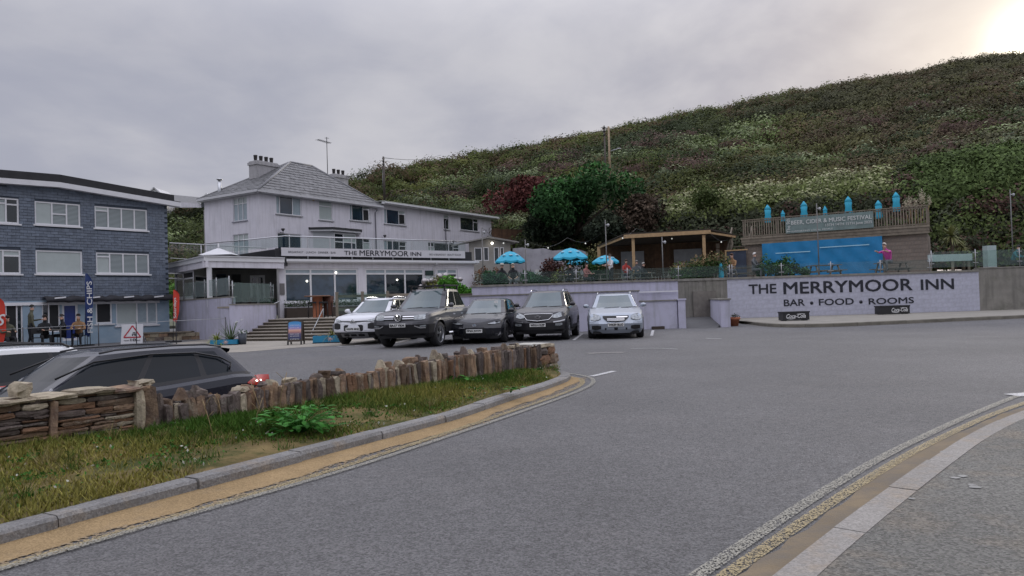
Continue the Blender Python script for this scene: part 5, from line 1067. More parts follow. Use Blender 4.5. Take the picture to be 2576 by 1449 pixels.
# ================================================================== cars
m_tyre = M('tyre_rubber', (.018, .018, .02), .8, var=.1)
m_cglass = M('car_glass', (.012, .016, .02), .06, var=0, spec=.28)
m_cglassw = M('windscreen_glass', (.10, .14, .15), .05, var=.15, scale=1.2, spec=.9)
m_rim = M('alloy_rim', (.45, .46, .48), .3, .8, var=0); m_rimd = M('dark_alloy_rim', (.08, .08, .085), .35, .6, var=0)
m_lamp = M('headlamp_glass', (.42, .45, .47), .08, .3, var=.3, scale=14, spec=.9); m_red = M('red_lamp', (.45, .02, .015), .15, var=.1)
m_plate = M('white_number_plate', (.72, .72, .70), .4, var=0); m_plt = M('plate_black', (.01, .01, .012), .5, var=0)
m_under = M('black_underbody', (.008, .008, .009), .9, var=0)
def paint(name, col, metal=.0, rough=.28): return M(name, col, rough, metal, var=.03, coat=.45, spec=.4)
class Car:
    def __init__(s, L, W, top, levels, wb0, wb1, wr, S=46, nf=10):
        s.L, s.W, s.top, s.lv, s.S, s.nf = L, W, top, levels, S, nf; s.wb0, s.wb1, s.wr = wb0, wb1, wr
    def topz(s, d): return float(np.interp(d, [p[0] for p in s.top], [p[1] for p in s.top]))
    def g(s, f): return f * .7 + .3 * (1 - math.cos(math.pi * f)) / 2
    def hw(s, w, y0, p, t): return w * (y0 + (1 - y0) * (1 - min(1, abs(t)) ** p) ** (1 / p))
    def build_shell(s, lv, topfn, crown, cat, arch=None, cap=True):
        """lv: (z or None with offset under top, front d, rear d, half width, y0, power, front bulge, rear bulge)"""
        S, nf = s.S, s.nf; out = {}
        def put(k, vs): out.setdefault(k, MB()).add(vs, [tuple(range(len(vs)))], 0, True)
        side_ = []; fr = []; rr = []
        for (zf, df, dr, w_, y0, p, bf, br) in lv:
            row = []
            for i in range(S + 1):
                f = s.g(i / S); d = (df + bf) + ((dr - br) - (df + bf)) * f; y = s.hw(w_, y0, p, 2 * f - 1); z = zf(d)
                row.append([d, y, z])
            side_.append(row); y_ = row[0][1]; yr = row[-1][1]
            fr.append([[df + bf * (j / nf * 2 - 1) ** 2, -y_ + 2 * y_ * j / nf] for j in range(nf + 1)]); rr.append([[dr - br * (j / nf * 2 - 1) ** 2, -yr + 2 * yr * j / nf] for j in range(nf + 1)])
            for q in fr[-1] + rr[-1]: q.append(zf(q[0]))
        if arch:
            for (ad, az, ar) in arch:
                for row in side_:
                    for q in row:
                        r = math.hypot(q[0] - ad, q[2] - az)
                        if abs(r - ar) < .045 and q[2] > .12: q[0] = ad + (q[0] - ad) * ar / r; q[2] = az + (q[2] - az) * ar / r
        K = len(lv)
        def P(q, sg=1): return (s.L / 2 - q[0], sg * q[1], q[2])
        for k in range(K - 1):
            for i in range(S):
                qs = (side_[k][i], side_[k][i + 1], side_[k + 1][i + 1], side_[k + 1][i])
                if arch and any(all(math.hypot(q[0] - ad, q[2] - az) < ar + .002 for q in qs) for ad, az, ar in arch): continue
                c = cat('side', k, i)
                if c is None: continue
                tw_ = c[:4] in ('side', 'sill', 'trim'); put(c + ('+' if tw_ else ''), [P(q) for q in qs][::-1]); put(c + ('-' if tw_ else ''), [P(q, -1) for q in qs])
            for nm, rows_, fl in (('front', fr, 0), ('rear', rr, 1)):
                for j in range(nf):
                    c = cat(nm, k, j)
                    if c is None: continue
                    vs = [P(rows_[k][j]), P(rows_[k][j + 1]), P(rows_[k + 1][j + 1]), P(rows_[k + 1][j])]; put(c, vs if not fl else vs[::-1])
        if cap:
            rows_ = [fr[-1]]
            for i in range(1, S):
                q = side_[-1][i]; wt = max(0, 1 - i / S * 5) * lv[-1][6]; wt2 = max(0, 1 - (S - i) / S * 5) * lv[-1][7]; r = []
                for j in range(nf + 1):
                    u = j / nf * 2 - 1; d = q[0] - wt * (1 - u * u) + wt2 * (1 - u * u); r.append([d, q[1] * u, lv[-1][0](d) + crown * (1 - u ** 4 * .6 - u * u * .4) * min(1, i / 3, (S - i) / 3)])
                rows_.append(r)
            rows_.append(rr[-1])
            for i in range(S):
                for j in range(nf):
                    c = cat('top', i, j)
                    if c is None: continue
                    put(c, [P(rows_[i][j]), P(rows_[i + 1][j]), P(rows_[i + 1][j + 1]), P(rows_[i][j + 1])])
        return out, side_
    def face_d(s, y, z, rear=False):
        """distance of the nose (or tail) surface from the car's end at a given height and half-width"""
        zs_ = [l[0](.3 if not rear else s.L - .3) for l in s.lv]; k = min(max(np.searchsorted(zs_, z) - 1, 0), len(zs_) - 2); f = min(1, max(0, (z - zs_[k]) / (zs_[k + 1] - zs_[k] + 1e-6)))
        a = [s.lv[k][i] * (1 - f) + s.lv[k + 1][i] * f for i in range(1, 8)]; df, dr, w_, y0, p, bf, br = a; ay = abs(y)
        if not rear:
            if ay <= w_ * y0: return df + bf * (ay / (w_ * y0)) ** 2
            c = min(1, (ay / w_ - y0) / (1 - y0)); t = (1 - c ** p) ** (1 / p); f2 = (1 - t) / 2; return (df + bf) + ((dr - br) - (df + bf)) * f2
        if ay <= w_ * y0: return dr - br * (ay / (w_ * y0)) ** 2
        c = min(1, (ay / w_ - y0) / (1 - y0)); t = (1 - c ** p) ** (1 / p); f2 = (1 - t) / 2; return (dr - br) - ((dr - br) - (df + bf)) * f2
    def side_y(s, d, z):
        zs_ = [l[0](d) for l in s.lv]; k = min(max(np.searchsorted(zs_, z) - 1, 0), len(zs_) - 2); f = min(1, max(0, (z - zs_[k]) / (zs_[k + 1] - zs_[k] + 1e-6)))
        a = [s.lv[k][i] * (1 - f) + s.lv[k + 1][i] * f for i in range(1, 8)]; df, dr, w_, y0, p, bf, br = a
        ft = (d - df - bf) / ((dr - br) - (df + bf)); return s.hw(w_, y0, p, 2 * min(1, max(0, ft)) - 1)
    def fpatch(s, cols, off=.012, rear=False, m=4, mb=None):
        """cols: (y, z low, z high) -> patch lying on nose or tail, with a small rim"""
        mb = mb or MB(); rows_ = []
        for y, a, b in cols:
            r = []
            for i in range(m + 1):
                z = a + (b - a) * i / m; d = s.face_d(y, z, rear); d = d - off if not rear else d + off; r.append((s.L / 2 - d, y, z))
            rows_.append(r)
        if rear: rows_ = rows_[::-1]
        mb.grid(rows_)
        bx = -.04 if not rear else .04
        edge = [r[0] for r in rows_] + [q for q in rows_[-1][1:]] + [r[-1] for r in rows_[::-1][1:]] + [q for q in rows_[0][::-1][1:-1]]
        e2 = [(x + bx, y, z) for x, y, z in edge]; n_ = len(edge); mb.add(edge + e2, [(i, n_ + i, n_ + (i + 1) % n_, (i + 1) % n_) for i in range(n_)]); return mb
    def spatch(s, cols, sg, off=.006, m=2, mb=None):
        mb = mb or MB(); rows_ = [[(s.L / 2 - d, sg * (s.side_y(d, a + (b - a) * i / m) + off), a + (b - a) * i / m) for i in range(m + 1)] for d, a, b in cols]
        return mb.grid(rows_ if sg < 0 else rows_[::-1])
def wheel(par, x, y, r, wd, rim, spokes=5, style=0):
    sg = 1 if y > 0 else -1; ri = r * .70
    t = MB().lathe([(ri, -wd / 2), (r * .93, -wd / 2), (r, -wd * .36), (r, wd * .36), (r * .93, wd / 2), (ri, wd / 2)], 28, (x, y, r), axis='y'); o = t.build('wheel', m_tyre, par)
    q = MB(); yo = y + sg * wd * .40; q.lathe([(ri * 1.01, sg * wd * .48), (ri * .93, sg * wd * .5), (ri * .9, sg * wd * .3), (ri * .9, 0)], 28, (x, y, r), axis='y')
    for i in range(spokes):
        a = 2 * math.pi * i / spokes + .3
        for da in ((-.13, .13) if style else (0,)):
            q.beam((x + ri * .12 * math.cos(a), yo, r + ri * .12 * math.sin(a)), (x + ri * .94 * math.cos(a + da), yo, r + ri * .94 * math.sin(a + da)), ri * (.14 if style else .24), .035, up=(0, 1, 0))
    q.lathe([(ri * .24, sg * wd * .5), (ri * .2, sg * wd * .52), (.001, sg * wd * .52)], 12, (x, y, r), axis='y'); q.build('rim', rim, o)
    MB().lathe([(ri * .9, sg * wd * .12), (.001, sg * wd * .1)], 20, (x, y, r), axis='y').build('brake', m_under, o)
def make_car(name, loc, hd, label, cat, L, W, H, top, gh, wb0, wb1, wr, pt, plate=None, sill=.19, lower=None, rim=m_rim, spokes=5, rstyle=1, nose=(.10, .02, 0, .05, .16), glass=m_cglassw, rails=None, blackpillar=False, mirror=True, bumpz=.5, bf=.2, br=.14, tail=(.06, .0, .0, .03, .1), y0=.74, arch_trim=None, handles=m_chrome, nof=False, extra=None, pw=5, sunroof=False):
    """gh: windscreen base d, roof front d, roof rear d, rear glass base d, roof half width"""
    o = empty(name, loc, hd, label=label, cat=cat); hwd = W / 2
    c = Car(L, W, top, [], wb0, wb1, wr); tz = c.topz
    def mk(f): return lambda d: f(d)
    zl = [(lambda d: sill, .90, nose[0], tail[0]), (lambda d: sill + .13, .985, nose[1], tail[1]), (lambda d: bumpz, 1., nose[2], tail[2]), (lambda d: bumpz * .45 + (tz(d) - .13) * .55, .998, nose[2] * .6 + nose[3] * .4, tail[2] * .6 + tail[3] * .4), (lambda d: tz(d) - .13, .985, nose[3], tail[3]), (lambda d: tz(d) - .04, .955, nose[3] * .5 + nose[4] * .5, tail[3] * .5 + tail[4] * .5), (lambda d: tz(d), .90, nose[4], tail[4])]
    lv = []
    for i in range(len(zl) - 1):
        for q in ((0, .5) if i in (1, 2, 3) else (0,)):
            a, b = zl[i], zl[i + 1]; lv.append(((lambda A, B, q_: lambda d: A(d) * (1 - q_) + B(d) * q_)(a[0], b[0], q), a[2] * (1 - q) + b[2] * q, L - (a[3] * (1 - q) + b[3] * q), hwd * (a[1] * (1 - q) + b[1] * q), y0, pw, bf, br))
    a = zl[-1]; lv.append((a[0], a[2], L - a[3], hwd * a[1], y0, pw, bf, br)); c.lv = lv
    ar = wr + .075; arch = [(wb0, wr, ar), (wb1, wr, ar)]; nlow = lower if lower is not None else -1
    out, sd_ = c.build_shell(lv, tz, .035, lambda kd, k, i: (('lowf' if kd == 'front' or (kd == 'side' and c.g(i / c.S) * L < wb0) else 'lowr' if kd == 'rear' or c.g(i / c.S) * L > wb1 else 'sill') if kd in ('side', 'front', 'rear') and k <= nlow else 'body'), arch)
    out['body'].build('body', pt, o)
    for k_, nm_ in (('lowf', 'bumper'), ('lowr', 'bumper'), ('sill+', 'sill_cladding'), ('sill-', 'sill_cladding')):
        if k_ in out: out[k_].build(nm_, m_black, o)
    MB().box(-L / 2 + .25, L / 2 - .3, -hwd * .78, hwd * .78, sill - .01, tz(L / 2) - .25).box(-L / 2 + .15, L / 2 - .2, -hwd * .8, hwd * .8, sill - .02, sill + .06).build('underbody', m_under, o)
    mt = arch_trim or m_black
    for ad in (wb0, wb1):
        for sg in (1, -1):
            pts = []
            for k in range(19):
                an = math.pi * (k / 18 * 1.12 - .06); d = ad - math.cos(an) * ar; z = max(sill, wr + math.sin(an) * ar); pts.append((L / 2 - d, sg * (c.side_y(d, z) - .008), z))
            MB().tube(pts, .022, 6).build('wheel_arch', mt, o)
    tw = hwd - .13
    for ad in (wb0, wb1):
        for sg in (1, -1): wheel(o, L / 2 - ad, sg * tw, wr, .235, rim, spokes, rstyle)
    # glasshouse
    wbd, rfd, rrd, rbd, rw = gh; zb = lambda d: tz(d) - .01; bw_ = hwd * .90 - .02; zr_ = H - .035; gl = []
    for f in (0, .12, .5, .88, 1.0):
        ff = f ** .92; df = wbd + (rfd - wbd) * f; dr = rbd + (rrd - rbd) * (f ** 1.25)
        gl.append(((lambda f_: lambda d: zb(d) * (1 - f_) + (zr_ - .045 * abs((d - (rfd + rrd) / 2) / (rrd - rfd) * 2) ** 2.2) * f_)(f), df, dr, bw_ + (rw - bw_) * ff, .80, 7, .16 + .04 * f, .08))
    gl.append(((lambda d: H - .012 - .045 * abs((d - (rfd + rrd) / 2) / (rrd - rfd) * 2) ** 2.2), rfd + .07, rrd - .05, rw - .07, .86, 7, .18, .08))
    c2 = Car(L, W, top, gl, 0, 0, 0, S=36); Sg = 36
    pil = [int(Sg * v) for v in ((extra or {}).get('pillars') or (.40, .70))]
    def cat2(kd, k, i):
        if kd == 'top': return 'roof'
        if k >= 4: return 'roof'
        if kd == 'front': return 'screen' if 0 < k < 4 or k == 0 else 'roof'
        if kd == 'rear': return 'rear' if 0 < k < 4 and 0 < i < 9 else 'roof'
        if k == 3: return 'roof' if not blackpillar else 'trim'
        if k == 0: return 'trim'
        if i < 2: return 'roof'
        if i > Sg - (4 if not nof else 6): return 'roof'
        if i in pil: return 'trim'
        return 'side%d' % sum(i > p_ for p_ in pil)
    out, sg_ = c2.build_shell(gl, None, .02, cat2)
    out['roof'].build('roof', pt, o); out['screen'].build('windscreen', glass, o); [out[k_].build('side_window', m_cglass, o) for k_ in sorted(out) if k_[:4] == 'side']; out['rear'].build('rear_window', m_cglass, o)
    for k_ in ('trim+', 'trim-'):
        if k_ in out: out[k_].build('window_trim', m_black, o)
    if rails:
        for sg in (1, -1):
            pts = [(L / 2 - d, sg * (rw - .05), (c2.lv[-1][0](d)) + hgt) for d, hgt in [(rfd + .3, .0), (rfd + .4, .05)] + [(rfd + .4 + (rrd - rfd - .75) * t, .055) for t in (.2, .4, .6, .8)] + [(rrd - .3, .05), (rrd - .18, 0)]]
            MB().tube(pts, .02, 6).build('roof_rail', rails, o)
    if mirror:
        for sg in (1, -1):
            d = wbd + .32; x = L / 2 - d; y = sg * (hwd * .93); z = tz(d) + .09; mb = MB().ball((x, y + sg * .11, z), .1, 10, sq=(.65, 1.05, .72)); mb.beam((x, y - sg * .03, z - .06), (x, y + sg * .06, z - .03), .07, .04); mo = mb.build('mirror', pt, o)
            MB().lathe([(.085, 0), (.001, -.002)], 12, (x - .062, y + sg * .11, z), axis='x').build('mirror_glass', m_chrome, mo)
    # door lines, handles
    for sg in (1, -1):
        ln = MB(); dp_ = [wbd + .28, wbd + (rbd - wbd) * .40, wbd + (rbd - wbd) * .68]
        for d in dp_: c.spatch([(d - .006, sill + .12, tz(d) - .05), (d + .006, sill + .12, tz(d) - .05)], sg, .002, 5, ln)
        c.spatch([(dp_[0] + k * (dp_[2] - dp_[0]) / 6, sill + .10, sill + .112) for k in range(7)], sg, .003, 1, ln); ln.build('door_gap', m_under, o)
        for d in (dp_[1] - .2, dp_[2] - .16):
            z = tz(d) - .2; MB().box(L / 2 - d - .09, L / 2 - d + .09, sg * (c.side_y(d, z) + .002) - .012, sg * (c.side_y(d, z) + .002) + .016, z - .014, z + .014).build('door_handle', handles or pt, o)
    if plate:
        pz, txt = plate; pw_ = .52; mb = c.fpatch([(-pw_ / 2, pz - .055, pz + .055), (0, pz - .055, pz + .055), (pw_ / 2, pz - .055, pz + .055)], .03, m=1); pd = c.face_d(.2, pz) - .03; mb = MB().box(L / 2 - pd, L / 2 - pd + .02, -.26, .26, pz - .056, pz + .056); po = mb.build('number_plate', m_plate, o)
        t_ = text_mesh(txt, -.235, .235, pz - .037, pz + .037, 0, m_plt, 'plate_text', po, bold=.02)
        for v in t_.data.vertices: x, y, z = v.co; v.co = (L / 2 - pd + .0185 - y, x, z)
    # wipers
    for y_ in (-.35, .2): d = wbd + .02; MB().beam((L / 2 - wbd + .04, y_, tz(wbd) + .03), (L / 2 - wbd - .05, y_ + .5, tz(wbd) + .05), .02, .015).build('wiper', m_black, o)
    return o, c
def facing(px_front, Yf, dr, L, x=None):
    """centre and heading for a car whose nose centre is at a bearing"""
    f = at(px_front, 800, Yf); d = Vector((dr[0], dr[1], 0)).normalized(); c_ = Vector((f.x, f.y, 0)) - d * L / 2; return c_, math.atan2(d.y, d.x)
def badge_text(o, c, s, y0_, y1_, z0, z1, mat, off=.03):
    yy = (y0_ + y1_) / 2; d = c.face_d(yy, (z0 + z1) / 2) - off; t = text_mesh(s, y0_, y1_, z0, z1, 0, mat, 'badge_lettering', o, bold=.02)
    for v in t.data.vertices: x, y, z = v.co; v.co = (c.L / 2 - d - y, x, z)
    return t
def sym(f): return f(1), f(-1)
# ---- silver estate
loc, hd = facing(1549, 23.85, (-.12, -.99), 4.83)
m_silver = paint('silver_blue_paint', (.36, .40, .46), .55, .3)
o, c = make_car('parked_car', loc, hd, 'silver estate car parked nose out, rightmost in the row before the lilac wall', 'car', 4.83, 1.86, 1.5,
    [(0, .60), (.12, .70), (.35, .80), (1.0, .93), (1.35, .985), (3, 1.0), (4.83, 1.0)], (1.28, 2.1, 4.2, 4.72, .62), .98, 3.72, .335, m_silver, plate=(.47, 'WK59 BUO'), rails=m_steel, glass=m_cglassw)
for sg in (1, -1):
    c.fpatch([(sg * .50, .66, .76), (sg * .60, .62, .80), (sg * .72, .61, .82), (sg * .82, .64, .83), (sg * .88, .70, .84)], .01).build('headlight', m_lamp, o)
    c.fpatch([(sg * .48, .33, .43), (sg * .6, .31, .45), (sg * .78, .33, .44)], .008).build('fog_lamp_recess', m_black, o)
    c.fpatch([(sg * .66, .35, .41), (sg * .72, .35, .41)], .016, m=1).build('fog_lamp', m_lamp, o)
go = c.fpatch([(-.42, .70, .76), (-.3, .60, .76), (0, .575, .76), (.3, .60, .76), (.42, .70, .76)], .008).build('grille', m_black, o)
c.fpatch([(.02, .70, .735), (.2, .70, .735), (.38, .705, .735)], .016, m=1).build('grille_bar', m_chrome, go)
for z in (.61, .64, .67): c.fpatch([(-.28, z, z + .01), (0, z - .012, z - .002), (.28, z, z + .01)], .016, m=1).build('grille_bar', m_chrome, go)
c.fpatch([(-.36, .30, .37), (0, .29, .38), (.36, .30, .37)], .006).build('lower_intake', m_black, o)
# ---- dark grey compact SUV
loc, hd = facing(1352, 24.0, (-.20, -.98), 4.44)
m_dkg = paint('near_black_grey_paint', (.025, .024, .028), .3, .3)
o, c = make_car('parked_car', loc, hd, 'black tall crossover with chrome edged grille, second from the right in the row', 'car', 4.44, 1.86, 1.66,
    [(0, .74), (.12, .84), (.35, .93), (.95, 1.05), (1.25, 1.09), (3, 1.12), (4.44, 1.14)], (1.15, 1.85, 3.75, 4.3, .62), .9, 3.54, .355, m_dkg, plate=(.53, 'WM14 KZP'), sill=.25, lower=1, rails=m_chrome, bumpz=.6)
for sg in (1, -1):
    c.fpatch([(sg * .47, .76, .84), (sg * .60, .74, .90), (sg * .74, .78, .95), (sg * .86, .86, .97)], .01).build('headlight', m_lamp, o)
    c.fpatch([(sg * .50, .60, .64), (sg * .7, .62, .66), (sg * .86, .66, .70)], .02, m=1).build('lamp_trim', m_chrome, o)
    c.fpatch([(sg * .56, .50, .57), (sg * .68, .49, .58), (sg * .78, .51, .58)], .014).build('fog_lamp', m_lamp, o)
go = c.fpatch([(-.46, .80, .87), (-.36, .70, .87), (0, .665, .88), (.36, .70, .87), (.46, .80, .87)], .008).build('grille', m_black, o)
gr = MB(); pts = [(y, z) for y, z in ((-.47, .88), (-.46, .80), (-.36, .695), (0, .66), (.36, .695), (.46, .80), (.47, .88), (.2, .89), (0, .89), (-.2, .89))]
gr.tube([(c.L / 2 - c.face_d(y, z) + .02, y, z) for y, z in pts], .012, 5, closed=True).build('grille_surround', m_chrome, go)
bd = MB().lathe([(1, 0), (.001, .004)], 16); bd.v = [(c.L / 2 - c.face_d(0, .79) + .025, y * .10, .79 + x * .05) for x, y, z in bd.v]; bd.build('badge', m_chrome, go); badge_text(go, c, 'KIA', -.065, .065, .765, .815, m_plt, .034)
# ---- black estate, low
loc, hd = facing(1192, 23.4, (-.17, -.985), 4.65)
m_blk = paint('black_paint', (.012, .013, .018), .2, .22)
o, c = make_car('parked_car', loc, hd, 'low black estate car with slim angled headlights, middle of the row', 'car', 4.65, 1.79, 1.45,
    [(0, .58), (.12, .66), (.4, .78), (1.05, .90), (1.3, .94), (3, .97), (4.65, 1.0)], (1.18, 2.05, 3.9, 4.5, .58), .93, 3.63, .325, m_blk, plate=(.42, 'FP25 JWW'), rim=m_rimd, handles=None)
for sg in (1, -1):
    c.fpatch([(sg * .42, .63, .65), (sg * .62, .63, .70), (sg * .78, .67, .75), (sg * .86, .70, .78)], .012).build('headlight', m_lamp, o)
    c.fpatch([(sg * .55, .24, .26), (sg * .72, .25, .28), (sg * .8, .30, .38), (sg * .6, .34, .36)][:3], .014, m=1).build('lower_trim', m_chrome, o)
bd = MB().lathe([(1, 0), (.001, .004)], 16); bd.v = [(c.L / 2 - c.face_d(0, .60) + .02, y * .07, .60 + x * .045) for x, y, z in bd.v]; bd.build('badge', m_chrome, o)
bd = MB(); rr_ = lambda a, ry, rz: [(c.L / 2 - c.face_d(0, .60) + .03, ry * math.cos(t), .60 + rz * math.sin(t)) for t in np.linspace(0, 6.0, 12)]
bd.tube(rr_(0, .05, .028), .006, 4, closed=True).tube(rr_(0, .02, .028), .005, 4, closed=True).build('badge_rings', M('badge_blue', (.05, .12, .22), .3), o)
c.fpatch([(-.6, .30, .40), (-.3, .26, .52), (.3, .26, .52), (.6, .30, .40)], .006).build('grille', m_black, o)
MB().box(c.L / 2 - 1.9, c.L / 2 - 1.88, .30, .42, 1.29, 1.37).build('tax_disc', m_plate, o)
# ---- grey pickup
loc, hd = facing(1000, 22.35, (-.31, -.95), 5.25)
m_gry = paint('gunmetal_grey_paint', (.075, .075, .082), .5, .28)
o, c = make_car('pickup_truck', loc, hd, 'gunmetal grey double cab pickup with roof rack and open bed, parked nose out', 'pickup truck', 5.25, 1.95, 1.83,
    [(0, .86), (.1, .98), (.4, 1.07), (1.1, 1.14), (1.5, 1.18), (3.7, 1.2), (3.75, 1.17), (5.25, 1.17)], (1.42, 2.05, 3.35, 3.62, .66), 1.0, 4.1, .385, m_gry, plate=(.70, 'EA17 YKN'), sill=.32, lower=2, bumpz=.72, spokes=5, nose=(.2, .06, 0, .03, .12), y0=.8, bf=.13, arch_trim=m_gry, extra={'pillars': (.02, .52)}, pw=6)
for sg in (1, -1):
    c.fpatch([(sg * .50, .86, 1.0), (sg * .66, .85, 1.02), (sg * .80, .87, 1.04), (sg * .92, .94, 1.05)], .014).build('headlight', m_lamp, o)
    c.fpatch([(sg * .52, .66, .69), (sg * .68, .60, .63), (sg * .86, .60, .63)], .02, m=1).build('lamp_trim', m_chrome, o)
    c.fpatch([(sg * .68, .645, .68), (sg * .86, .65, .70)], .016, m=1).build('fog_lamp', m_lamp, o)
    MB().tube([(c.L / 2 - 1.55, sg * 1.02, .40), (c.L / 2 - 3.55, sg * 1.02, .40)], .04, 8).build('side_step', m_chrome, o)
go = c.fpatch([(-.52, .86, 1.0), (0, .85, 1.0), (.52, .86, 1.0)], .008).build('grille', m_black, o)
for z in (.885, .95):
    for sg in (1, -1): c.fpatch([(sg * .15, z, z + .03), (sg * .50, z, z + .03)], .018, m=1).build('grille_bar', m_chrome, go)
xb = c.L / 2 - c.face_d(0, .93) + .03; bd = MB(); ring = [(xb, .105 * math.cos(t), .93 + .105 * math.sin(t)) for t in np.linspace(0, 6.0, 20)]
bd.tube(ring, .011, 5, closed=True)
for a, b in (((-.04, .09), (-.0, -.0)), ((.04, .09), (0, 0)), ((-.09, .04), (-.04, -.08)), ((-.04, -.08), (0, .0)), ((0, 0), (.04, -.08)), ((.04, -.08), (.09, .04))): bd.beam((xb, a[0], .93 + a[1]), (xb, b[0], .93 + b[1]), .014, .014, up=(1, 0, 0))
bd.build('badge', m_chrome, go)
# bed walls, rack
b = MB(); b.box(-c.L / 2 + .2, c.L / 2 - 3.8, -.78, .78, .7, 1.171).build('bed_cover', m_black, o)
for sg in (1, -1): MB().tube([(c.L / 2 - 3.75, sg * .84, 1.2), (-c.L / 2 + .12, sg * .84, 1.2)], .035, 6).build('bed_rail', m_chrome, o)
rk = MB(); zz = 1.93; x0 = c.L / 2 - 2.1; x1 = c.L / 2 - 3.4
for y in (-.62, .62): rk.beam((x0, y, zz), (x1, y, zz), .05, .05)
for k in range(5): x = x0 + (x1 - x0) * k / 4; rk.beam((x, -.62, zz - .005), (x, .62, zz - .005), .05, .03)
for x in (x0 - .15, x1 + .1):
    for y in (-.6, .6): rk.beam((x, y, 1.76), (x, y, zz), .05, .05)
rk.build('roof_rack', m_black, o)
# ---- white crossover behind the pickup
loc, hd = facing(887, 25.2, (-.27, -.963), 4.15)
m_wht = paint('white_paint', (.70, .71, .75), .0, .3)
o, c = make_car('parked_car', loc, hd, 'white crossover with black roof pillars, leftmost in the row and half hidden by the pickup', 'car', 4.15, 1.76, 1.60,
    [(0, .82), (.1, .90), (.4, .98), (1.0, 1.05), (1.2, 1.07), (3, 1.08), (4.15, 1.1)], (1.05, 1.75, 3.5, 4.0, .60), .85, 3.45, .345, m_wht, plate=(.545, 'VO70 BNJ'), sill=.26, lower=1, rails=m_chrome, blackpillar=True, nose=(.14, .03, 0, .02, .12), y0=.8, bf=.14, handles=None)
for sg in (1, -1):
    c.fpatch([(sg * .52, .80, .86), (sg * .72, .82, .90), (sg * .84, .86, .94)], .012).build('headlight', m_lamp, o)
    c.fpatch([(sg * .52, .56, .72), (sg * .64, .54, .76), (sg * .78, .56, .75)], .010).build('lamp_pod', m_black, o)
c.fpatch([(-.62, .80, .83), (0, .79, .82), (.62, .80, .83)], .014, m=1).build('grille_bar', m_black, o)
c.fpatch([(-.36, .50, .66), (-.3, .47, .69), (.3, .47, .69), (.36, .50, .66)], .008).build('grille', m_black, o)
c.fpatch([(-.5, .27, .40), (0, .26, .41), (.5, .27, .40)], .02).build('bumper_plate', M('grey_bumper_plate', (.2, .2, .21), .5), o)
for y in (-.28, 0, .28): c.fpatch([(y - .1, .30, .37), (y + .1, .30, .37)], .032, m=1).build('lower_intake', m_under, o)
bd = MB(); xb = c.L / 2 - c.face_d(0, .84) + .03
for dz in (0, -.045): bd.beam((xb, -.09, .80 + dz), (xb, 0, .87 + dz), .02, .022, up=(1, 0, 0)).beam((xb, .09, .80 + dz), (xb, 0, .87 + dz), .02, .022, up=(1, 0, 0))
bd.build('badge', m_chrome, o)
# ---- foreground dark estate behind the wall, seen from its side
dr = Vector((-.62, -.785, 0)).normalized(); hd = math.atan2(dr.y, dr.x); loc = Vector((-5.60, 9.62, -.62))
m_fgk = paint('dark_blue_grey_paint', (.014, .016, .026), .1, .25)
o, c = make_car('parked_car', loc, hd, 'dark blue black estate car behind the stone wall with red tail light', 'car', 4.7, 1.8, 1.47,
    [(0, .60), (.15, .70), (.5, .80), (1.1, .88), (1.4, .92), (3, .97), (4.0, 1.03), (4.5, 1.0)], (1.25, 2.05, 4.05, 4.42, .60), .9, 3.6, .33, m_fgk, glass=m_cglass, handles=None, nof=True, extra={'pillars': (.42, .70)}, pw=4.5, br=.22)
m_tl = M('tail_light_red', (.62, .04, .02), .12, var=.25, scale=9, coat=1)
for sg in (1, -1):
    c.fpatch([(sg * .50, .84, .96), (sg * .62, .80, .97), (sg * .72, .79, .98), (sg * .80, .80, .97), (sg * .855, .85, .955)], .008, rear=True).build('tail_light', m_tl, o)
c.fpatch([(-.45, .45, .6), (0, .45, .6), (.45, .45, .6)], .006, rear=True).build('rear_plate_recess', m_black, o)
sp = MB(); rows_ = [[(-c.L / 2 + .95, y * .57, 1.43 - .02 * y * y), (-c.L / 2 + .78, y * .57, 1.43 - .02 * y * y), (-c.L / 2 + .60, y * .55, 1.40 - .02 * y * y), (-c.L / 2 + .61, y * .54, 1.36 - .02 * y * y), (-c.L / 2 + .72, y * .57, 1.30)] for y in np.linspace(-1, 1, 9)]
sp.grid(rows_).build('roof_spoiler', m_fgk, o)
# window surround arc and wiper
for sg in (1, -1): c.spatch([(4.18, .885, .90), (4.30, .85, .95), (4.42, .82, .97), (4.55, .81, .97), (4.66, .82, .96)], sg, .008, 3).build('tail_light', m_tl, o)
for sg in (1, -1):
    tr = [(c.L / 2 - d, sg * y, z) for d, y, z in ((1.75, .735, 1.18), (2.2, .685, 1.345), (2.9, .665, 1.385), (3.5, .672, 1.365), (3.85, .70, 1.28), (4.0, .735, 1.19), (3.95, .775, 1.10))]
    MB().tube(tr, .013, 5).build('window_surround', M('gloss_black_trim', (.006, .006, .007), .15), o)
for sg in (1, -1): MB().tube([(c.L / 2 - d, sg * y, z) for d, y, z in ((2.3, .60, 1.44), (2.5, .59, 1.47), (3.2, .585, 1.48), (3.7, .58, 1.465), (3.95, .565, 1.42))], .014, 5).build('roof_rail', m_darkgrey, o)
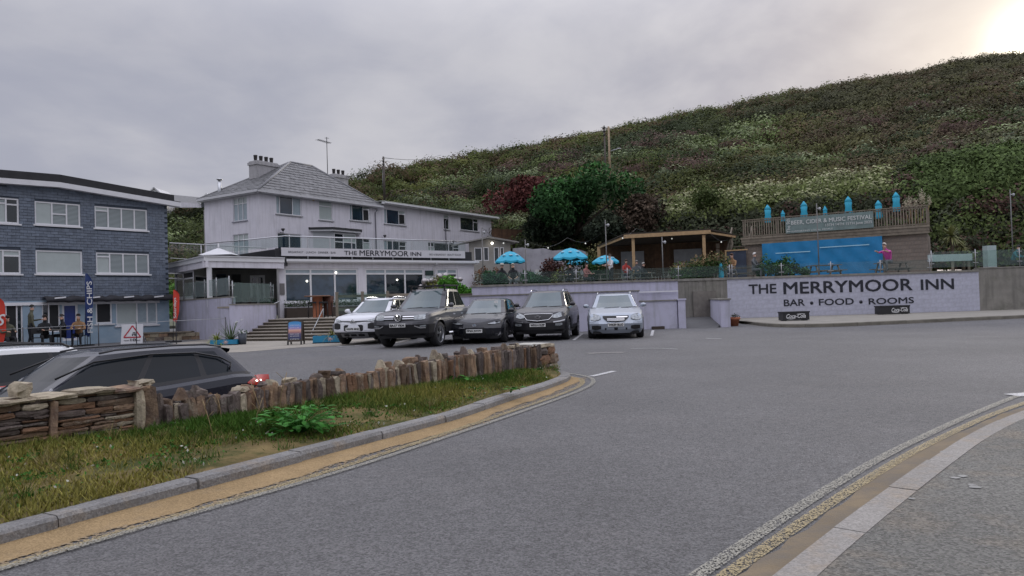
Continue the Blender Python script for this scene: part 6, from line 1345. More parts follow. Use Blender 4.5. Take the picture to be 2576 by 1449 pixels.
# ---- foreground white estate beyond it
loc2 = Vector((-8.25, 10.6, -.66))
o, c = make_car('parked_car', loc2, hd + .03, 'white estate car with roof rails behind the dark car at the left edge', 'car', 4.6, 1.82, 1.52,
    [(0, .62), (.15, .72), (.5, .82), (1.1, .90), (1.4, .94), (3, .99), (4.0, 1.04), (4.6, 1.0)], (1.25, 2.05, 4.0, 4.45, .61), .9, 3.65, .33, M('bright_white_paint', (.78, .79, .80), .25, coat=1, var=.02), glass=m_cglassw, rails=m_black, handles=None)
for sg in (1, -1): c.fpatch([(sg * .55, .84, .98), (sg * .75, .80, 1.0), (sg * .86, .85, .99)], .008, rear=True).build('tail_light', m_tl, o)
# ================================================================== beer garden
def pz(px, Y, z=0.): q = at(px, 700, Y); return Vector((q.x, Y, z))
m_deckfl = M('terrace_paving', (.26, .24, .21), .85, var=.15, scale=1)
X0 = wx(1187); MB().poly([(X0 + .05, YW + .3, 1.6), (60, YW + .3, 1.6), (60, 64, 1.6), (-2.3, 64, 1.6), (-2.3, 46.5, 1.6)], (0, 0, .4)).build('terrace', m_deckfl, kind='structure')
balustrade([pz(1192, YW + .15), pz(1836, YW + .15)], zwt, .62, 'glass balustrade on the coping above the parked cars', m_balglass2, 2.35)
balustrade([pz(1842, YW + .15), pz(2340, YW + .15)], zwt, .62, 'glass balustrade on the coping above the painted inn name', m_balglass, 2.35)
balustrade([pz(2345, YW + .15), pz(2900, YW + .15)], zwt + .1, .9, 'taller glass balustrade at the right end of the beer garden', m_balglass2, 2.35)
m_turq = M('turquoise_canvas', (.03, .42, .62), .6, var=.08, scale=3); m_pale = M('faded_print', (.35, .6, .72), .6, var=0)
def parasol(px, top, edge, half, Y, lab, tilt=0.):
    c_ = at(px, edge, Y); R_ = half * Y / FPX; zt_ = at(px, top, Y).z; o = empty('parasol', (c_.x, Y, 2.0), RN.uniform(0, .6), label=lab, cat='parasol', group='turquoise parasols open over the garden tables'); ze = c_.z - 2.0; zt_ -= 2.0; n = 8
    prof = lambda f: zt_ - (zt_ - ze) * (f ** 1.7); cn_ = MB(); fl_ = MB()
    def ringp(f, k, dz=0): a = 2 * math.pi * k / n; return (R_ * f * math.cos(a), R_ * f * math.sin(a), prof(f) + dz)
    for k in range(n):
        rows_ = []
        for f in (0.02, .3, .6, .85, 1.):
            r_ = []
            for j in range(5):
                t = j / 4; a, b = Vector(ringp(f, k)), Vector(ringp(f, k + 1)); q = a.lerp(b, t); q.z -= .05 * f * math.sin(math.pi * t); r_.append(q)
            rows_.append(r_)
        cn_.grid(rows_); low_ = [q - Vector((0, 0, .11 + .03 * math.sin(i_ * 1.57 + k))) for i_, q in enumerate(rows_[-1])]; cn_.grid([rows_[-1], low_])
    co = cn_.build('canopy', m_turq, o)
    for k in (4, 5, 6): a, b = Vector(ringp(.62, k)), Vector(ringp(.62, k + 1)); q = a.lerp(b, .5); MB().ball((q.x, q.y, q.z - .01), .11, 8, sq=(1.1, 1.1, .5)).build('printed_badge', m_pale, co)
    for k in range(n): MB().tube([(0, 0, zt_ - .35), Vector(ringp(.95, k)) - Vector((0, 0, .05))], .008, 3).build('rib', m_black, o)
    MB().tube([(0, 0, 0), (0, 0, zt_ + .05)], .022, 6).build('pole', m_black, o); MB().lathe([(.001, 0), (.28, 0), (.26, .06), (.05, .1), (.04, .3)], 14).build('base', m_black, o)
parasol(1283, 632, 656, 39, 42.5, 'open turquoise parasol nearest the inn, over the seated couple')
parasol(1435, 624, 648, 46, 43.5, 'largest open turquoise parasol, upper one of the middle pair')
parasol(1453, 647, 661, 29, 45.5, 'smaller open turquoise parasol tucked under the largest one')
parasol(1523, 642, 658, 34, 43, 'open turquoise parasol beside the lamp post and the man in white')
def closed(px, top, bot, Y, zb, lab):
    o_ = at(px, bot, Y); H_ = at(px, top, Y).z - zb; o = empty('closed_parasol', (o_.x, Y, zb), RN.uniform(0, 1), label=lab, cat='parasol', group='folded turquoise parasols'); r = max(.13, (at(px, top, Y).z - o_.z) * .22); zl_ = o_.z - zb
    pr_ = [(.02, H_), (r * .5, H_ - .12), (r * 1.0, H_ - .28), (r * .75, H_ - .32), (r * .95, (zl_ * .4 + H_ * .6)), (r * .8, zl_ * .7 + H_ * .3), (r * 1.05, zl_ - .1), (r * .8, zl_ - .25)]
    m_ = MB().lathe(pr_, 12); m_.v = [(x * (1 + .18 * math.sin(5 * math.atan2(y, x))), y * (1 + .18 * math.sin(5 * math.atan2(y, x))), z) for x, y, z in m_.v]; m_.build('canopy', m_turq, o); MB().tube([(0, 0, 0), (0, 0, H_ + .03)], .02, 5).build('pole', m_black, o)
# ------------------------------------------------ upper deck
dA_ = at(1872, 600, 44.3); dB_ = at(2332, 555, 39.3); FD = Frame((dA_.x, 44.3), (dB_.x - dA_.x, -5.0)); LD = math.hypot(dB_.x - dA_.x, 5.0)
zrl = FD.p(2100, 535)[1]; zfl = FD.p(1880, 590)[1]; zdk = zrl - 1.05
dk = empty('raised_deck', FD.o + Vector((0, 0, 2.0)), FD.ang, label='raised timber deck with baluster rail on a block wall at the right of the garden', cat='deck')
Zd = -2.0
m_blkw = M('bare_block_wall', (.25, .205, .17), .9, var=.12, scale=3, bump=.3, rnd=.08, streak=((.14, .13, .12), .5))
bz0, bz1 = 0., zdk - .45 + Zd; MB().box(0, LD, .1, 3.5, bz0, bz1).build('block_wall', m_blkw, dk)
mbk = MB().box(0, 1, 0, .03, 0, 1).mesh('block', m_blkw)
for r_ in range(int(bz1 / .215) + 1):
    x = -(r_ % 2) * .22
    while x < LD:
        a, b = max(0, x), min(x + .44, LD)
        if (b > LD * .74 or a < .9) and b - a > .08 and r_ * .215 + .2 < bz1: o = link('block', mbk, dk); o.location = (a + .004, .07, r_ * .215 + .004); o.scale = (b - a - .008, 1, .207)
        x += .44
MB().box(-.15, LD + .12, -.12, 3.6, zdk - .16 + Zd, zdk - .12 + Zd).build('deck_floor', m_wood, dk)
for i, (za_, zb_) in enumerate(((zdk - .45, zdk - .31), (zdk - .305, zdk - .165), (zdk - .12, zdk - .01))): MB().box(-.12 - .03 * i, LD + .1, -.10 - .02 * i, -.05 - .02 * i, za_ + Zd, zb_ + Zd).build('fascia_board', m_wood, dk)
MB().box(-.1, LD + .1, -.16, -.02, zrl - .04 + Zd, zrl + Zd).build('handrail', m_wood, dk); MB().box(0, LD, -.1, -.06, zrl - .16 + Zd, zrl - .09 + Zd).build('rail', m_wood, dk); MB().box(0, LD, -.1, -.06, zdk + .02 + Zd, zdk + .09 + Zd).build('rail', m_wood, dk)
mbl = MB().box(-.025, .025, -.135, -.101, 0, zrl - .05 - zdk).mesh('baluster', m_wood); nbl = int(LD / .135)
for i in range(nbl + 1): o = link('baluster', mbl, dk); o.location = (LD * i / nbl, 0, zdk + Zd)
for i in range(6): x = LD * i / 5; MB().box(x - .05, x + .05, -.06, .04, zdk - .1 + Zd, zrl + .0 + Zd).build('post', m_wood, dk)
MB().box(LD - .02, LD + .03, -.1, 3.4, zrl - .04 + Zd, zrl + Zd).build('handrail', m_wood, dk)
for i in range(20): MB().box(LD - .015, LD + .02, i * .17, i * .17 + .05, zdk + Zd, zrl - .04 + Zd).build('baluster', m_wood, dk)
# banner
bx0 = FD.p(1976, 568, -.2)[0]; bx1 = FD.p(2197, 551, -.2)[0]; bz1_, bz0_ = FD.p(1976, 549, -.2)[1], FD.p(1976, 588, -.2)[1]
bn = empty('banner', FD.w(bx0, -.2, bz0_), FD.ang, label='long grey banner for a beer, cider and music festival hung on the deck rail', cat='banner'); bw2, bh2 = bx1 - bx0, bz1_ - bz0_
MB().grid([[(bw2 * i / 24, .012 * math.sin(i * 1.3), bh2 * j / 5) for j in range(6)] for i in range(25)][::-1]).build('sheet', M('grey_green_banner', (.20, .27, .26), .6, var=.15, scale=3), bn)
m_bt = M('white_banner_print', (.62, .64, .62), .6, var=0)
text_mesh('BEER, CIDER & MUSIC FESTIVAL', bw2 * .07, bw2 * .985, bh2 * .50, bh2 * .80, -.02, m_bt, 'lettering', bn, bold=.006); text_mesh('13TH 14TH 15TH June 2025', bw2 * .47, bw2 * .985, bh2 * .22, bh2 * .44, -.02, m_bt, 'lettering', bn, bold=.004)
text_mesh('SUPPORTING LOCAL PEOPLE', bw2 * .07, bw2 * .55, bh2 * .06, bh2 * .16, -.02, m_bt, 'lettering', bn)
tm = text_mesh('The 9th', 0, bh2 * .9, 0, bw2 * .045, 0, m_bt, 'lettering', bn, bold=.004)
for v in tm.data.vertices: x, y, z = v.co; v.co = (bw2 * .058 - z, -.02 + y, x + bh2 * .05)
# blue tarpaulin
tx0 = FD.p(1917, 612, -.1)[0]; tx1 = FD.p(2219, 597, -.1)[0]; tz = FD.p(2060, 604, -.1)[1]
tp = empty('tarpaulin', FD.w(tx0, -.1, 2.0), FD.ang, label='bright blue sheet covering the wall under the raised deck', cat='tarpaulin'); tw_ = tx1 - tx0
MB().grid([[(tw_ * i / 40, -.03 + .035 * math.sin(i * .9 + j * .4) * math.sin(j * .7), (tz - 2.0) * j / 12) for j in range(13)] for i in range(41)][::-1]).build('sheet', M('blue_tarpaulin', (.01, .22, .48), .45, var=.12, scale=2, blot=((.12, .36, .58), 1.5, .6, .75, .4)), tp)
for a, b, z_ in ((.12, .42, .72), (.5, .9, .80)): MB().box(tw_ * a, tw_ * b, -.09, -.085, (tz - 2) * z_, (tz - 2) * z_ + .05).build('crease', m_pale, tp)
# stairs up to the deck with timber sides
sx = empty('deck_stairs', FD.w(-1.5, .2, 2.0), FD.ang, label='timber stair with slatted sides at the left end of the raised deck', cat='stairs')
for i in range(10): MB().box(.25, 1.35, .0 + i * .22, .24 + i * .22, i * .26, i * .26 + .05).build('tread', m_wood, sx)
for x in (.15, 1.4):
    MB().beam((x, -.1, .1), (x, 2.3, 2.7), .06, .25).build('stringer', m_wood, sx); MB().beam((x, -.1, 1.1), (x, 2.3, 3.6), .08, .1).build('handrail', m_wood, sx)
    for k in range(9): MB().beam((x, k * .28, .1 + k * .305), (x, k * .28, 1.15 + k * .305), .04, .05).build('baluster', m_wood, sx)
for i in range(7): MB().box(-.25, -.05 , -.05, .0, .1 + .35 * i, .40 + .35 * i).build('board', m_wood, sx)
q = FD.p(1851, 645, -.1); cb_ = empty('blackboard', FD.w(FD.p(1829, 645, -.3)[0], -.3, 2.0), FD.ang, label='dark blue chalkboard in a pale timber frame below the deck stair', cat='blackboard')
W_ = FD.p(1877, 640, -.3)[0] - FD.p(1829, 640, -.3)[0]; ht_ = FD.p(1850, 631, -.3)[1] - 2.0
MB().box(0, W_, 0, .04, .1, ht_).build('board', M('chalkboard', (.035, .05, .085), .6, var=.2, scale=2, blot=((.2, .26, .32), 3, .58, .7, .5)), cb_); MB().box(-.12, W_ + .1, -.05, .08, ht_ + .001, ht_ + .07).box(-.12, -.03, -.03, .05, -.0, ht_).build('frame', m_newwood, cb_)
# folded parasols on and behind the deck
for i, (px, tp_, bt, Y) in enumerate(((1931.6, 515, 550, 45.5), (1969.5, 529, 547, 48.5), (2023, 506, 541, 44.6), (2075.6, 518, 537, 47.5), (2134.6, 494, 532, 43.6), (2210, 504, 540, 46), (2254.6, 483, 521, 42.4))):
    closed(px, tp_, bt, Y, zdk - .12, 'folded turquoise parasol on the raised deck, ' + ['leftmost', 'small one second from the left', 'third from the left, above the banner start', 'small one above the word music', 'tall one above the banner end', 'partly behind the rail right of the banner', 'tallest, rightmost beside the pampas grass'][i])
MB().poly([(FD.w(.0, 3.5).x, FD.w(0, 3.5).y, zdk - .3), (FD.w(LD, 3.5).x, FD.w(LD, 3.5).y, zdk - .3), (FD.w(LD, 9).x, FD.w(LD, 9).y, zdk - .3), (FD.w(0, 9).x, FD.w(0, 9).y, zdk - .3)], (0, 0, .17)).build('deck_back', m_wood, tag(empty('deck_extension', (0, 0, 0)), 'rear part of the raised timber deck', 'deck')) if False else None
cp_ = at(1842, 680, 38.2); closed(1814, 661, 688, 38.0, 2.0, 'small folded turquoise parasol leaning behind the glass by the hydrangea')
# pampas
pp = empty('pampas_grass', FD.w(LD - .6, 1.2, zdk - .1), 0, label='cream pampas plumes at the right end of the deck rail', cat='plant')
for px, tp_, h_ in ((2278, 505, .5), (2288, 497, .6), (2303, 503, .5), (2316, 481, .8), (2322, 490, .55), (2337, 497, .4)):
    q = at(px, tp_, 40.6); b_ = q - Vector(pp.location); MB().tube([(b_.x * .6, b_.y * .6, 0), b_ - Vector((0, 0, h_))], .012, 4).build('stem', m_newwood, pp)
    d_ = NP.normal(size=(160, 3)) * [.06, .06, .3 * h_] + [b_.x, b_.y, b_.z - h_ * .45]; tag(link('plume', leaves(d_, .05, np.tile([.55, .50, .38], (160, 1)) * NP.uniform(.7, 1.2, (160, 1)), m_leaf, 'plume', asp=.3), pp), kind='stuff')
# ------------------------------------------------ timber shelter
FSh = Frame(at(1580, 600, 45)[:2], (.985, -.17)); z_b = FSh.p(1590, 595)[1]; Ls = FSh.p(1783, 588)[0]; xl = FSh.p(1503, 612)[0]
sh = empty('timber_shelter', FSh.o + Vector((0, 0, 2.0)), FSh.ang, label='open fronted new timber shelter with dark interior beside the stairs', cat='shelter'); zz0 = z_b - 2.0
MB().beam((-.25, -.15, zz0), (Ls + .1, -.15, zz0 + .06), .12, .22).build('beam', m_newwood, sh)
MB().beam((xl, .5, zz0 - .55), (-.2, -.05, zz0 - .02), .08, .14).build('beam', m_newwood, sh); MB().beam((Ls, -.1, zz0 + .02), (Ls + 1.6, .6, zz0 - .25), .08, .12).build('beam', m_newwood, sh)
for px, y_ in ((1506, .55), (1593, 0), (1771, 0)): x = FSh.p(px, 620, y_)[0]; MB().box(x - .09, x + .09, y_ - .09, y_ + .09, 0, zz0 - (.55 if y_ else .11)).build('post', m_newwood, sh)
MB().poly([(xl, .4, zz0 - .5), (-.2, -.2, zz0 + .12), (Ls + .1, -.2, zz0 + .16), (Ls + 1.6, .6, zz0 - .18), (Ls + 1.6, 4, zz0 - .2), (xl, 4, zz0 - .3)], (0, 0, .08)).build('roof', M('dark_shelter_roof', (.05, .04, .03), .9), sh)
nbd = 44; m_br = M('brown_stained_board', (.14, .075, .04), .8, var=.25, scale=4, rnd=.2)
for i in range(nbd): a = xl + (Ls + 1.5 - xl) * i / nbd; MB().box(a + .005, a + (Ls + 1.5 - xl) / nbd - .005, 3.6 + RN.uniform(-.01, .01), 3.65, 0, zz0 - .25).build('board', m_br, sh)
for a, b in ((1562, 1620), (1695, 1765)): xa, xb = FSh.p(a, 640, 3.4)[0], FSh.p(b, 640, 3.4)[0]; MB().box(xa, xb, 3.3, 3.4, 0, zz0 - .7).build('grey_panel', M('pale_grey_panel', (.34, .35, .37), .7), sh)
m_tab = M('grey_table_timber', (.17, .155, .13), .8, var=.2)
def picnic(px, Y, rz, lab):
    o = empty('picnic_table', pz(px, Y, 2.0), rz, label=lab, cat='table', group='picnic tables in the beer garden')
    for k in range(4): MB().box(-.8, .8, -.36 + k * .185, -.19 + k * .185, .72, .76).build('tabletop_plank', m_tab, o)
    for s_ in (-1, 1):
        MB().box(-.8, .8, s_ * .72 - .12, s_ * .72 + .12, .43, .47).build('bench', m_tab, o)
        for x in (-.6, .6): MB().beam((x, s_ * .25, .72), (x, s_ * .7, 0), .05, .09).build('leg', m_tab, o)
    for x in (-.55, .55): MB().beam((x, -.72, .41), (x, .72, .41), .05, .09).build('brace', m_tab, o)
for a in ((1283, 41.2, .1, 'picnic table under the parasol nearest the inn'), (1440, 43, .2, 'picnic table under the largest parasol'), (1535, 42.5, 0, 'picnic table by the lamp post'), (1610, 43, .1, 'picnic table in front of the timber shelter'), (1705, 42.5, 0, 'picnic table left of the hydrangea bush'), (1875, 39.6, 0, 'picnic table of the pair in front of the blackboard'), (2075, 39.4, .1, 'picnic table in front of the blue sheet'), (2245, 39, 0, 'picnic table of the person in pink')): picnic(*a)
wc2 = empty('garden_wall', pz(1292, 53, 2.0), 0, label='uneven whitewashed garden wall at the foot of the dark bank', cat='wall')
tops = [(0, 0), (.0, 3.15), (.7, 3.2), (1.6, 3.05), (2.4, 3.1), (3.1, 2.9), (4.2, 2.95), (5.2, 2.9), (5.8, 2.7), (5.8, 0)]; MB().poly([(x * (at(1480, 620, 53).x - at(1292, 620, 53).x) / 5.8, 0, z) for x, z in tops], (0, .3, 0)).build('wall', M('grubby_whitewash', (.42, .41, .45), .85, var=.12, scale=1, blot=((.2, .2, .2), 2, .5, .7, .5), bump=.4), wc2)
pl = empty('planter', pz(1375, 48, 2.0), 0, label='white rendered raised planter below the red brown bush', cat='planter'); MB().box(-.7, .8, -.3, .3, 0, 1.35).build('box', M('white_planter', (.6, .6, .58), .7), pl)
# timber fence up the bank behind the inn wing
FN = empty('bank_fence', (0, 62, 2), 0, label='brown vertical board fence behind the end of the inn wing', cat='fence')
for i in range(22): p = at(1240 + i * 3.4, 600, 62); MB().box(p.x - .09, p.x + .09, -.1 + RN.uniform(-.02, .02), -.05, 0, at(1240, 576 + i * .2 + RN.uniform(-1, 1), 62).z - 2).build('fence_board', m_br, FN)
# garden plants
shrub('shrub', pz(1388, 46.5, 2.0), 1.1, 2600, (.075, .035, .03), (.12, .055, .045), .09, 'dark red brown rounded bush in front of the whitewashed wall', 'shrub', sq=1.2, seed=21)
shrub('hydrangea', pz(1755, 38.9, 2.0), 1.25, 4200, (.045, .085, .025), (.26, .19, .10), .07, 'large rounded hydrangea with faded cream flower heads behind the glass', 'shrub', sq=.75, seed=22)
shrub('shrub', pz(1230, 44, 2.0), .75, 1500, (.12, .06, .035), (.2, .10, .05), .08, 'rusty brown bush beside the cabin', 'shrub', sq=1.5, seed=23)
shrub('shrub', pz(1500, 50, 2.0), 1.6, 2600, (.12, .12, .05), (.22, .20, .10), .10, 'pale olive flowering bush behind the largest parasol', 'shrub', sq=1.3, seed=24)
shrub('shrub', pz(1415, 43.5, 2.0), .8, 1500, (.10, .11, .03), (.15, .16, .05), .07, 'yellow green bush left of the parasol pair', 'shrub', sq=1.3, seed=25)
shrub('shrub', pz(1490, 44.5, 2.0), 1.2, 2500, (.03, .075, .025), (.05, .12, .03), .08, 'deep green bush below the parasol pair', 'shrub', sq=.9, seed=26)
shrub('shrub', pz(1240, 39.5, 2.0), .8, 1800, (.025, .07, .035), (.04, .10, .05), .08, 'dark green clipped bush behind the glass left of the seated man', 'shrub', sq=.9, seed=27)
shrub('shrub', pz(1345, 39.8, 2.0), .9, 2000, (.025, .065, .03), (.04, .10, .04), .08, 'dark green low bush behind the glass right of the seated couple', 'shrub', sq=.75, seed=28)
shrub('shrub', pz(1990, 38.6, 2.0), .75, 1600, (.03, .08, .03), (.06, .13, .045), .08, 'leafy green bush in front of the blue sheet', 'shrub', sq=1., seed=29)
shrub('shrub', pz(1930, 38.4, 2.0), .45, 900, (.03, .09, .035), (.06, .14, .05), .07, 'narrow green shrub at the left edge of the blue sheet', 'shrub', sq=2.0, seed=30)
shrub('shrub', at(1880, 628, 47), 1.4, 2200, (.06, .09, .03), (.16, .19, .08), .10, 'light green shrub growing above the stair beside the shelter roof', 'shrub', seed=31) if False else shrub('shrub', Vector(on_hill(1790, .03)) + Vector((0, 0, .8)), 1.7, 2600, (.07, .10, .03), (.19, .22, .09), .10, 'light green shrub growing above the shelter roof', 'shrub', seed=31)
shrub('planting', Vector((at(1145, 730, 37.6).x, 37.2, 1.3)), 1.05, 4200, (.06, .19, .02), (.11, .30, .04), .07, 'vivid green leafy planting in front of the inn corner', 'shrub', sq=.85, seed=32)
shrub('planting', Vector((at(1108, 720, 38.2).x, 38.4, 1.3)), .7, 1500, (.15, .16, .04), (.24, .24, .07), .06, 'yellowish plant between the steel balls and the green planting', 'shrub', sq=1.4, seed=33)
MB().box(at(1112, 740, 36.2).x, at(1188, 740, 36.2).x, 36.0, 36.25, .8, at(1150, 739, 36.2).z).build('raised_bed', M('dark_bed_wall', (.10, .085, .07), .9, var=.2), tag(empty('raised_bed', (0, 0, 0)), 'dark edged raised bed below the vivid green planting', 'planter'))
MB().box(at(1112, 740, 36.2).x, at(1188, 740, 36.2).x, 36.25, 38.2, .8, 1.45).build('soil', m_soil, bpy.data.objects['raised_bed'])
def spiky(c, R_, n, base, lab, cat, name='spiky_plant', w_=.025, droop=.5, seed=1):
    r = random.Random(seed); o = empty(name, c, label=lab, cat=cat); m_ = M('blade_' + name + str(seed), base, .6, var=.3, scale=6, rnd=.3); me = None; mb = MB()
    for i in range(n):
        a = r.uniform(0, 6.28); el = r.uniform(.5, 1.35); L_ = R_ * r.uniform(.6, 1.1); d = Vector((math.cos(a) * math.cos(el), math.sin(a) * math.cos(el), math.sin(el))); s_ = Vector((-math.sin(a), math.cos(a), 0)); rows_ = []
        for t, ww in ((0, .6), (.35, 1), (.7, .7), (1, .05)): q = d * L_ * t - Vector((0, 0, droop * L_ * t * t * (1.3 - el * .6))); rows_.append([q - s_ * w_ * ww, q + s_ * w_ * ww])
        mb.grid(rows_)
    mb.build('leaves', m_, o, kind='stuff'); return o
spiky(pz(1322, 43, 2.0), 1.5, 60, (.12, .16, .05), 'tall spiky green phormium to the right of the nearest parasol', 'plant', 'phormium', .04, .3, 4)
def palm(c, H_, R_, lab):
    o = empty('palm_tree', c, label=lab, cat='palm tree'); MB().tube([(0, 0, 0), (.03, 0, H_ * .5), (0, 0, H_)], [.10, .08, .09], 8).build('trunk', M('palm_trunk', (.12, .09, .06), .9, bump=.6), o); mb = MB(); r = random.Random(3)
    for i in range(150):
        a = r.uniform(0, 6.28); el = r.uniform(-.6, 1.45); L_ = R_ * r.uniform(.75, 1.05); d = Vector((math.cos(a) * math.cos(el), math.sin(a) * math.cos(el), math.sin(el))); s_ = Vector((-math.sin(a), math.cos(a), 0)); rows_ = []
        for t, ww in ((0, .7), (.4, 1), (.75, .7), (1, .05)): q = Vector((0, 0, H_)) + d * L_ * t - Vector((0, 0, .3 * L_ * t * t)); rows_.append([q - s_ * .028 * ww, q + s_ * .028 * ww])
        mb.grid(rows_)
    mb.build('crown', M('palm_blade', (.15, .20, .06), .6, var=.3, scale=4, col2=(.24, .21, .09)), o, kind='stuff')
palm(pz(2398, 39.6, 2.0), 2.1, 1.0, 'small cabbage palm with a spiky round head at the right of the garden')
palm(pz(2424, 40.4, 2.0), 1.55, .6, 'lower second cabbage palm just behind the round headed one')
# benches, bin, boards at the right
ab = empty('sign_board', pz(2392, 38.4, 2.0), 0, label='long white horizontal board on posts below the palm', cat='sign'); 
MB().box(-1.15, 1.15, -.02, .02, .72, 1.08).build('board', M('whiteish_board', (.48, .56, .56), .5, var=.1, blot=((.25, .35, .4), 5, .55, .65, .6)), ab)
for x in (-1.0, .15, 1.0): MB().box(x - .05, x + .05, .02, .1, 0, 1.1).build('post', m_wood, ab)
MB().box(-.23, .23, -.2, .2, 0, 1.45).build('casing', M('pale_green_grey_box', (.42, .50, .50), .5), tag(empty('service_box', pz(2492, 38.2, 2.0)), 'tall pale grey green service box near the right edge of the garden', 'box'))
# lamp posts and string lights
m_pole = M('dull_grey_pole', (.17, .165, .16), .6)
def post(px, top, Y, z0, lab, r=.032, name='lamp_post', head=True):
    q = at(px, top, Y); o = empty(name, (q.x, Y, z0), 0, label=lab, cat='lamp post' if head else 'pole'); MB().tube([(0, 0, 0), (0, 0, q.z - z0)], [r, r * .8], 7).build('pole', m_pole, o)
    if head: MB().tube([(0, 0, q.z - z0 - .25), (.1, -.05, q.z - z0 - .28)], .03, 5).lathe([(.03, 0), (.07, .05), (.06, .14), (.01, .16)], 8, (.13, -.05, q.z - z0 - .36)).build('lamp', m_galv, o)
    return q
P1 = post(1522.5, 553, 37.7, 2.0, 'tall grey lamp post beside the man in white, tallest in the garden'); P3 = post(1665, 596, 37.7, 2.0, 'slim grey post in front of the timber shelter')
P0 = post(1321, 603, 38.5, 2.0, 'grey garden post right of the nearest parasol'); P4 = post(2054, 512, 38.2, 2.0, 'thin dark post rising in front of the festival banner'); P5 = post(2541, 477, 38.5, 2.0, 'tall lamp post at the right edge of the garden'); P00 = post(1212, 572, 39.5, 2.0, 'lamp post with dark bracket in front of the inn wing end')
bl = empty('string_lights', P1, 0, label='string of small white bulbs strung between the garden posts', cat='string lights'); wr_ = MB(); me_b = MB().ball((0, 0, 0), .042, 7).mesh('bulb', M('pale_bulb', (.8, .8, .75), .2, emit=.3)); cat_ = [P00, P0, at(1428, 598, 44), P1 - Vector((0, 0, .5)), at(1600, 575, 46), at(1783, 583, 44), at(1846, 590, 42)]
for a, b in zip(cat_[:-1], cat_[1:]):
    pts = [a.lerp(b, t) - Vector((0, 0, .45 * math.sin(math.pi * t))) - P1 for t in np.linspace(0, 1, 9)]; wr_.tube(pts, .008, 3)
    for i in (4,): o = link('bulb', me_b, bl); o.location = pts[i] - Vector((0, 0, .07))
wr_.build('wire', m_black, bl)
# poles on the hill
def hpole(px, top, base, Y, r, lab, arm=False):
    a = at(px, base, Y); b = at(px, top, Y); o = empty('utility_pole', (a.x, Y, a.z - 1.5), 0, label=lab, cat='utility pole'); H_ = b.z - a.z + 1.5; MB().tube([(0, 0, 0), (0, 0, H_)], [r, r * .75], 8).build('pole', M('pole_timber' + ('_pale' if arm else ''), (.42, .31, .2) if arm else (.12, .10, .09), .8, var=.15), o)
    if arm: MB().tube([(0, 0, H_ * .62), (.7, -.3, H_ * .64)], .05, 5).ball((.9, -.4, H_ * .645), .16, 8, sq=(1.5, .8, .5)).build('lamp_arm', m_galv, o)
    else:
        for k in range(3): MB().box(-.12, .12, -.2, .2, H_ - .25 - k * .35, H_ - .18 - k * .35).build('insulator', m_darkgrey, o)
    return b
hpole(1535, 318, 446, 74, .12, 'pale timber pole with lamp arm, right of the tall pair on the hill', True); hpole(1524, 316, 446, 73, .09, 'thin timber pole, left of the tall pair on the hill')
Q = hpole(966.5, 394, 470, 84, .14, 'dark telegraph pole on the skyline to the right of the inn roof'); MB().tube([at(964, 425, 84.5), at(963, 472, 84.5)], .06, 5).build('stay', m_galv, tag(empty('pole_stay', (0, 0, 0)), 'short strut beside the dark telegraph pole', 'pole'))
for a, b, lab in ((at(967, 397, 84), at(870, 445, 60), 'overhead wire running down from the skyline pole to the inn'), (at(967, 397, 84), at(1110, 390, 130), 'overhead wire running right from the skyline pole over the hill')):
    MB().tube([a.lerp(b, t) - Vector((0, 0, .5 * math.sin(math.pi * t))) for t in np.linspace(0, 1, 8)], .035, 3).build('wire', m_darkgrey, tag(empty('overhead_wire', (0, 0, 0)), lab, 'wire'))
sh2 = post(515, 528, 70, 2.5, 'small pole with box among the scrub left of the inn', .12, 'short_pole', False)
# houses beyond, on the hillside left of the inn
m_slr = M('grey_far_roof', (.20, .20, .20), .8, var=.12)
hs = empty('far_house', at(470, 515, 98), 0, label='long low house with grey roof and white gables above the slate building', cat='house'); o_ = hs.location
def hp(px, py, dy=0): return at(px, py, 98 + dy) - o_
MB().add([hp(425, 506), hp(508, 513), hp(500, 496, 4), hp(425, 489, 4)], [(0, 1, 2, 3)]).add([hp(425, 506), hp(508, 513), hp(508, 522), hp(425, 522)], [(0, 3, 2, 1)], 1).build('roof', [m_slr, m_render2], hs)
for (x0, x1, xa, yb, yt) in ((503, 541, 524, 511, 489),):
    MB().poly([hp(x0, yb), hp(x1 + 6, yb + 4), hp(xa, yt)], (0, 6, 0)).build('roof', m_slr, hs); g_ = MB(); g_.beam(hp(x0, yb), hp(xa, yt), .5, .45).beam(hp(xa, yt), hp(x1 + 4, yb + 6), .5, .45).build('bargeboard', m_white, hs); MB().poly([hp(x0 + 3, yb + 10, -.1), hp(x1, yb + 14, -.1), hp(x1, yb + 2, -.1), hp(xa, yt + 4, -.1), hp(x0 + 4, yb - 1, -.1)], (0, .1, 0)).build('gable_wall', m_glassd, hs)
h2_ = empty('far_house', at(389, 486, 100), 0, label='small white gable peak just above the slate building roof', cat='house'); MB().poly([(-.9, 0, -4), (.9, 0, -4), (.9, 0, -.1), (0, 0, .75), (-.9, 0, -.1)], (0, 4, 0)).build('gable', m_gut, h2_)
MB().beam((-.95, -.1, -.1), (0, -.1, .8), .2, .15).beam((.95, -.1, -.1), (0, -.1, .8), .2, .15).build('bargeboard', m_white, h2_)
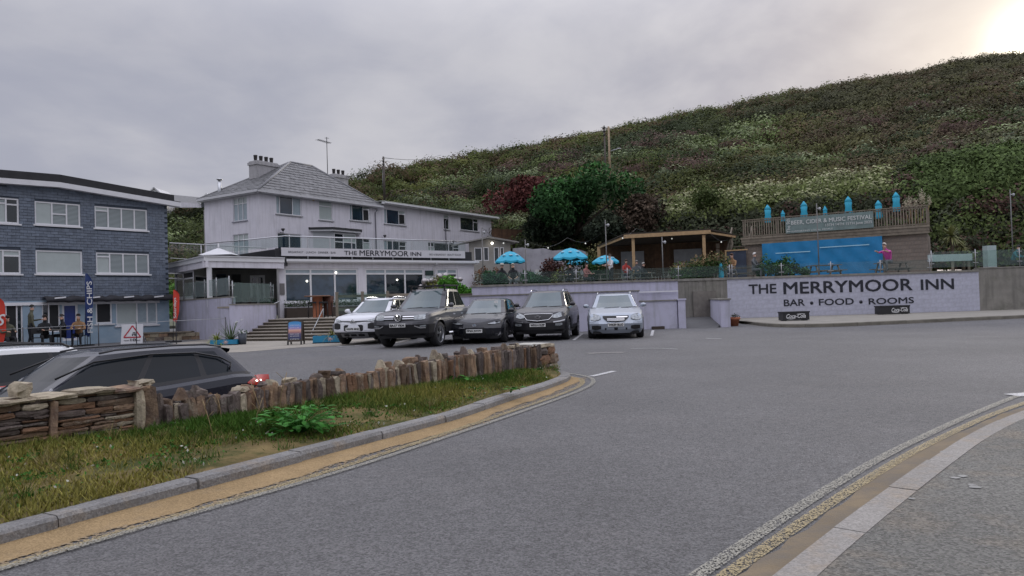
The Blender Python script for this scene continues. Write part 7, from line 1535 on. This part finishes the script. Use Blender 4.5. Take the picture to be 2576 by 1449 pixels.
# ================================================================== people
m_skin = M('skin', (.50, .30, .22), .55, var=.05)
def mat_c(name, c): return M(name, c, .8, var=.12, scale=12)
SK = {'head': (0, 0, 0)}
def person(loc, rz, pose, top, bottom, hair, label, hairc=(.05, .035, .025), sleeves=True, lean=0., hat=None, scale=1., arms=None, bald=False, female=False):
    """one skinned body; region materials follow the clothing"""
    sit = pose == 'sit'; hz = .50 if sit else .94; L_ = lean; o = empty('person', loc, rz, label=label, cat='person')
    J = {'pel': (0, 0, hz), 'spi': (0, -.02 - .10 * L_, hz + .22), 'che': (0, -.03 - .28 * L_, hz + .42 - .05 * L_), 'nek': (0, -.04 - .38 * L_, hz + .56 - .08 * L_), 'hd0': (0, -.07 - .44 * L_, hz + .66 - .1 * L_), 'hd1': (0, -.08 - .46 * L_, hz + .78 - .1 * L_)}
    ch, pe = J['che'], J['pel']
    for s_, k in ((1, 'l'), (-1, 'r')):
        J['sh' + k] = (s_ * .19, ch[1] + .01, ch[2] + .04); J['hp' + k] = (s_ * .10, pe[1], pe[2] - .03)
        a = (arms or {}).get(k) or ('table' if sit else 'down')
        el, wr_, hd_ = {'table': ((s_ * .27, ch[1] - .16, ch[2] - .20), (s_ * .16, ch[1] - .38, ch[2] - .16), (s_ * .10, ch[1] - .47, ch[2] - .16)),
                        'lap': ((s_ * .27, ch[1] - .04, ch[2] - .24), (s_ * .14, ch[1] - .24, ch[2] - .36), (s_ * .08, ch[1] - .31, ch[2] - .37)),
                        'down': ((s_ * .26, ch[1] + .02, ch[2] - .25), (s_ * .27, ch[1] - .06, ch[2] - .49), (s_ * .27, ch[1] - .08, ch[2] - .58)),
                        'up': ((s_ * .25, ch[1] - .17, ch[2] - .10), (s_ * .12, ch[1] - .25, ch[2] + .10), (s_ * .08, ch[1] - .25, ch[2] + .19)),
                        'reach': ((s_ * .24, ch[1] - .22, ch[2] + .0), (s_ * .20, ch[1] - .46, ch[2] + .06), (s_ * .19, ch[1] - .56, ch[2] + .08))}[a]
        J['el' + k], J['wr' + k], J['ha' + k] = el, wr_, hd_
        for f in range(3): J['f%d%s' % (f, k)] = (hd_[0] + (f - 1) * .025, hd_[1] - .045 * (1 if a != 'down' else .2), hd_[2] - (.055 if a == 'down' else .02) - .008 * f)
        if sit: J['kn' + k] = (s_ * .14, pe[1] - .44, hz + .0); J['an' + k] = (s_ * .15, pe[1] - .42, .09); J['to' + k] = (s_ * .16, pe[1] - .58, .04)
        else: J['kn' + k] = (s_ * .11, -.03, .50); J['an' + k] = (s_ * .12, .02 + .06 * s_, .09); J['to' + k] = (s_ * .14, -.14 + .06 * s_, .04)
    E = [('pel', 'spi', 't'), ('spi', 'che', 't'), ('che', 'nek', 't'), ('nek', 'hd0', 's'), ('hd0', 'hd1', 's')]
    for k in 'lr': E += [('che', 'sh' + k, 't'), ('sh' + k, 'el' + k, 't'), ('el' + k, 'wr' + k, 't' if sleeves else 's'), ('wr' + k, 'ha' + k, 's'), ('pel', 'hp' + k, 'b'), ('hp' + k, 'kn' + k, 'b'), ('kn' + k, 'an' + k, 'b'), ('an' + k, 'to' + k, 'f')] + [('ha' + k, 'f%d%s' % (f, k), 's') for f in range(3)]
    R_ = {'pel': (.15, .11), 'spi': (.145, .10), 'che': (.155, .11), 'nek': (.055, .055), 'hd0': (.075, .085), 'hd1': (.078, .092), 'sh': (.065, .065), 'el': (.045, .045), 'wr': (.028, .032), 'ha': (.032, .022), 'hp': (.10, .10), 'kn': (.062, .062), 'an': (.042, .042), 'to': (.035, .03), 'f0': (.010, .010), 'f1': (.010, .010), 'f2': (.010, .010)}
    names = list(J); me = bpy.data.meshes.new('sk'); me.from_pydata([J[n_] for n_ in names], [(names.index(a), names.index(b)) for a, b, _ in E], [])
    t_ = bpy.data.objects.new('tmp', me); C.objects.link(t_); sk = t_.modifiers.new('s', 'SKIN'); sk.use_smooth_shade = True; sd_ = me.skin_vertices[0].data
    for i, n_ in enumerate(names): sd_[i].radius = R_.get(n_) or R_[n_[:2]]; sd_[i].use_root = n_ == 'pel'
    ss = t_.modifiers.new('u', 'SUBSURF'); ss.levels = 1; ss.render_levels = 1
    dg = bpy.context.evaluated_depsgraph_get(); dg.update(); m2 = bpy.data.meshes.new_from_object(t_.evaluated_get(dg)); bpy.data.objects.remove(t_)
    m2.materials.clear(); mats = [m_skin, top, bottom, m_black]; [m2.materials.append(q) for q in mats]; ix = {'s': 0, 't': 1, 'b': 2, 'f': 3}
    for p in m2.polygons:
        c_ = p.center; best = 9; bi = 0
        for a, b, k in E:
            A, B = Vector(J[a]), Vector(J[b]); d = B - A; u = max(0, min(1, (c_ - A).dot(d) / d.dot(d))); q = (c_ - A - d * u).length - R_.get(a, R_.get(a[:2]))[0] * .6
            if q < best: best, bi = q, ix[k]
        p.material_index = bi; p.use_smooth = True
    bo = link('body', m2, o); h = Vector(J['hd1'])
    fc_ = MB().beam(h + Vector((0, -.085, .0)), h + Vector((0, -.108, -.03)), .022, .02); fc_.build('nose', m_skin, o)
    for s_ in (-1, 1): MB().ball(h + Vector((s_ * .032, -.083, .012)), .011, 6).build('eye', m_black, o); MB().ball(h + Vector((s_ * .08, 0, -.01)), .022, 6, sq=(.4, .8, 1.2)).build('ear', m_skin, o)
    if not bald:
        hb = MB(); rows_ = []
        for i in range(9):
            el = -.45 + i * (math.pi / 2 + .45) / 8; r_ = []
            for k in range(17): a = 2 * math.pi * k / 16; front = max(0, -math.sin(a)); e2 = max(el, .45 * front * 1.3); r_.append(h + Vector((math.cos(a) * math.cos(e2) * .092, math.sin(a) * math.cos(e2) * .105 + .008, math.sin(e2) * .11 + .01)))
            rows_.append(r_)
        hb.grid(rows_)
        if female: hb.ball(h + Vector((0, .06, -.08)), .085, 8, sq=(1, .6, 1.5))
        hb.build('hair', mat_c('hair_%d' % int(hairc[0] * 100), hairc), o)
    if hat: MB().lathe([(.11, 0), (.108, .05), (.08, .10), (.001, .115)], 12, h + Vector((0, 0, .03))).lathe([(.001, .0), (.15, .0), (.15, .012)], 12, h + Vector((0, -.04, .03))).build('cap', hat, o)
    o.scale = (scale,) * 3
    return o
c_blk = mat_c('black_cloth', (.015, .016, .02)); c_gry = mat_c('grey_cloth', (.12, .13, .14)); c_wht = mat_c('white_cloth', (.65, .65, .67)); c_red = mat_c('red_cloth', (.42, .05, .04)); c_pink = mat_c('pink_cloth', (.60, .09, .38)); c_brn = mat_c('tan_cloth', (.30, .17, .08)); c_grn = mat_c('olive_cloth', (.10, .10, .065)); c_jean = mat_c('denim', (.04, .06, .11)); c_rose = mat_c('rose_cloth', (.34, .13, .12)); c_teal = mat_c('teal_cloth', (.02, .16, .20)); c_crm = mat_c('cream_cloth', (.5, .48, .42))
def sitat(px, Y, rz, *a, z=2.0, bench=True, **k):
    p = pz(px, Y, z); o = person(p, rz, 'sit', *a, **k)
    return o
sitat(1262, 40.3, .5, c_blk, c_blk, None, 'person in dark clothes and beige cap seated left under the nearest parasol', hat=c_crm, scale=1.02)
sitat(1291, 39.9, 0., c_blk, c_gry, None, 'person with pale hair and black waistcoat seated facing the road under the nearest parasol', hairc=(.55, .5, .42), sleeves=False, arms={'l': 'lap', 'r': 'lap'}, female=True)
sitat(1436, 42, -.4, c_blk, c_blk, None, 'person in black seated beneath the middle parasols, left of the one in rose', hairc=(.02, .015, .01))
sitat(1474, 41.4, .8, c_rose, c_blk, None, 'dark haired person in a rose top seated at a table behind the glass', hairc=(.02, .015, .012), female=True)
person(pz(1538, 40.5, 2.0), -1.1, 'stand', c_wht, c_blk, None, 'person in a white T-shirt standing by the tall lamp post', hairc=(.06, .045, .035), sleeves=False, arms={'r': 'table', 'l': 'table'}, scale=.97)
sitat(1575, 44, .3, c_red, c_jean, None, 'person in a red jacket seated in front of the timber shelter', hairc=(.08, .05, .03), z=2.25)
sitat(1603, 44.6, -.3, c_gry, c_blk, None, 'grey clad person seated right of the one in the red jacket', hairc=(.3, .28, .26), z=2.2)
sitat(1617, 43.2, .9, c_blk, c_blk, None, 'person in dark clothes seated by the shelter post', hairc=(.4, .38, .35))
sitat(1845, 38.8, -.9, c_brn, c_gry, None, 'person in a tan top seated in front of the dark blue chalkboard', hairc=(.10, .05, .03), hat=None, z=2.12)
sitat(1897, 38.8, .9, c_gry, c_gry, None, 'white haired person with orange scarf and grey coat, seated right of the chalkboard', hairc=(.7, .68, .65), z=2.12)
person(pz(2238, 37.9, 2.0), -1.0, 'sit', c_pink, c_gry, None, 'person in a bright pink top leaning forward before the blue sheet', hairc=(.6, .55, .5), lean=.55, arms={'l': 'reach', 'r': 'reach'}, sleeves=False, scale=1.12, bald=False).location.z = 2.25
sitat(2549, 38.3, .6, c_teal, c_blk, None, 'person in a teal jacket bending at the far right edge behind the glass', lean=.5, hairc=(.03, .03, .03), z=2.1)
# chip shop terrace
def front(px, d=1.2):
    t_ = (-.0 + 16.9 + (px - 1288) / FPX * 36.4) / (.6 - (px - 1288) / FPX * .8); Y = 36.4 + .8 * t_ - d; return pz(px, Y, 0.)
person(front(74, 1.0), 2.4, 'stand', c_grn, c_blk, None, 'person in an olive jacket standing outside the shop by the blue wall', hairc=(.02, .015, .012), arms={'l': 'table', 'r': 'down'}, scale=.99)
for px, py, rz, tp_, lab in ((196, 1.7, .3, c_brn, 'stocky person in a brown coat seated with back to the navy flag'), (158, 1.3, -.8, c_blk, 'person in black seated at the table by the blue door'), (110, 1.3, .7, c_blk, 'person in black seated at the left shop table'), (14, 1.6, 1.0, c_grn, 'person in a green grey coat at the far left edge')):
    person(front(px, py), rz, 'sit', tp_, c_blk, None, lab, hairc=(.04, .03, .025))
def cafe(px, py, lab):
    o = empty('cafe_table', front(px, py), 0, label=lab, cat='table'); MB().lathe([(.001, .72), (.38, .72), (.38, .75), (.001, .755)], 16).build('tabletop', m_tab, o); MB().tube([(0, 0, 0), (0, 0, .72)], .03, 6).lathe([(.001, 0), (.22, 0), (.2, .03), (.03, .05)], 10).build('pedestal', m_black, o)
cafe(130, 1.6, 'small dark table between two seated people outside the shop'); cafe(178, 1.9, 'small dark table in front of the blue door')
for px, py, lab in ((92, 1.5, 'dark chair left of the shop table'), (145, 1.4, 'dark chair between the two shop tables'), (208, 1.3, 'dark chair beside the navy flag')):
    o = empty('cafe_chair', front(px, py), RN.uniform(-1, 1), label=lab, cat='chair')
    for x, y in ((-.19, -.19), (.19, -.19), (.19, .19), (-.19, .19)): MB().tube([(x, y, 0), (x, y, .9 if y > 0 else .44)], .014, 4).build('leg', m_black, o)
    MB().box(-.21, .21, -.21, .21, .43, .46).build('seat', m_black, o); MB().box(-.2, .2, .17, .2, .6, .9).build('backrest', m_black, o)
# ================================================================== flags, signs, planters at the left
def feather(px, base, top, edge_l, edge_r, fl_bot, mat, lab, texts=(), lean=.0):
    b = G(px, base, 0.) if base > 5 else front(px, base); Y = b.y; o = empty('feather_flag', b, 0, label=lab, cat='flag'); zt = at(px, top, Y).z; zb = at(px, fl_bot, Y).z; xl = at(edge_l, 780, Y).x - b.x; xr_ = at(edge_r, 780, Y).x - b.x
    rows_ = []; side_ = 1 if abs(xr_) > abs(xl) else -1; w_ = xr_ - xl
    for i in range(17):
        t = i / 16; z = zb + (zt - zb) * t; f = .8 * min(1, t * 1.2 + .62) * (1 - .75 * max(0, (t - .82) / .18) ** 2); xm = xl + lean * t; rows_.append([(xm + w_ * f * j / 4 , .02 * math.sin(t * 6 + j), z - .12 * (1 - t) * j / 4) for j in range(5)])
    MB().grid(rows_[::-1]).build('banner', mat, o); MB().tube([(xl - .01, .02, 0), (xl + lean * .5, .02, (zt + zb) / 2), (xl + lean, .02, zt)], .015, 5).build('pole', m_darkgrey, o)
    MB().beam((-.35, 0, .03), (.35, 0, .03), .08, .05).beam((0, -.3, .03), (0, .3, .03), .08, .05).build('base', m_black, o)
    for s_, z0, z1, xa, xb in texts:
        t_ = text_mesh(s_, 0, z1 - z0, 0, xb - xa, 0, m_wprint, 'lettering', o, bold=.006)
        for v in t_.data.vertices: x, y, z = v.co; v.co = (xb - z, -.035 + y, z0 + x)
    return o
m_redf = M('red_flag_cloth', (.62, .045, .02), .6, var=.1, scale=4); m_navy = M('navy_flag_cloth', (.018, .045, .17), .6, var=.15, scale=4)
feather(437, 861, 729, 434, 453, 806, m_redf, 'small red feather flag on a thin pole before the lilac wall', [('Solerdays', 1.05, 1.95, .04, .20)], .06)
feather(213, 1.7, 688, 212, 236, 842, m_navy, 'tall navy feather flag reading FISH & CHIPS outside the shop', [('FISH & CHIPS', .55, 2.75, .10, .33)], .08)
fr_ = feather(-9, 884, 742, -14, 25, 868, m_redf, 'large red feather flag cut off by the left edge', [], -.1); text_mesh('S', .08, .42, 1.0, 1.45, -.05, m_wprint, 'lettering', fr_, shear=.3, bold=.008)
ts = empty('warning_sign', G(331, 867, 0), -.04, label='white board with red warning triangle and the number 10, outside the shop', cat='sign'); q = G(331, 867, 0).y / FPX; W_ = 56 * q; Hh = 51 * q
MB().poly([(-W_ / 2, 0, .02), (W_ / 2, 0, .02), (W_ / 2 - .03, .12, Hh), (-W_ / 2 - .0, .12, Hh)], (0, .03, 0)).build('board', M('white_sign_face', (.62, .62, .64), .5, var=.05), ts)
def sy(z): return .12 * (z - .02) / (Hh - .02) - .012
tri = MB(); A1, A2, A3 = (-W_ * .37, Hh * .36), (W_ * .41, Hh * .36), (-.0, Hh * .93)
for a, b in ((A1, A2), (A2, A3), (A3, A1)): tri.beam((a[0], sy(a[1]), a[1]), (b[0], sy(b[1]), b[1]), .05, .006, up=(0, 1, .1))
tri.v = [(x, y, z) for x, y, z in tri.v]; tri.build('red_triangle', M('sign_red', (.5, .02, .04), .5), ts)
MB().beam((-W_ / 2 + .1, .5, 0), (-W_ * .3, .14, Hh * .9), .03, .03).beam((W_ / 2 - .1, .5, 0), (W_ * .3, .14, Hh * .9), .03, .03).build('support', m_galv, ts)
pc = MB(); z_ = Hh * .5; pc.box(.0, .17, sy(z_) - .004, sy(z_), z_, z_ + .03).box(.0, .05, sy(z_) - .004, sy(z_), z_ - .06, z_ - .01).box(.10, .16, sy(z_) - .004, sy(z_), z_ - .06, z_ - .01).box(.03, .15, sy(z_) - .002, sy(z_) + .004, z_ + .06, z_ + .09); pc.build('pictogram', m_ink, ts)
tt_ = text_mesh('10', -W_ * .05, W_ * .20, Hh * .17, Hh * .30, sy(Hh * .23) - .004, m_ink, 'lettering', ts, bold=.006); MB().box(-W_ * .36, -W_ * .1, sy(.2) - .012, sy(.2) - .006, Hh * .20, Hh * .22).box(W_ * .24, W_ * .4, sy(.2) - .012, sy(.2) - .006, Hh * .20, Hh * .22).build('print_line', m_ink, ts)
# rope and post barrier
bf_ = empty('rope_barrier', G(0, 875, 0), 0, label='thin rope barrier on posts along the shop terrace', cat='barrier'); o_ = bf_.location; pts = []
for px in (-40, 55, 150, 245, 340, 440, 565):
    b = pz(px, 28.6 + px * .0045, 0); zz_ = at(px, 829 - 28 * px / 565, b.y).z; MB().tube([b - o_, Vector((b.x, b.y, zz_ + .05)) - o_], .02, 5).build('post', m_darkgrey, bf_); pts.append(Vector((b.x, b.y, zz_)) - o_)
MB().tube(pts, .01, 4).build('rope', m_galv, bf_)
# low stone border and planters in front of the shop
bd_ = empty('low_stone_border', G(300, 862, 0), .05, label='low rubble border with a bench top in front of the shop window', cat='wall'); k_ = 0
for i in range(16):
    for j in range(2):
        x = -3.4 + i * .42 + (j % 2) * .2; MB().box(x, x + .40, .9 + RN.uniform(-.03, .03), 1.3, j * .17, j * .17 + .165).build('stone', RN.choice([m_stone, m_stone2, m_stonel]), bd_)
MB().box(.3, 2.9, .85, 1.35, .345, .40).build('bench_top', m_wood, bd_)
def planter(px, py, wpx, hpx, lab, plants=True):
    b = G(px, py, 0); q_ = b.y / FPX; W_ = wpx * q_; H_ = hpx * q_; o = empty('planter', b, .06, label=lab, cat='planter'); m_pb = M('blue_planter_board', (.02, .24, .42), .5, var=.1, scale=2)
    MB().box(-W_ / 2, W_ / 2, 0, .03, .04, H_).box(-W_ / 2, W_ / 2, .42, .45, .04, H_).box(-W_ / 2, -W_ / 2 + .03, .03, .42, .04, H_).box(W_ / 2 - .03, W_ / 2, .03, .42, .04, H_).build('box', m_pb, o)
    MB().box(-W_ / 2 + .03, W_ / 2 - .03, .03, .42, .02, H_ - .05).build('soil', m_soil, o); MB().box(-W_ / 2 - .01, W_ / 2 + .01, -.01, .46, 0, .035).build('plinth', m_black, o)
    lg = MB(); cx = W_ * .08; lg.lathe([(.001, -.006), (.055, -.006), (.055, 0)], 10, (cx, 0, H_ * .55), axis='y')
    for a in np.linspace(.3, 5.9, 7): lg.beam((cx + .05 * math.cos(a), -.004, H_ * .55 + .05 * math.sin(a)), (cx + .11 * math.cos(a), -.004, H_ * .55 + .09 * math.sin(a)), .02, .006, up=(0, 1, 0))
    lg.build('printed_mark', M('pale_pink_print', (.55, .42, .40), .6), o); return o, W_, H_
o, W_, H_ = planter(824.5, 863.5, 74, 19, 'blue planter box with pale star mark in front of the steps')
spiky(Vector(o.location) + Vector((.12, .22, H_ - .08)), .62, 60, (.24, .24, .05), 'yellow green arching leaves growing in the planter before the steps', 'plant', 'planting', .014, .8, 7)
spiky(Vector(o.location) + Vector((-.35, .22, H_ - .08)), .4, 20, (.34, .27, .12), 'dry straw coloured tuft at the left end of the planter before the steps', 'plant', 'planting', .012, .8, 8)
o, W_, H_ = planter(562, 869, 66, 14, 'blue planter box partly hidden behind the roof of the dark estate car')
spiky(Vector(o.location) + Vector((-.35, .25, H_ - .08)), .75, 110, (.22, .26, .04), 'bright yellow green arching grass in the planter by the lilac wall', 'plant', 'planting', .014, .9, 9)
spiky(Vector(o.location) + Vector((.15, .35, H_ - .08)), 1.05, 90, (.09, .17, .04), 'tall green grass with fine seed heads in the planter by the lilac wall', 'plant', 'planting', .010, .3, 10)
pt_ = empty('flowerpot', Vector(o.location) + Vector((.62, .3, 0)), 0, label='dark pot with white flowers at the foot of the lilac wall', cat='flowerpot'); MB().lathe([(.001, 0), (.13, 0), (.17, .42), (.14, .42), (.001, .38)], 12).build('pot', M('slate_pot', (.06, .07, .09), .6), pt_); tag(link('flowers', leaves(NP.normal(size=(90, 3)) * [.09, .09, .05] + [0, 0, .47], .035, np.where(NP.rand(90, 1) < .4, [[.7, .7, .7]], [[.04, .09, .03]]), m_leaf, 'flowers'), pt_), kind='stuff')
# A-board
ab_ = empty('a_board', G(741, 868, 0), .06, label='arched A-board with a sunset picture and white writing beside the steps', cat='sign'); q_ = G(741, 868, 0).y / FPX; W_, Hh = 37 * q_, 62 * q_
m_sun = M('sunset_print', (.10, .28, .55), .4, var=0); t = m_sun.node_tree; n = t.nodes; L_ = t.links.new; tcn = n.new('ShaderNodeTexCoord'); sx_ = n.new('ShaderNodeSeparateXYZ'); L_(tcn.outputs['Generated'], sx_.inputs[0]); cr = n.new('ShaderNodeValToRGB'); L_(sx_.outputs[2], cr.inputs[0]); e = cr.color_ramp.elements
for i, (p_, c_) in enumerate(((0, (.015, .03, .09)), (.3, (.08, .07, .16)), (.44, (.5, .25, .2)), (.52, (.65, .38, .3)), (.62, (.25, .22, .5)), (.8, (.10, .30, .62)), (1, (.03, .22, .45)))):
    z_ = e[i] if i < 2 else e.new(p_); z_.position = p_; z_.color = (*c_, 1)
L_(cr.outputs[0], n['Principled BSDF'].inputs['Base Color'])
arc = lambda w_, z0, z1, n_=10: [(-w_, z0), (w_, z0), (w_, z1 - w_ * .25)] + [(w_ * math.cos(a), z1 - w_ * .25 + w_ * .25 * math.sin(a)) for a in np.linspace(.2, math.pi - .2, n_)] + [(-w_, z1 - w_ * .25)]
def slant(z, o_=0): return o_ + .16 * z / Hh
MB().poly([(x, slant(z), z) for x, z in arc(W_ / 2, .12, Hh)], (0, .025, 0)).build('frame', M('dark_frame_wood', (.06, .045, .035), .6), ab_)
MB().poly([(x, slant(z, -.012), z) for x, z in arc(W_ / 2 - .04, .20, Hh - .04)], (0, .006, 0)).build('poster', m_sun, ab_)
MB().poly([(x, .50 - slant(z), z) for x, z in arc(W_ / 2, .12, Hh)], (0, .025, 0)).build('back_frame', M('dark_frame_wood', (.06, .045, .035)), ab_)
for s_ in (-1, 1):
    for y_, d in ((0, 1), (.5, -1)): MB().beam((s_ * (W_ / 2 - .03), y_, 0), (s_ * (W_ / 2 - .03), y_ + d * .02, .14), .05, .05).build('leg', m_black, ab_)
for i, (s_, f) in enumerate((('SUNDAY ROASTS', .80), ('SERVED ALL DAY', .70), ('FRESH FOOD', .44), ('BAR & ROOMS', .36), ('OPEN', .24))): z_ = Hh * f; text_mesh(s_, -W_ * .3, W_ * .3, z_ - .02, z_ + .02, slant(z_, -.018), m_wprint, 'lettering', ab_)
# steel ball ornaments
me_s = MB().ball((0, 0, 0), 1, 14).mesh('steel_ball', M('worn_steel_ball', (.45, .42, .42), .28, .85, var=.2, scale=3))
for i, (px, py, rp, Y) in enumerate(((1060, 724, 9, 38), (1068, 708, 8.5, 38), (1074, 709, 8, 38.3), (1078, 722, 8, 38.5), (1086, 707, 8, 38.6), (1106, 696, 8.5, 38.8), (1121, 694, 8.5, 39), (1096, 708, 7, 38.8), (1130, 704, 7, 39.2), (1146, 702, 6, 39.4), (1158, 703, 6, 39.6), (1064, 740, 8, 38))):
    o = link('steel_ball', me_s); p = at(px, py, Y); r = rp * Y / FPX; o.location = p; o.scale = (r, r, r); tag(o, 'polished steel ball ornament, ' + ['leftmost of the middle row', 'leftmost of the upper row', 'second of the upper row', 'right one of the middle row', 'third of the upper row', 'topmost, left of the pair', 'topmost, right of the pair', 'tucked under the topmost pair', 'first of the small ones trailing right', 'second small one trailing right', 'rightmost small one', 'lowest, just above the pickup roof'][i], 'ornament', 'steel balls stacked at the corner of the inn')
st_ = MB().tube([at(1062, 742, 38.2), at(1066, 716, 38.2), at(1090, 700, 38.8)], .03, 5).tube([at(1078, 740, 38.5), at(1084, 712, 38.6), at(1112, 698, 38.9)], .03, 5)
st_.build('support', m_galv, tag(empty('ball_frame', (0, 0, 0)), 'bent metal frame carrying the steel balls', 'frame'))
for px, lab in ((630, 'dark purple spiky cordyline in a pot behind the porch glass'), (668, 'small dark green shrub behind the porch glass')):
    b = Vector((at(px, 760, 36.5).x, 36.5, 1.5)); (spiky(b, .8, 60, (.10, .04, .045), lab, 'plant', 'cordyline', .02, .4, 12) if px == 630 else shrub('shrub', b, .35, 500, (.03, .05, .03), (.05, .08, .04), .05, lab, 'plant', seed=40))
# flowers in the window troughs
for i, (a, b) in enumerate(((.3, 5.0), (6.0, 9.6))):
    p0, p1 = FL.w(a, -.3, 1.0), FL.w(b, -.3, 1.0); o = empty('window_planter', p0, FL.ang, label='long planted trough with dark leaves and white flowers under the %s inn window' % ('left' if i == 0 else 'right'), cat='planter'); Lq = (p1 - p0).length
    MB().box(0, Lq, -.18, .18, -.15, .35).build('trough', M('dark_timber', (.06, .045, .035)), o); n_ = 1500; P_ = np.stack([NP.rand(n_) * Lq, NP.normal(size=n_) * .12, .42 + NP.rand(n_) ** 2 * .32], 1)
    tag(link('plants', leaves(P_, .04, np.where(NP.rand(n_, 1) < .006, [[.45, .45, .43]], [[.035, .07, .022]]) * NP.uniform(.6, 1.3, (n_, 1)), m_leaf, 'trough_plants'), o), kind='stuff')
